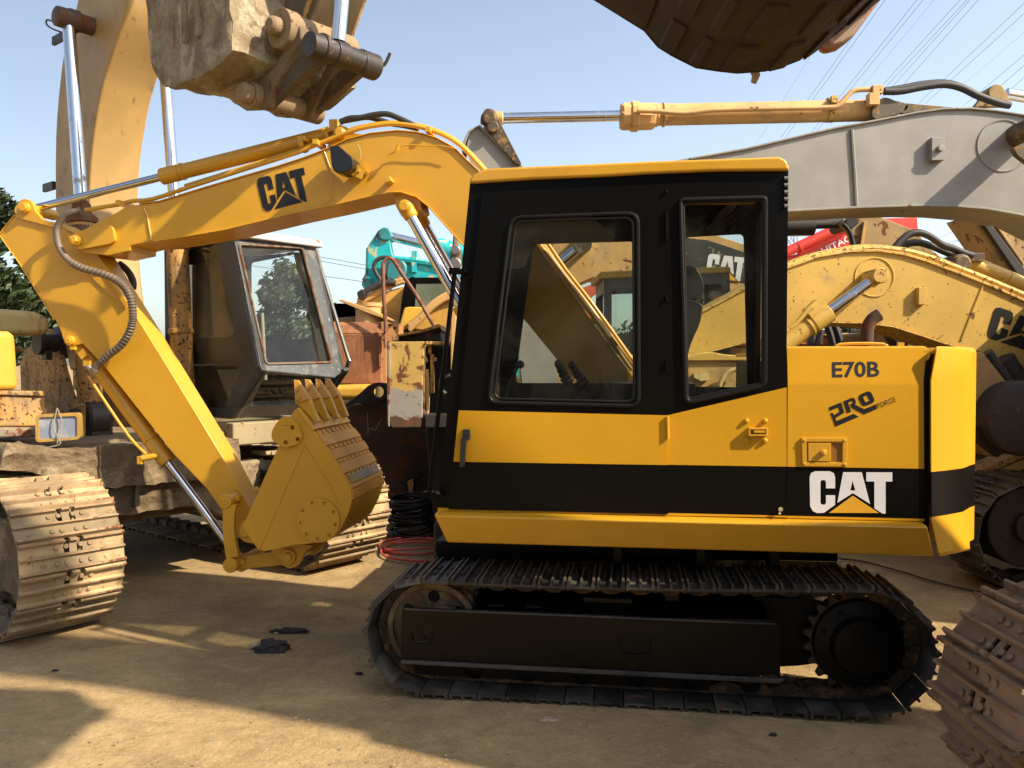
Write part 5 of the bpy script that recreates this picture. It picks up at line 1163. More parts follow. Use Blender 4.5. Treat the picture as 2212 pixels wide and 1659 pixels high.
for vv in (.06, .40): b.prism(rounded(P_(FG, 'zd', [(1090, 290), (1018, 275), (1022, 230), (1050, 188), (1082, 185), (1108, 205), (1124, 245), (1262, 512), (1225, 512), (1060, 320)], vv), .02), vv, vv+.04)
b.build('cylinder_lug', GX, M['oily'], bevel=.006)
b = MB(); b.prism(P_(FG, 'D', [(1008, 313), (1014, 290), (1026, 275), (1038, 273), (1129, 358), (1190, 480), (1210, 690), (1205, 830), (1190, 960), (1150, 960), (1128, 830), (1110, 690), (1045, 480)], .10), .10, .38)
b.mi = 1; b.ribbon(P_(FG, 'zd', [(925, 440), (935, 380), (960, 325), (1010, 293), (1230, 515)], .08), .02, .07, .41); b.build('arm', GX, [M['grey'], M['greyedge']], bevel=.008)
b = MB(); w = FG.p3([(1093, 292)], .02, 'zd')[0]; b.cyl(w, w+Vector((0, .06, 0)), .05, 20, ch=.01); w = FG.p3([(1072, 236)], .03, 'zd')[0]; b.cyl(w, w+Vector((0, .5, 0)), .06, 22, ch=.01); b.build('pivot_pin', GX, M['oily'])
path = stadium(3.36, 7.2, .02, .86, .38, .38, sag=.02)
crawler(GX, path, -1.1, .6, 46, .03, M['shoe'], M['darkst'])
b = MB(); b.cyl((3.78, -1.0, .45), (3.78, -.6, .45), .30, 32); b.cyl((3.78, -1.06, .45), (3.78, -.9, .45), .12, 24); b.box((5.2, -.80, .42), (2.6, .36, .42)); b.box((4.35, -1.03, .44), (.5, .06, .34)); b.build('track_frame', GX, M['darkst'], bevel=.015)
crawler(GX, path, 1.2, .6, 46, .03, M['shoe'], M['darkst'])
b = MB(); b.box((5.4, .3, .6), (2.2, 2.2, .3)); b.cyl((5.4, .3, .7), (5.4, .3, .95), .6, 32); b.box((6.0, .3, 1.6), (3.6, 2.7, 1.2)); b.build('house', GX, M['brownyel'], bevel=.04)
prismo(GX, 'deck_edge', FG, 'zf', [(1900, 1425), (2212, 1298), (2500, 1190), (2500, 1210), (2212, 1332), (1900, 1470)], -.45, -.2, M['oldrust'])
prismo(GX, 'deck_plate', FG, 'zf', [(1900, 1475), (2212, 1335), (2500, 1215), (2500, 1480), (2212, 1452), (1900, 1500)], -.42, -.2, M['catyel'])

# ================= pale yellow excavator facing right
FY = Fr(0, 6.85, 0)
YX = root('excavator', 'pale yellow excavator facing right with arched lettered boom behind the engine door', 'excavator', FY)
yt = [(1435, 740), (1513, 678), (1610, 626), (1700, 581), (1770, 556), (1839.6, 545), (1897, 544), (1955, 552), (2001.6, 566), (2071, 592), (2140.5, 619.5), (2212, 651), (2420, 745), (2600, 840)]
yb = [(2580, 905), (2400, 850), (2212, 787.6), (2110.8, 757.8), (2043.8, 741), (1984, 720.6), (1930, 704), (1872.7, 696), (1794.6, 694.6), (1699, 715), (1613, 737), (1490, 769), (1450, 772)]
b = MB(); b.prism(P_(FY, 'D', yt+yb, .0), .0, .5); b.mi = 1; b.ribbon(P_(FY, 'D', yt[1:13], -.02), .022, -.02, .52); b.ribbon(P_(FY, 'D', yb[1:12], -.02), .014, -.02, .52)
ybm = b.build('boom', YX, [M['catyel'], M['catedge']], bevel=.005)
b = MB(); b.tube(FY.p3([(0, 590), (200, 520), (430, 465), (700, 425), (830, 420), (1080, 445), (1300, 500), (1600, 610), (1900, 730), (2209, 860)], .10, 'zr'), .028, 8, 4); b.tube(FY.p3([(0, 575), (200, 505), (430, 455), (700, 415), (1080, 438), (1300, 492), (1600, 602), (1900, 722), (2209, 850)], .22, 'zr'), .028, 8, 4); b.build('hydraulic_pipe', ybm, M['catedge'])
cat_logo(FY, ybm, (1942, 960), (2509, 1150), (1852, 1252), -.002, [M['decal_black'], M['decal_black']], 'zr', th=.004)
b = MB(); w = FY.p3([(812, 690)], 0, 'zr')[0]; r_ = .155*1.0; b.tube([w+Vector((r_*math.cos(t*math.pi/20), 0, r_*math.sin(t*math.pi/20))) for t in range(40)], .008, 6, closed=True)
b.tube(FY.p3([(1830, 760), (1740, 980), (1625, 1280)], -.002, 'zr'), .010, 6, 2); b.build('weld_seam', ybm, M['catyel'])
b = MB(); w = FY.p3([(1245, 868)], -.02, 'zr')[0]; b.box(w, (.06, .06, .14)); b.build('bracket_block', ybm, M['catyel'], bevel=.004)
wA = FY.p3([(848, 680)], -.2, 'zr')[0]
yc = pcyl(YX, FY, (848, 680), (-260, 1470), (395, 1020), -.16, .078, .042, [M['catyel'], M['chrome_dirty']], k='zr', gl=.16, eye=.05)
b = MB(); b.cyl(wA+Vector((0, -.05, 0)), wA+Vector((0, .22, 0)), .062, 22, ch=.008); b.build('boom_pin', YX, M['catedge'])
b = MB(); b.tube(FY.p3([(-60, 1230), (60, 1140), (120, 1080), (180, 1010), (235, 970)], -.24, 'zr'), .018, 8, 3); w = FY.p3([(235, 985)], -.2, 'zr')[0]; b.box(w, (.12, .08, .08), Matrix.Rotation(R(-40), 4, 'Y')); b.build('cylinder_pipe', yc, M['catyel'])
for pts, vv in (([(1000, 420), (1060, 350), (1140, 290), (1230, 275), (1330, 310), (1450, 390), (1540, 420), (1660, 470), (1730, 490)], .15), ([(1040, 420), (1120, 380), (1220, 368), (1330, 395), (1450, 445), (1560, 490), (1620, 510)], .28)):
    tubeo(ybm, 'hydraulic_hose', FY, 'zr', pts, vv, .030, M['hose'])
b = MB(); b.cyl(FY.p3([(1650, 545)], .25, 'zr')[0], FY.p3([(2400, 860)], .25, 'zr')[0], .075, 22); w = FY.p3([(2035, 715)], .25, 'zr')[0]; w2 = FY.p3([(2055, 725)], .25, 'zr')[0]; b.pipe(w, w2, .083, .07, 22); b.build('arm_cylinder', YX, M['catyel'])
b = MB(); w = FY.p3([(1640, 560)], .08, 'zr')[0]; b.lathe(w, (0, 1, 0), [(0, .06), (.02, .08), (.06, .08), (.35, .08)], 20); b.box(FY.p3([(1735, 510)], .2, 'zr')[0], (.14, .1, .07)); b.build('cylinder_lug', YX, M['oily'], bevel=.006)
# arm and bucket folding back behind the counterweight
prismo(YX, 'arm', FY, 'zf', [(1900, 712), (1975, 720), (2040, 800), (2110, 890), (2112, 1095), (2060, 1180), (2110, 1310), (2040, 1330), (1900, 1150)], -.5, -.2, M['brownyel'], .01)
b = MB(); b.cyl(FY.p3([(1990, 720)], -.35, 'zf')[0], FY.p3([(2130, 920)], -.35, 'zf')[0], .05, 16); b.cyl(FY.p3([(2080, 760)], -.1, 'zf')[0], FY.p3([(2200, 960)], -.1, 'zf')[0], .10, 16); b.build('bucket_cylinder', YX, M['darkst'])
prismo(YX, 'arm_brace', FY, 'zf', [(1900, 1150), (1940, 1165), (2095, 1300), (2060, 1330), (1900, 1210)], -.56, -.5, M['darkst'], .004)
b = MB(); w = FY.p3([(2225, 1105)], -.7, 'zf')[0]; b.lathe(w, (0, 1, 0), [(0, .22), (.02, .27), (.06, .275), (.5, .275), (.55, .25)], 40); b.build('bucket', YX, M['darkst'], bevel=.01)
# body, cab and tracks of this one, mostly hidden
FYB = FY
b = MB(); b.prism(P_(FY, 'D', [(1290, 778), (1300, 766), (1690, 768), (1690, 1010), (1290, 1010)], -.35), -.35, 2.0); b.build('house', YX, paint('house_mix', (.52, .33, .09), rust=.35, dirt=.3, rough=.6, rc=(.02, .16, .15), rs=3.5), bevel=.02)
b = MB(); b.prism(P_(FY, 'zi', [(1480, 1045), (1560, 1018), (1620, 1010), (1700, 1025), (1830, 1035), (1830, 1062), (1480, 1065)], -.38), -.38, -.1); b.build('deck_edge', YX, M['catyel'], bevel=.01)
b = MB(); q = P_(FY, 'zi', [(1520, 1135), (1610, 1135), (1608, 1175), (1560, 1180), (1522, 1160)], -.37); b.prism(q, -.39, -.355); b.tube(FY.p3([(1670, 1210), (1690, 1160), (1740, 1120), (1810, 1110)], -.42, 'zi'), .018, 8, 4); b.build('valve_plate', YX, M['cream'])
def cabbox(parent, fr, k, roofp, bodyp, wins, v0, v1, roofm, bodym, glassm):
    b = MB(); q = P_(fr, k, bodyp, v0); hs_ = [rounded(P_(fr, k, w_, v0), .04) for w_ in wins]
    b.prism(q, v0, v0+.04, holes=hs_); b.prism(q, v1-.04, v1, holes=hs_)
    u0_, u1_ = min(p[0] for p in q), max(p[0] for p in q); z0_, z1_ = min(p[1] for p in q), max(p[1] for p in q)
    for u in (u0_, u1_-.05): b.box((u+.025, (v0+v1)/2, z1_-.10), (.05, v1-v0-.09, .18)); b.box((u+.025, (v0+v1)/2, z0_+.2), (.05, v1-v0-.09, .4))
    c_ = b.build('cab', parent, bodym, bevel=.01)
    b = MB()
    for h_ in hs_: b.prism(h_, v0+.015, v0+.022); b.prism(h_, v1-.022, v1-.015)
    b.build('cab_glass', c_, glassm)
    b = MB(); b.prism(P_(fr, k, roofp, v0-.03), v0-.03, v1+.03); b.build('cab_roof', c_, roofm, bevel=.02)
    return c_
cabbox(YX, FY, 'zi', [(972, 558), (980, 545), (1725, 514), (1738, 522), (1738, 550), (975, 585)], [(1000, 585), (1728, 550), (1735, 690), (1735, 1050), (1000, 1050)], [[(1045, 640), (1300, 630), (1300, 900), (1045, 905)], [(1560, 620), (1690, 615), (1695, 900), (1560, 900)]], 1.2, 2.0, M['catyel'], M['oldblack'], M['dirtyglass'])
b = MB(); b.box((.8, .9, .25), (2.8, 2.6, .4)); b.build('undercarriage', YX, M['darkst'], bevel=.05)

# ================= machines further back
FK = Fr(0, 10.2, 0)
KX = root('excavator', 'yellow excavator with a black lettered band on its boom, seen through the cab windows', 'excavator', FK)
prismo(KX, 'boom', FK, 'D', [(1090, 700), (1110, 610), (1140, 560), (1190, 525), (1260, 505), (1380, 496), (1465, 506), (1500, 503), (1545, 507), (1615, 530), (1700, 568), (1765, 592), (1790, 640), (1700, 650), (1610, 645), (1480, 628), (1360, 600), (1280, 600), (1220, 625), (1180, 680), (1160, 760), (1100, 780)], 0, .6, M['tan'], .01)
b = MB(); b.prism(P_(FK, 'zi', [(1460, 395), (1478, 350), (1600, 362), (1815, 432), (1860, 450), (1865, 612), (1600, 565), (1500, 540)], -.01), -.012, .002); b.build('black_band', KX, paint('band', (.03, .033, .03), rust=.3, rough=.5, rc=(.25, .22, .16)))
cat_logo(FK, KX, (1607, 440), (1830, 462), (1585, 582), -.014, [M['decal_white'], M['decal_yellow']], 'zi', th=.004)
b = MB(); b.cyl(FK.p3([(560, 720)], -.3, 'zi')[0], FK.p3([(700, 520)], -.3, 'zi')[0], .10, 18); b.build('boom_cylinder', KX, M['tan'])
b = MB(); b.cyl(FK.p3([(690, 540)], -.3, 'zi')[0], FK.p3([(870, 390)], -.3, 'zi')[0], .06, 18); b.cyl(FK.p3([(875, 385)], -.4, 'zi')[0], FK.p3([(875, 385)], .1, 'zi')[0], .11, 18); b.build('cylinder_rod', KX, M['chrome_dirty'])
b = MB(); b.box((1.9, 1.0, 1.0), (3.6, 2.2, 1.4)); b.build('house', KX, M['oldyel'], bevel=.05)
# red excavator
FR_ = Fr(0, 14.5, 0)
RD = paint('red_paint', (.62, .045, .03), rough=.4, var=.06)
RX = root('excavator', 'bright red excavator with white lettering on its boom, far behind at right', 'excavator', FR_)
rb = prismo(RX, 'boom', FR_, 'zr', [(-400, 640), (-100, 520), (110, 470), (560, 262), (900, 140), (1215, 130), (1228, 275), (1000, 250), (640, 380), (600, 420), (250, 560), (-380, 760)], 0, .5, RD, .02)
b = MB(); b.cyl(FR_.p3([(-60, 480)], -.2, 'zr')[0], FR_.p3([(700, 130)], -.2, 'zr')[0], .085, 20); b.cyl(FR_.p3([(100, 415)], -.2, 'zr')[0], FR_.p3([(125, 403)], -.2, 'zr')[0], .10, 20); b.tube(FR_.p3([(100, 465), (300, 370), (560, 255)], -.1, 'zr'), .05, 8); b.build('boom_cylinder', RX, RD)
text_mesh(FR_, rb, 'HITACHI', (338, 478), (690, 304), 60, -.03, M['decal_white'], 'zr', off=.012, th=.004)
b = MB(); b.box((6.0, 1.0, 1.2), (3.4, 2.6, 1.4)); b.box((6.0, 1.0, .35), (3.6, 2.6, .5)); b.box((3.6, .6, 1.2), (2.2, 1.2, 1.6)); b.build('house', RX, RD, bevel=.08)
prismo(RX, 'arm', FR_, 'zi', [(870, 640), (950, 610), (1000, 640), (920, 700), (915, 760), (960, 850), (930, 860), (880, 760), (860, 690)], .3, .6, paint('orange_red', (.55, .10, .04), dirt=.3, rough=.5), .02)
# dirty yellow excavator arm under the grey boom
FH = Fr(0, 9.2, 0)
HX = root('excavator', 'dirty dark yellow excavator arm hanging below the grey boom at right', 'excavator', FH)
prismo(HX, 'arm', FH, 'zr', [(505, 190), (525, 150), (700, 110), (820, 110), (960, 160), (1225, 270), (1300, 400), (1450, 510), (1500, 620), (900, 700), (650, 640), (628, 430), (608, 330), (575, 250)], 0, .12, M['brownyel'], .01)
prismo(HX, 'arm_rib', FH, 'zr', [(715, 170), (745, 165), (700, 460), (672, 460)], -.04, 0, M['oldyel'], .005)
b = MB(); b.tube(FH.p3([(525, 195), (580, 260), (606, 340), (626, 430)], -.02, 'zr'), .025, 8, 3); w = FH.p3([(605, 175)], -.04, 'zr')[0]; b.cyl(w, w+Vector((0, .5, 0)), .06, 20); b.build('arm_seal', HX, M['dark'])
b = MB(); b.cyl(FH.p3([(240, 200)], .15, 'zr')[0], FH.p3([(520, 190)], .15, 'zr')[0], .05, 16); b.cyl(FH.p3([(-200, 215)], .15, 'zr')[0], FH.p3([(240, 208)], .15, 'zr')[0], .11, 18); b.build('bucket_cylinder', HX, M['darkst'])
prismo(HX, 'boom', FH, 'zr', [(1690, 110), (1830, 150), (1990, 190), (2300, 240), (2600, 900), (2400, 960), (2209, 790), (2060, 640)], .0, .5, M['brownyel'], .02)
prismo(HX, 'boom_rib', FH, 'zr', [(1815, 175), (1900, 185), (2209, 600), (2300, 760), (2209, 760), (2130, 640)], -.06, 0, M['darkst'], .01)
prismo(HX, 'boom_rib', FH, 'zr', [(1930, 190), (1965, 190), (2209, 540), (2209, 590)], -.05, 0, M['brownyel'], .01)
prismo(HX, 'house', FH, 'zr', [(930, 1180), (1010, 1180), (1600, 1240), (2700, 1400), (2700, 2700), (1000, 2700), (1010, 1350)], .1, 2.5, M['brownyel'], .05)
prismo(HX, 'house_brace', FH, 'zr', [(930, 1180), (1010, 1190), (1150, 1340), (1040, 1340)], -.1, .1, M['darkst'], .01)
b = MB(); b.tube(FH.p3([(1150, 1230), (1260, 1300), (1380, 1310), (1600, 1300)], -.1, 'zr'), .05, 8, 4); b.build('hydraulic_hose', HX, M['hose'])
# orange rusty machine deck
FO = Fr(0, 11.0, 0); OR = paint('orange_rust', (.50, .17, .05), rust=.25, dirt=.2, rough=.6)
OX = root('machine_body', 'orange rusty machine deck with thin rails behind the engine hood', 'machine', FO)
prismo(OX, 'deck_beam', FO, 'zr', [(-1500, 1245), (1300, 1235), (1300, 1325), (-1500, 1335)], 0, .6, OR, .03)
prismo(OX, 'deck_top', FO, 'zr', [(-1500, 1215), (1300, 1210), (1300, 1235), (-1500, 1240)], -.05, .7, paint('orange_edge', (.60, .27, .08), rust=.2), .01)
prismo(OX, 'lower_body', FO, 'zr', [(-1500, 1340), (1300, 1330), (1300, 2500), (-1500, 2500)], .1, 1.5, M['brownyel'], .03)
for pts in ([(325, 1235), (320, 1195), (505, 1190), (508, 1240)], [(590, 1240), (595, 1195), (720, 1190), (760, 1190), (900, 1185)]):
    tubeo(OX, 'rail', FO, 'zr', pts, -.05, .02, M['dark'], 0, 6)
for a_, c_ in (((240, 1225), (198, 1345)), ((312, 1190), (268, 1345)), ((375, 1150), (425, 1330)), ((440, 1140), (500, 1325))):
    tubeo(OX, 'hose', FO, 'zr', [a_, ((a_[0]+c_[0])/2+6, (a_[1]+c_[1])/2), c_], -.6, .045, M['hose'], 3, 8)
# ================= teal excavator
FT = Fr(0, 14.0, 0); TE = paint('teal', (.01, .42, .46), rust=.32, rough=.45, var=.12, rc=(.42, .36, .20), rs=5, streak=.2)
TX = root('excavator', 'chipped turquoise excavator arm and boom in the distance, left of the black cab', 'excavator', FT)
b = MB(); b.prism(rounded(P_(FT, 'zj', [(690, 168), (725, 155), (765, 180), (775, 225), (800, 395), (835, 470), (800, 590), (800, 680), (780, 790), (600, 800), (575, 780), (520, 775), (495, 740), (505, 710), (540, 640), (548, 560), (552, 370)], 0), .03), 0, .35); b.mi = 1
b.ribbon(P_(FT, 'zj', [(505, 710), (543, 640), (550, 560), (552, 370), (690, 165)], -.02), .04, -.02, .37); b.build('arm', TX, [TE, paint('teal_edge', (.02, .16, .17), rust=.3, rc=(.3, .26, .18))], bevel=.008)
prismo(TX, 'boom', FT, 'zj', [(800, 560), (835, 520), (880, 515), (1040, 508), (1260, 540), (1600, 620), (2200, 900), (2300, 1300), (2000, 1300), (1700, 900), (1330, 720), (1000, 690), (870, 640)], -.08, .4, TE, .01)
b = MB(); w = FT.p3([(840, 575)], -.15, 'zj')[0]; b.cyl(w, w+Vector((0, .1, 0)), .20, 22, ch=.03); w = FT.p3([(732, 198)], -.06, 'zj')[0]; b.cyl(w, w+Vector((0, .45, 0)), .11, 20, ch=.02); w = FT.p3([(540, 738)], -.06, 'zj')[0]; b.cyl(w, w+Vector((0, .45, 0)), .09, 20, ch=.02); b.build('pivot_pin', TX, paint('tealpin', (.03, .22, .24), rust=.3))
b = MB(); b.cyl(FT.p3([(785, 222)], .15, 'zj')[0], FT.p3([(1310, 352)], .15, 'zj')[0], .075, 18); b.build('cylinder_rod', TX, M['chrome_dirty'])
b = MB(); b.cyl(FT.p3([(1300, 350)], .15, 'zj')[0], FT.p3([(1900, 500)], .15, 'zj')[0], .17, 20); b.build('arm_cylinder', TX, TE)
b = MB(); b.tube(FT.p3([(830, 468), (900, 475), (1060, 490), (1260, 520), (1400, 545)], -.1, 'zj'), .05, 6, 3); w = FT.p3([(1055, 500)], -.1, 'zj')[0]; b.box(w, (.08, .08, .34)); b.build('hydraulic_pipe', TX, TE)
for pts in ([(780, 455), (700, 455), (640, 490), (615, 550), (640, 630), (680, 690), (672, 760)], [(790, 500), (765, 540), (760, 640), (785, 720)]): tubeo(TX, 'hydraulic_hose', FT, 'zj', pts, -.12, .035, M['hose'])
b = MB(); b.box((-1.2, 1.2, 1.0), (3.0, 2.2, 1.6)); b.build('house', TX, TE, bevel=.05)
prismo(TX, 'red_guard', FT, 'zj', [(872, 655), (950, 685), (940, 740), (865, 722)], -.2, -.1, RD, .01)
# ================= yellow excavator with black cab in the middle distance
FB = Fr(0, 11.8, 0); BY = paint('mid_yellow', (.62, .36, .07), rust=.06, dirt=.15, rough=.5)
BX = root('excavator', 'yellow excavator with black glazed cab and open hood behind the rusty box body', 'excavator', FB)
prismo(BX, 'boom', FB, 'zj', [(420, 975), (560, 895), (720, 830), (945, 765), (960, 800), (890, 1160), (870, 1260), (760, 1260), (520, 1060)], .3, .7, BY, .01)
for off in (0, 30): tubeo(BX, 'hydraulic_pipe', FB, 'zj', [(440, 955-off), (600, 880-off), (720, 805-off), (840, 750-off), (945, 715-off)], .28, .035, M['tan'])
tubeo(BX, 'hydraulic_hose', FB, 'zj', [(520, 820), (600, 780), (680, 740), (780, 728), (850, 735)], .2, .045, M['hose'])
prismo(BX, 'valve_block', FB, 'zj', [(425, 830), (490, 790), (530, 850), (500, 920), (440, 900)], .15, .35, M['dark'], .02)
prismo(BX, 'cab', FB, 'zj', [(955, 700), (1040, 655), (1060, 668), (1700, 668), (1700, 1050), (1000, 1250), (880, 1250), (915, 900)], -.1, 1.0, M['black'], .02)
prismo(BX, 'cab_glass', FB, 'zj', [(1075, 742), (1640, 738), (1640, 985), (1060, 1010)], -.115, -.10, paint('dusty_green_glass', (.13, .16, .11), dirt=.2, rough=.12, dc=(.2, .2, .15)), .0)
prismo(BX, 'step_box', FB, 'zj', [(935, 1030), (945, 1000), (1000, 990), (1130, 992), (1175, 1040), (1050, 1130), (900, 1240), (885, 1210)], -.5, -.12, paint('step_yellow', (.68, .40, .05), rough=.45), .04)
prismo(BX, 'swing_boom', FB, 'zj', [(1030, 1225), (1180, 1030), (1300, 930), (1420, 870), (1700, 800), (1700, 1300), (1500, 1300)], -.9, -.55, BY, .01)
for off in (0, 26, 50): tubeo(BX, 'hydraulic_pipe', FB, 'zj', [(1000, 1195+off), (1100, 1120+off*.6), (1190, 1010+off), (1300, 915+off), (1420, 850+off), (1600, 800+off)], -.95, .032, M['tan'])
prismo(BX, 'house', FB, 'zj', [(150, 1180), (200, 1110), (430, 1090), (900, 1150), (1700, 1240), (1700, 2900), (100, 2900)], .1, 1.8, M['brownyel'], .04)
prismo(BX, 'engine_hood', FB, 'zj', [(232, 915), (262, 908), (560, 1005), (820, 1130), (892, 1158), (885, 1178), (520, 1050), (240, 930)], -.3, .25, M['tan'], .01)
b = MB()
for x in range(9):
    for y in range(3): w = FB.p3([(130+x*38, 1010+y*38)], .9, 'zj')[0]; b.box(w, (.17, .05, .15))
b.prism(P_(FB, 'zj', [(100, 980), (480, 1000), (480, 1180), (100, 1180)], 1.0), 1.0, 1.5); b.build('radiator_grille', BX, M['dark'])
b = MB()
for c, r_, h_ in (((565, 1110), .16, .30), ((480, 1120), .08, .25)): w = FB.p3([c], -.1, 'zj')[0]; b.lathe(w-Vector((0, 0, h_/2)), (0, 0, 1), [(0, r_), (h_, r_), (h_, r_*1.1), (h_+.05, r_*1.1), (h_+.06, r_*.4)], 18)
b.build('filter_housing', BX, M['tan'])
# ================= rust-brown box bodied machine
FQ = Fr(0, 9.6, 0); RB = paint('brown_rust_body', (.34, .135, .06), rust=.45, rough=.75, var=.2, streak=.8, rc=(.20, .085, .035), rs=3, bump=.4)
QX = root('machine_body', 'rust brown engine housing with hinged corner and thin bent railing, left of the battered panel', 'machine', FQ)
b = MB(); zf2 = P_(FQ, 'zq', [(900, 235)], 0)[0][1]; q = P_(FQ, 'zq', [(150, 60), (930, 50), (900, 235), (910, 960), (150, 970)], 0)
b.prism([(q[0][0], q[2][1]), (q[2][0]+.02, q[2][1]), (q[2][0]+.02, q[3][1]), (q[0][0], q[3][1])], 0, 1.4); rs = [[Vector((q[0][0], 0, zf2)), Vector((q[0][0], .10, q[0][1])), Vector((q[0][0], 1.4, q[0][1])), Vector((q[0][0], 1.4, zf2))], [Vector((q[2][0]+.02, 0, zf2)), Vector((q[2][0]+.05, .10, q[0][1])), Vector((q[2][0]+.05, 1.4, q[0][1])), Vector((q[2][0]+.02, 1.4, zf2))]]
b.rings(rs); b.build('engine_housing', QX, RB, bevel=.012)
b = MB(); qq = P_(FQ, 'zq', [(885, 370), (935, 370), (930, 715), (895, 720)], -.02); b.prism(qq, -.04, .0); qq = P_(FQ, 'zq', [(945, 225), (1000, 225), (1000, 320), (945, 320)], -.02); b.prism(qq, -.08, 0); b.cyl(FQ.p3([(985, 80)], -.06, 'zq')[0], FQ.p3([(985, 440)], -.06, 'zq')[0], .02, 10); b.build('hinge', QX, RB, bevel=.005)
prismo(QX, 'corner_panel', FQ, 'zq', [(925, 60), (1020, 60), (1190, 90), (1172, 120), (1170, 345), (1000, 350), (1000, 960), (915, 950)], .03, .5, paint('orange_tan', (.52, .26, .09), rust=.3, dirt=.3, rough=.7), .008, holes=[[(1030, 128), (1068, 130), (1045, 165)], [(1090, 138), (1150, 145), (1110, 180)]])
tubeo(QX, 'railing', FQ, 'zj', [(742, 1260), (738, 1140), (722, 900), (712, 560), (725, 500), (780, 460), (830, 490), (900, 600), (1060, 840), (1200, 1080), (1345, 1330)], -.1, .022, paint('railing_rust', (.20, .085, .05), rust=.4, rough=.7), 6)
prismo(QX, 'yellow_tube', FQ, 'zq', [(200, 985), (790, 968), (790, 1195), (200, 1195)], -.2, .1, paint('tube_yellow', (.66, .38, .05), dirt=.12, rough=.45), .06)
b = MB(); b.box((-2.2, .8, .6), (1.9, 1.5, .9)); b.build('undercarriage', QX, M['darkst'], bevel=.05)
# battered yellow and white panel
FW = Fr(0, 7.5, 0)
WX = root('machine_body', 'battered yellow and grey-white side panel with open engine frame beside it', 'machine', FW)
def panel_col(nt, P):
    sp = nt.nodes.new('ShaderNodeSeparateXYZ'); nt.links.new(P, sp.inputs[0]); zz = math_(nt, 'ADD', sp.outputs[2], math_(nt, 'MULTIPLY', math_(nt, 'SUBTRACT', noise(nt, P, 7, 6), .5), .16))
    a_ = mixc(nt, step(nt, zz, zw-.006, zw+.006), (.33, .31, .27), (.56, .37, .10))
    return mixc(nt, step(nt, zz, zd2-.02, zd2), (.10, .055, .03), a_)
zw = P_(FW, 'zq', [(1300, 1045)], 0)[0][1]; zd2 = P_(FW, 'zq', [(1300, 1440)], 0)[0][1]
b = MB(); b.prism(P_(FW, 'zq', [(1042, 352), (1552, 348), (1530, 800), (1520, 1450), (1500, 1595), (1090, 1600), (1050, 1560)], 0), 0, .04); b.build('side_panel', WX, paint('battered', (.6, .4, .1), rust=.38, rough=.6, var=.12, rs=5, spots=.2, bump=.4, colnode=panel_col), bevel=.006)
prismo(WX, 'panel_edge', FW, 'zq', [(1003, 390), (1030, 352), (1052, 352), (1055, 900), (1045, 1400), (1040, 1595), (1018, 1560), (1005, 1000)], -.03, .5, paint('edge_grey', (.25, .22, .18), rust=.5, rough=.6), .008)
prismo(WX, 'top_rail', FW, 'zq', [(1560, 345), (2300, 345), (2300, 395), (1560, 400)], -.02, .3, M['oldrust'], .01)
prismo(WX, 'bottom_rail', FW, 'zq', [(1560, 1405), (2300, 1405), (2300, 1600), (1560, 1600)], -.02, .3, M['darkst'], .01)
for pts, m_ in (([(1605, 410), (1655, 410), (1650, 530), (1600, 530)], 'oldrust'), ([(1635, 530), (1685, 530), (1690, 1100), (1640, 1100)], 'oldrust'), ([(1570, 755), (1610, 750), (1630, 1000), (1610, 1400), (1580, 1400)], 'tan'), ([(1560, 540), (1590, 600), (1600, 650), (1560, 640)], 'tan'), ([(1690, 575), (1725, 580), (1720, 635), (1690, 630)], 'cream')):
    prismo(WX, 'strut', FW, 'zq', pts, .05, .12, M[m_], .006)
prismo(WX, 'engine_block', FW, 'zq', [(1560, 400), (2300, 400), (2300, 1400), (1560, 1400)], .35, 1.2, M['dark'], .03)
prismo(WX, 'raised_hood', FW, 'zq', [(1085, 270), (1180, 245), (1500, 180), (1760, 90), (1800, 110), (1810, 200), (1775, 140), (1500, 220), (1175, 275), (1160, 345), (1080, 335)], .2, .9, M['oldrust'], .01)
prismo(WX, 'hood_inner', FW, 'zq', [(1175, 275), (1500, 215), (1780, 140), (1800, 340), (1165, 342)], .3, .9, M['darkst'], .01)
tubeo(WX, 'bent_hose', FW, 'zq', [(1930, 845), (1860, 860), (1800, 900), (1780, 980), (1800, 1060), (1860, 1110)], -.02, .022, M['hose'])
prismo(WX, 'base', FW, 'zq', [(1560, 1600), (2300, 1600), (2300, 3200), (1700, 3200)], .5, 1.2, M['darkst'], .03)
# post and link hanging behind the boom cylinder
prismo(WX, 'post', FW, 'zu', [(290, 350), (330, 345), (325, 500), (305, 760), (288, 760)], -.1, 0, M['tan'], .01)
prismo(WX, 'link_plate', FW, 'zj', [(1478, 190), (1530, 200), (1565, 420), (1560, 560), (1500, 580), (1440, 560), (1428, 500), (1465, 350)], -.15, -.05, M['mud'], .02)
b = MB()
for c, r_ in (((1500, 370), .055), ((1492, 520), .07)): w = FW.p3([c], -.2, 'zj')[0]; b.cyl(w, w+Vector((0, .06, 0)), r_*.8, 18, ch=.01)
b.build('link_bolt', WX, M['steel'])
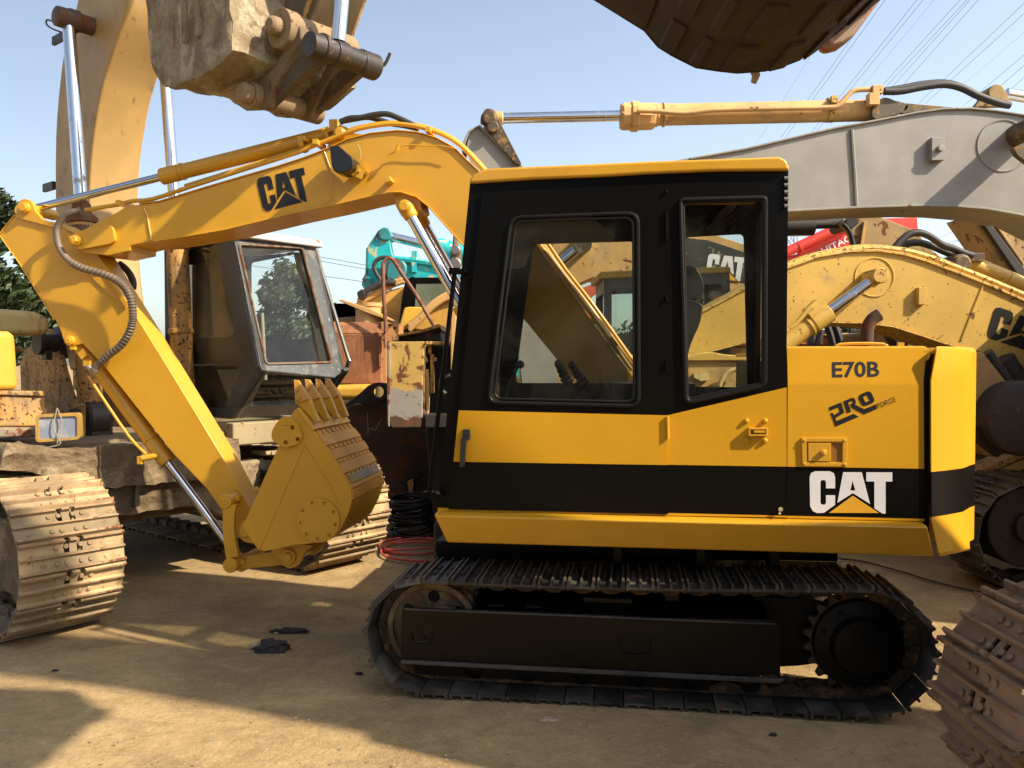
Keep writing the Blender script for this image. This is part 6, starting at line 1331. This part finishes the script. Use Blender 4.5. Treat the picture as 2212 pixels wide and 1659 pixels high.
# dark brown bucket with an eye, standing behind the small yellow bucket
FD = Fr(0, 8.75, 0); DB = paint('dark_brown', (.085, .045, .028), rust=.3, rough=.7, var=.3, streak=.4, rs=3, bump=.4)
DX = root('excavator_bucket', 'dark rust brown digging bucket with a round eye, on the ground behind the yellow bucket', 'bucket', FD)
prismo(DX, 'shell', FD, 'D', [(738, 885), (760, 872), (800, 870), (860, 885), (945, 905), (975, 1000), (970, 1095), (900, 1140), (820, 1135), (760, 1080), (730, 980)], 0, .9, DB, .03)
hc = [(886+75*math.cos(t*math.pi/8), 1080+80*math.sin(t*math.pi/8)) for t in range(16)]
prismo(DX, 'eye_plate', FD, 'zq', [(300, 1330), (500, 1190), (640, 1080), (740, 985), (820, 955), (920, 948), (1010, 955), (1010, 1350), (700, 1260), (560, 1240), (400, 1310)], -.1, -.04, M['darkst'], .01, holes=[hc])
b = MB(); w = FD.p3([(886, 1080)], -.12, 'zq')[0]; b.pipe(w, w+Vector((0, .1, 0)), .095, .06, 24); b.build('eye_bush', DX, M['darkst'])
b = MB(); b.tube(FD.p3([(725, 1370), (728, 1500), (735, 1700)], -.004, 'zq'), .005, 5); b.tube(FD.p3([(735, 1640), (780, 1605), (830, 1640), (880, 1560), (935, 1465)], -.004, 'zq'), .005, 5, 3); b.build('chalk_mark', DX, flat('chalk', (.35, .32, .28), .9))
# toothed drive wheel lying by it
FS = Fr(0, 8.55, 0)
SX = root('sprocket_wheel', 'rusty toothed sprocket leaning beside the black hose coil', 'wheel', FS)
b = MB(); q = P_(FS, 'zu', [(6, 1490), (40, 1470), (48, 1500), (42, 1560), (50, 1640), (10, 1640), (20, 1570)], 0); b.prism(q, 0, .04); b.build('lit_edge_plate', SX, M['tan'], bevel=.004)  # sunlit edge put in as a paler tan plate
pr = []; c0 = P_(FS, 'zu', [(180, 1540)], .05)[0]
for i in range(17):
    for f_, r_ in ((-.5, .30), (-.2, .31), (-.1, .35), (.12, .35), (.2, .31)): t = 2*math.pi*(i+f_)/17; pr.append((c0[0]+r_*math.cos(t), c0[1]+r_*math.sin(t)))
b = MB(); b.prism(pr, .05, .10); b.cyl((c0[0], -.02, c0[1]), (c0[0], .05, c0[1]), .17, 24)
for i in range(8): t = i*math.pi/4; b.hexn((c0[0]+.21*math.cos(t), .05, c0[1]+.21*math.sin(t)), (0, -1, 0), .02, .02)
b.build('toothed_rim', SX, M['darkst'], bevel=.003)
# ================= foreground excavator at the right: track in view, bucket overhead
FF = Fr(1.64, 2.70, 0)
FX = root('excavator', 'brown rusty excavator in the right foreground, its track at the corner and its bucket overhead', 'excavator', FF)
SH = paint('brown_shoe', (.30, .195, .12), each=True, rust=.25, dirt=.35, rough=.75, var=.25, rc=(.15, .075, .03), dc=(.32, .235, .165), bump=1.0, rs=6)
EDGE['brown_shoe'] = paint('brown_edge', (.30, .175, .085), dirt=.3, rust=.3, rough=.7, dc=(.16, .12, .09))
path = stadium(0, 3.4, .02, .84, .40, .40, sag=.02)
crawler(FX, path, 0, .55, 38, .036, SH, M['darkst'], holes=True, ridge=.017)
crawler(FX, path, -2.0, .55, 38, .036, SH, M['darkst'], holes=True, ridge=.014)
b = MB()
for v in (0, -2.0): b.cyl((.42, v+.16, .43), (.42, v+.40, .43), .31, 32); b.box((1.8, v+.28, .42), (2.3, .3, .4))
b.box((1.9, -.7, .55), (1.6, 1.7, .3)); b.cyl((1.9, -.7, .6), (1.9, -.7, .9), .55, 32); b.build('track_frame', FX, M['darkst'], bevel=.02)
b = MB(); b.box((2.6, -.95, 1.15), (3.4, 2.4, .5)); b.box((3.6, -.95, 1.7), (1.4, 2.4, .7)); b.build('house', FX, M['oldrust'], bevel=.05)
b = MB(); b.prism([(.57, 1.42), (2.6, 1.42), (2.6, 2.66), (.62, 2.66), (.57, 2.0)], -.40, .32); b.build('cab', FX, M['oldblack'], bevel=.05)  # unseen cab, shaped as an occluder to shade the ground and small track
# its bucket: curved shell seen from below
FKb = FF
sil = Z('D', [(1180, -60), (1275, 0)])+Z('ze', [(0, 190), (80, 285), (160, 335), (250, 380), (300, 405), (430, 425), (540, 437), (700, 425), (800, 400), (900, 362), (1000, 290), (1150, 170), (1340, 15)])+[(1950, -60)]
BVF = -.15; q = P_(FF, 'D', sil, BVF)
UB = paint('bucket_brown', (.032, .018, .011), rust=.4, rough=.75, var=.35, rs=5, bump=.9, rc=(.030, .018, .013))
w_ = 1.05
b = MB(); inner = [(p[0]*.94+(q[7][0])*.06, p[1]+.05) for p in q]
rs = []
for i in range(9):
    v = BVF-w_*i/8; rs.append([Vector((a, v, c)) for a, c in q]+[Vector((a, v, c)) for a, c in inner[::-1]])
b.rings(rs)
sidepl = q+[(q[-1][0]+.25, q[-1][1]+.45), (q[0][0]+.3, q[0][1]+.75)]
b.prism(sidepl, BVF, BVF-.04); b.prism(sidepl, BVF-w_, BVF-w_+.04)
fbk = b.build('bucket', FX, UB, bevel=.012, smooth=35)
b = MB()
for j in range(1, 14, 2):
    (a, c), (d, e) = q[j], q[j+1]
    for i in range(4):
        v0 = BVF-.04-i*.26; b.plate([(a, v0, c-.012), (d, v0, e-.012), (d, v0-.20, e-.012), (a, v0-.20, c-.012)], (0, 0, .02))
b.build('wear_plate', fbk, UB, bevel=.006)
b = MB(); e_ = P_(FF, 'ze', [(1005, 285), (1020, 310), (1047, 322), (1110, 305), (1170, 260), (1280, 110), (1362, 5), (1400, -60), (1340, -60), (1320, 10), (1060, 250)], BVF+.05); b.prism(e_, BVF+.05, BVF-.03); b.build('side_cutter', fbk, paint('cutter', (.33, .22, .16), rust=.4, rough=.7, rc=(.30, .09, .05)), bevel=.01)
bu, bz = q[7]; 
b = MB(); b.prism([(bu-.1, bz+.75), (bu+.15, bz+.70), (bu+1.1, bz+2.0), (bu+2.2, bz+3.0), (bu+2.0, bz+3.3), (bu+.9, bz+2.5)], -.80, -.50); b.build('arm', FX, M['oldrust'], bevel=.02)
b = MB(); b.prism(cm2([(bu+1.6, bz+3.1), (bu+2.1, bz+3.35), (bu+2.9, bz+2.9), (bu+3.5, bz+2.0), (bu+3.6, bz+.6), (bu+3.8, bz-.9), (bu+3.4, bz-.9), (bu+2.9, bz+.5), (bu+2.6, bz+1.8), (bu+2.1, bz+2.6)], 4, True), -.85, -.45); b.build('boom', FX, M['oldrust'], bevel=.02)
tg = FF.p3([(648, 392)], BVF-.0, 'ze')[0]
b = MB(); pts = FF.p3([(640, 400), (668, 400), (678, 440), (655, 488), (640, 486), (625, 478), (632, 440), (622, 430)], BVF+.02, 'ze'); b.plate(pts, (0, -.006, 0)); cl = b.build('cloth_strip', None, flat('cloth', (.45, .36, .26), .9), bevel=0)
cl.data.transform(Matrix.Translation((FF.o.x, FF.o.y, 0))); tag(cl, 'small pale cloth strip caught on the overhead bucket and hanging from its lowest edge', 'cloth strip')

# ================= things on the ground
def gp(k, x, y, z=0.0):
    X, Y = Z(k, [(x, y)])[0]; d = ray(X, Y); t = (z-CAMH)/d.z; return Vector((d.x*t, d.y*t, z))
HB = flat('black_cable', (.014, .014, .015), .38)
c0 = gp('zy', 1700, 800)
b = MB(); pts = []
for i in range(16*14):
    a = i*2*math.pi/16; k_ = i/16; lay = int(k_)
    r_ = .205-.045*((lay*7) % 3)/2+.012*math.sin(lay*2.7+a); tilt = .05*math.sin(a+lay)
    pts.append(Vector((c0.x+.012*math.sin(lay*1.9)+r_*math.cos(a), c0.y+.012*math.cos(lay*2.3)+r_*math.sin(a), .02+.024*k_+tilt*.5+.01*math.sin(lay*3.1))))
b.tube(pts, .0125, 7); pts = [c0+Vector((.17, .02, .30)), c0+Vector((.30, -.05, .24)), c0+Vector((.34, 0, .05)), c0+Vector((.2, -.25, .02)), c0+Vector((-.1, -.28, .02)), c0+Vector((-.35, -.15, .02)), c0+Vector((-.42, .2, .02))]
b.tube(pts, .0125, 7, 6); hc_ = tag(b.build('hose_coil', None, HB), 'tall coil of black rubber hose standing on the ground behind the front of the cab', 'hose coil')
RH = flat('red_hose', (.62, .085, .05), .42)
b = MB()
for k_, L_ in enumerate(([(2400, 930), (2130, 915), (1950, 872), (1700, 868), (1450, 885), (1260, 925), (1180, 985), (1215, 1060), (1290, 1090)], [(2130, 925), (1950, 945), (1650, 945), (1420, 960), (1270, 1010), (1208, 1080), (1250, 1150), (1420, 1205), (1700, 1238), (2070, 1245), (2500, 1270)], [(2500, 1000), (2100, 1025), (1750, 1050), (1400, 1065), (1285, 1055), (1280, 1005), (1420, 940), (1600, 905), (1830, 885), (2130, 915)], [(2500, 1080), (2070, 1105), (1750, 1133), (1480, 1128), (1330, 1095), (1275, 1050)])):
    b.tube([gp('zy', x, y, .012+.012*(k_ % 3)) for x, y in L_], .0105, 7, 6)
tag(b.build('red_hose', None, RH), 'loose red air hose looped on the ground in front of the black hose coil', 'hose')
b = MB(); b.tube([gp('zg', 1100, 440, .008)]+[gp('zg', x, y, .008) for x, y in ((1250, 455), (1380, 485), (1520, 525), (1700, 580), (1900, 625), (2050, 650), (2250, 690), (2500, 720))], .008, 6, 4); tag(b.build('ground_cable', None, paint('cable_brown', (.06, .04, .03), dirt=.3, rough=.8)), 'thin dark cable lying across the ground behind the right end of the small track', 'cable')
b = MB(); b.tube([Vector((0, 0, 0))+p for p in (FD.p3([(823, 1053), (850, 1068), (885, 1086), (930, 1105)], -.25))], .006, 6, 2); rp = b.build('red_rope', None, RH); rp.data.transform(Matrix.Translation((0, 8.75, 0))); tag(rp, 'taut thin red hose running down across the dark brown bucket', 'hose')
def lump(name, c, r, sc, mat, lab, cat, seed, grp=None, n=2, tex=.35):
    from mathutils import noise as mn; rnd = random.Random(seed); bm = bmesh.new(); bmesh.ops.create_icosphere(bm, subdivisions=n, radius=r)
    for v in bm.verts:
        p = v.co.copy(); f = 1+tex*1.5*mn.noise(p/r*1.3+Vector((seed*3.1, 0, 0)))+tex*.9*mn.noise(p/r*3.4+Vector((0, seed*2.3, 0)))
        v.co = Vector((p.x*sc[0]*f, p.y*sc[1]*f, max(p.z*sc[2]*f, -r*sc[2]*.5)))
    me = bpy.data.meshes.new(name); bm.to_mesh(me); bm.free(); me.materials.append(mat)
    for p in me.polygons: p.use_smooth = True
    o = bpy.data.objects.new(name, me); COL.objects.link(o); o.location = (c.x, c.y, r*sc[2]*.45); return tag(o, lab, cat, grp)
rag = flat('rag', (.035, .028, .028), .9, bump=.8, sc=60); stone = crust('stone', (.35, .26, .16), (.52, .42, .29), None, 12, .6, .004)
lump('oily_rag', gp('zc', 1585, 1265), .075, (1.2, .8, .55), rag, 'crumpled dark oily rag, the largest piece of litter on the open ground at left', 'rag', 3, n=4, tex=.38)
lump('oily_rag', gp('zc', 1680, 1165), .075, (1.3, .35, .25), rag, 'small flat strip of black rag just behind the larger crumpled rag', 'rag', 5, n=4, tex=.38)
lump('stone', gp('zc', 1475, 1258), .03, (1, .9, .7), stone, 'small pale stone lying left of the crumpled dark rag', 'stone', 8)
lump('stone', gp('zc', 1605, 1175), .012, (1.2, .9, .7), stone, 'tiny pale stone chip between the two dark rags', 'stone', 9)
lump('dark_clod', gp('zc', 320, 1388), .014, (1.3, .8, .4), rag, 'small dark clod lying alone in front of the left muddy track', 'clod', 12)
lump('dark_clod', gp('zh', 165, 1112), .015, (1.5, .9, .5), rag, 'small dark clod just left of the front of the small black track', 'clod', 14)
lump('leaf_litter', gp('zg', 755, 1470), .015, (1.2, .8, .6), rag, 'curled dark leaf on the ground below the rear of the small black track', 'leaf', 15)
lump('stone', gp('zh', 1260, 1380), .03, (1.5, 1, .3), stone, 'crumbled pale mortar bit on the ground under the middle of the small black track', 'stone', 16)
b = MB(); rnd = random.Random(4)
for i in range(900):
    y = 3.2+rnd.random()**1.3*6; x = rnd.uniform(-.65, .65)*y; r_ = rnd.uniform(.0015, .006)
    M4 = Matrix.Translation((x, y, r_*.3)) @ Matrix.Rotation(rnd.random()*6, 4, 'Z') @ Matrix.Diagonal((r_*rnd.uniform(.8, 2.2), r_, r_*.6, 1)); bmesh.ops.create_icosphere(b.bm, subdivisions=1, radius=1, matrix=M4)
cr = b.build('crumbs', None, stone); cr['kind'] = 'stuff'; cr['label'] = 'scattered grit and small crumbs on the yard surface'; cr['category'] = 'grit'

shade_block = root('excavator', 'added unseen machine body off the right edge, shading the parts behind the counterweight', 'excavator', Fr(5.0, 4.3, 0))  # unseen body added only to shade the area behind the counterweight
b = MB(); b.box((2.0, .75, 2.1), (4.0, 1.5, 2.4)); b.build('house', shade_block, M['oldyel'], bevel=.05)
b = MB(); b.box((2.0, .7, .45), (4.2, 1.6, .7)); b.build('undercarriage', shade_block, M['darkst'], bevel=.08)
b = MB()
for x, y, w_, h_ in ((-9, -7, 7, 4.2), (-.5, -9, 6, 5.0), (9, -13, 7, 4)): b.box((x, y, h_/2), (w_, 2.5, h_)); b.prism([(x-w_/2-.3, h_), (x+w_/2+.3, h_), (x, h_+1.2)], y-1.4, y+1.4)
tag(b.build('sky_blocker', None, flat('blocker_dark', (.07, .06, .05), .8)), 'unseen dark blocks added behind the camera to cut sky light and reflections', 'sky_blocker')  # unseen blocks added to dim the sky fill and darken paint reflections
# ================= trees
LG = [flat('leaf_dark', (.018, .030, .013), .6, var=.3), flat('leaf_mid', (.034, .055, .022), .6, var=.3), flat('leaf_light', (.065, .090, .038), .55, var=.3)]
for m_ in LG: m_.node_tree.nodes['Principled BSDF'].inputs['Specular IOR Level'].default_value = .25
BK = flat('bark', (.10, .075, .05), .9, bump=.6)
def tree(name, lab, px, Y, ytop, rx_px, seed, leaves=5200, grp=None, ls=.13):
    rnd = random.Random(seed); x = (px-CX)/F*Y; top = CAMH+(785-ytop)/F*Y; rx = rx_px/F*Y
    r = root(name, lab, 'tree', loc=(x, Y, 0), group=grp)
    b = MB(); hz_ = top*.52
    b.tube([(0, 0, 0), (.08, .05, hz_*.5), (-.05, .1, hz_)], [.20, .16, .11], 10)
    for k in range(7):
        a = rnd.random()*6.28; l = rx*rnd.uniform(.5, .85); z0_ = hz_*rnd.uniform(.45, 1)
        b.tube([(0, 0, z0_), (l*.5*math.cos(a), l*.5*math.sin(a), z0_+l*.35), (l*math.cos(a), l*math.sin(a), z0_+l*.8)], [.07, .05, .02], 6)
    b.build('trunk', r, BK)
    cl = []
    for k in range(34):
        a = rnd.random()*6.28; u = rnd.uniform(-1, 1); s_ = (1-u*u)**.5; rr = rnd.uniform(.45, .92)
        cl.append((Vector((rx*rr*s_*math.cos(a), rx*rr*s_*math.sin(a), top*.60+u*rr*top*.38)), rnd.uniform(.22, .36)*rx, rnd.random()))
    me = bpy.data.meshes.new('crown'); V = []; Fc = []; mi = []
    for i in range(leaves):
        c, cr_, tone = cl[rnd.randrange(len(cl))]
        d = Vector((rnd.gauss(0, 1), rnd.gauss(0, 1), rnd.gauss(0, 1))).normalized()*cr_*(rnd.random()**.4); p = c+d
        n_ = Vector((rnd.gauss(0, 1), rnd.gauss(0, 1), rnd.gauss(0, 1)+.6)).normalized(); a = n_.orthogonal().normalized(); e = n_.cross(a); s_ = ls*rnd.uniform(.6, 1.3)
        k0 = len(V); V += [p-a*s_, p+e*s_*.45, p+a*s_, p-e*s_*.45]; Fc.append((k0, k0+1, k0+2, k0+3)); mi.append(0 if tone < .3 and rnd.random() < .75 else (2 if rnd.random() < .25 else 1))
    me.from_pydata(V, [], Fc); [me.materials.append(m_) for m_ in LG]
    me.polygons.foreach_set('material_index', mi); o = bpy.data.objects.new('crown', me); COL.objects.link(o); o.parent = r
    return r
tree('broadleaf_tree', 'dense dark green tree at the left edge behind the yellow arm', -10, 24, 402, 118, 3, 9500)
tree('broadleaf_tree', 'green tree seen through the windscreen of the old black cab', 625, 30, 548, 92, 5, 7000)
tree('broadleaf_tree', 'small green tree peeking out right of the old black cab handrail', 705, 34, 640, 40, 8, 3500)
tree('broadleaf_tree', 'low green tree just right of the foot of the old tan boom', 90, 27, 478, 75, 11, 6000)
tree('broadleaf_tree', 'green tree glimpsed through the small cab windows', 1460, 40, 600, 120, 21, 5000)
tree('broadleaf_tree', 'far green tree glimpsed under the pale yellow boom', 1880, 42, 650, 90, 22, 4000)
tree('broadleaf_tree', 'far green tree behind the row of machines left of the small cab', 930, 46, 690, 130, 23, 4000)
# ================= overhead lines and pylon
WM = flat('wire', (.12, .14, .16), .5)
def wire(k, a, c, Ya=26, Yb=100, r0=.008, r1=.020):
    A_, B_ = Z(k, [a, c]); e = 1.25
    A2 = (B_[0]+(A_[0]-B_[0])*e, B_[1]+(A_[1]-B_[1])*e)
    da, db = ray(*A2), ray(*B_); P = Vector((0, 0, CAMH))+da*(Ya/da.y); Q = Vector((0, 0, CAMH))+db*(Yb/db.y)
    b = MB(); n_ = 8; pts = [P.lerp(Q, (i/n_)) for i in range(n_+1)]
    b.tube(pts, lambda t, i: (r0+(r1-r0)*t), 5)
    return tag(b.build('power_line', None, WM), 'thin overhead power line slanting down across the sky at the upper right', 'power line', 'power lines')
for a, c in ([(1370, 0), (800, 800)], [(1405, 0), (825, 800)], [(1590, 0), (980, 765)], [(1625, 0), (1010, 760)], [(1840, 0), (1190, 715)], [(1880, 0), (1330, 590)], [(1898, 0), (1370, 590)], [(1945, 0), (1450, 560)], [(2212, 20), (1600, 600)], [(2212, 80), (1640, 600)], [(2212, 320), (1860, 615)], [(2212, 380), (1960, 600)], [(2212, 450), (2090, 560)]): wire('ze', a, c)
for a, c in ([(1680, 10), (1080, 735)], [(2212, 190), (1800, 540)], [(1000, 280), (655, 840)]): wire('ze', a, c, r0=.004, r1=.010)
ordw = 'first second third fourth fifth sixth seventh eighth ninth tenth eleventh twelfth thirteenth fourteenth fifteenth sixteenth'.split()
pls = sorted([o for o in COL.objects if o.name.startswith('power_line')], key=lambda o: (lambda v: v.x/v.y)(o.data.vertices[20].co))
for i_, o in enumerate(pls): o['label'] = 'thin overhead power line slanting across the upper right sky, %s from the left' % ordw[i_]
for a, c in ([(1740, 175), (1330, 365)], [(1790, 250), (1400, 450)], [(1735, 300), (1340, 420)], [(1860, 480), (1440, 500)]): wire('zr', a, c, 60, 110, .02, .02).update_tag()
for i_, o in enumerate([o for o in COL.objects if o.name.startswith('power_line')][-4:]): o['label'] = 'thin power line in the gap between grey and pale yellow booms, %s from top' % ordw[i_]; o['group'] = 'power lines in the gap between the booms'
for i_, (a, c) in enumerate([[(-600, 330), (600, 550)], [(-600, 380), (600, 592)], [(-600, 560), (600, 730)]]):
    o = wire('zj', a, c, 60, 60, .022, .022); o['label'] = '%s of three thin overhead lines between the old black cab and the turquoise arm' % ('topmost', 'middle', 'lowest')[i_]; o['group'] = 'low power lines at left'
Yp = 120; xp = (1706-CX)/F*Yp; r = root('pylon', 'small distant lattice pylon just right of the black cab', 'pylon', loc=(xp, Yp, 0))
b = MB(); H = CAMH+(785-470)/F*Yp; st = flat('galv', (.25, .27, .29), .6)
lv = [0, H*.35, H*.6, H*.78, H*.9, H]; wd = [2.6, 1.6, 1.1, .8, .6, .15]
for sx in (-1, 1):
    for sy in (-1, 1): b.tube([(sx*w_/1, sy*w_/1, z_) for w_, z_ in zip(wd, lv)], .09, 4)
for i in range(5):
    for sy in (-1, 1):
        b.tube([(-wd[i], sy*wd[i], lv[i]), (wd[i+1], sy*wd[i+1], lv[i+1])], .05, 4); b.tube([(wd[i], sy*wd[i], lv[i]), (-wd[i+1], sy*wd[i+1], lv[i+1])], .05, 4); b.tube([(-wd[i], sy*wd[i], lv[i]), (wd[i], sy*wd[i], lv[i])], .05, 4)
b.build('lattice', r, st)
for z_ in (H*.72, H*.88):
    b = MB(); b.tube([(-4.5, 0, z_), (0, 0, z_+.7), (4.5, 0, z_)], .09, 4); b.tube([(-4.5, 0, z_), (4.5, 0, z_)], .07, 4); b.build('cross_arm', r, st)
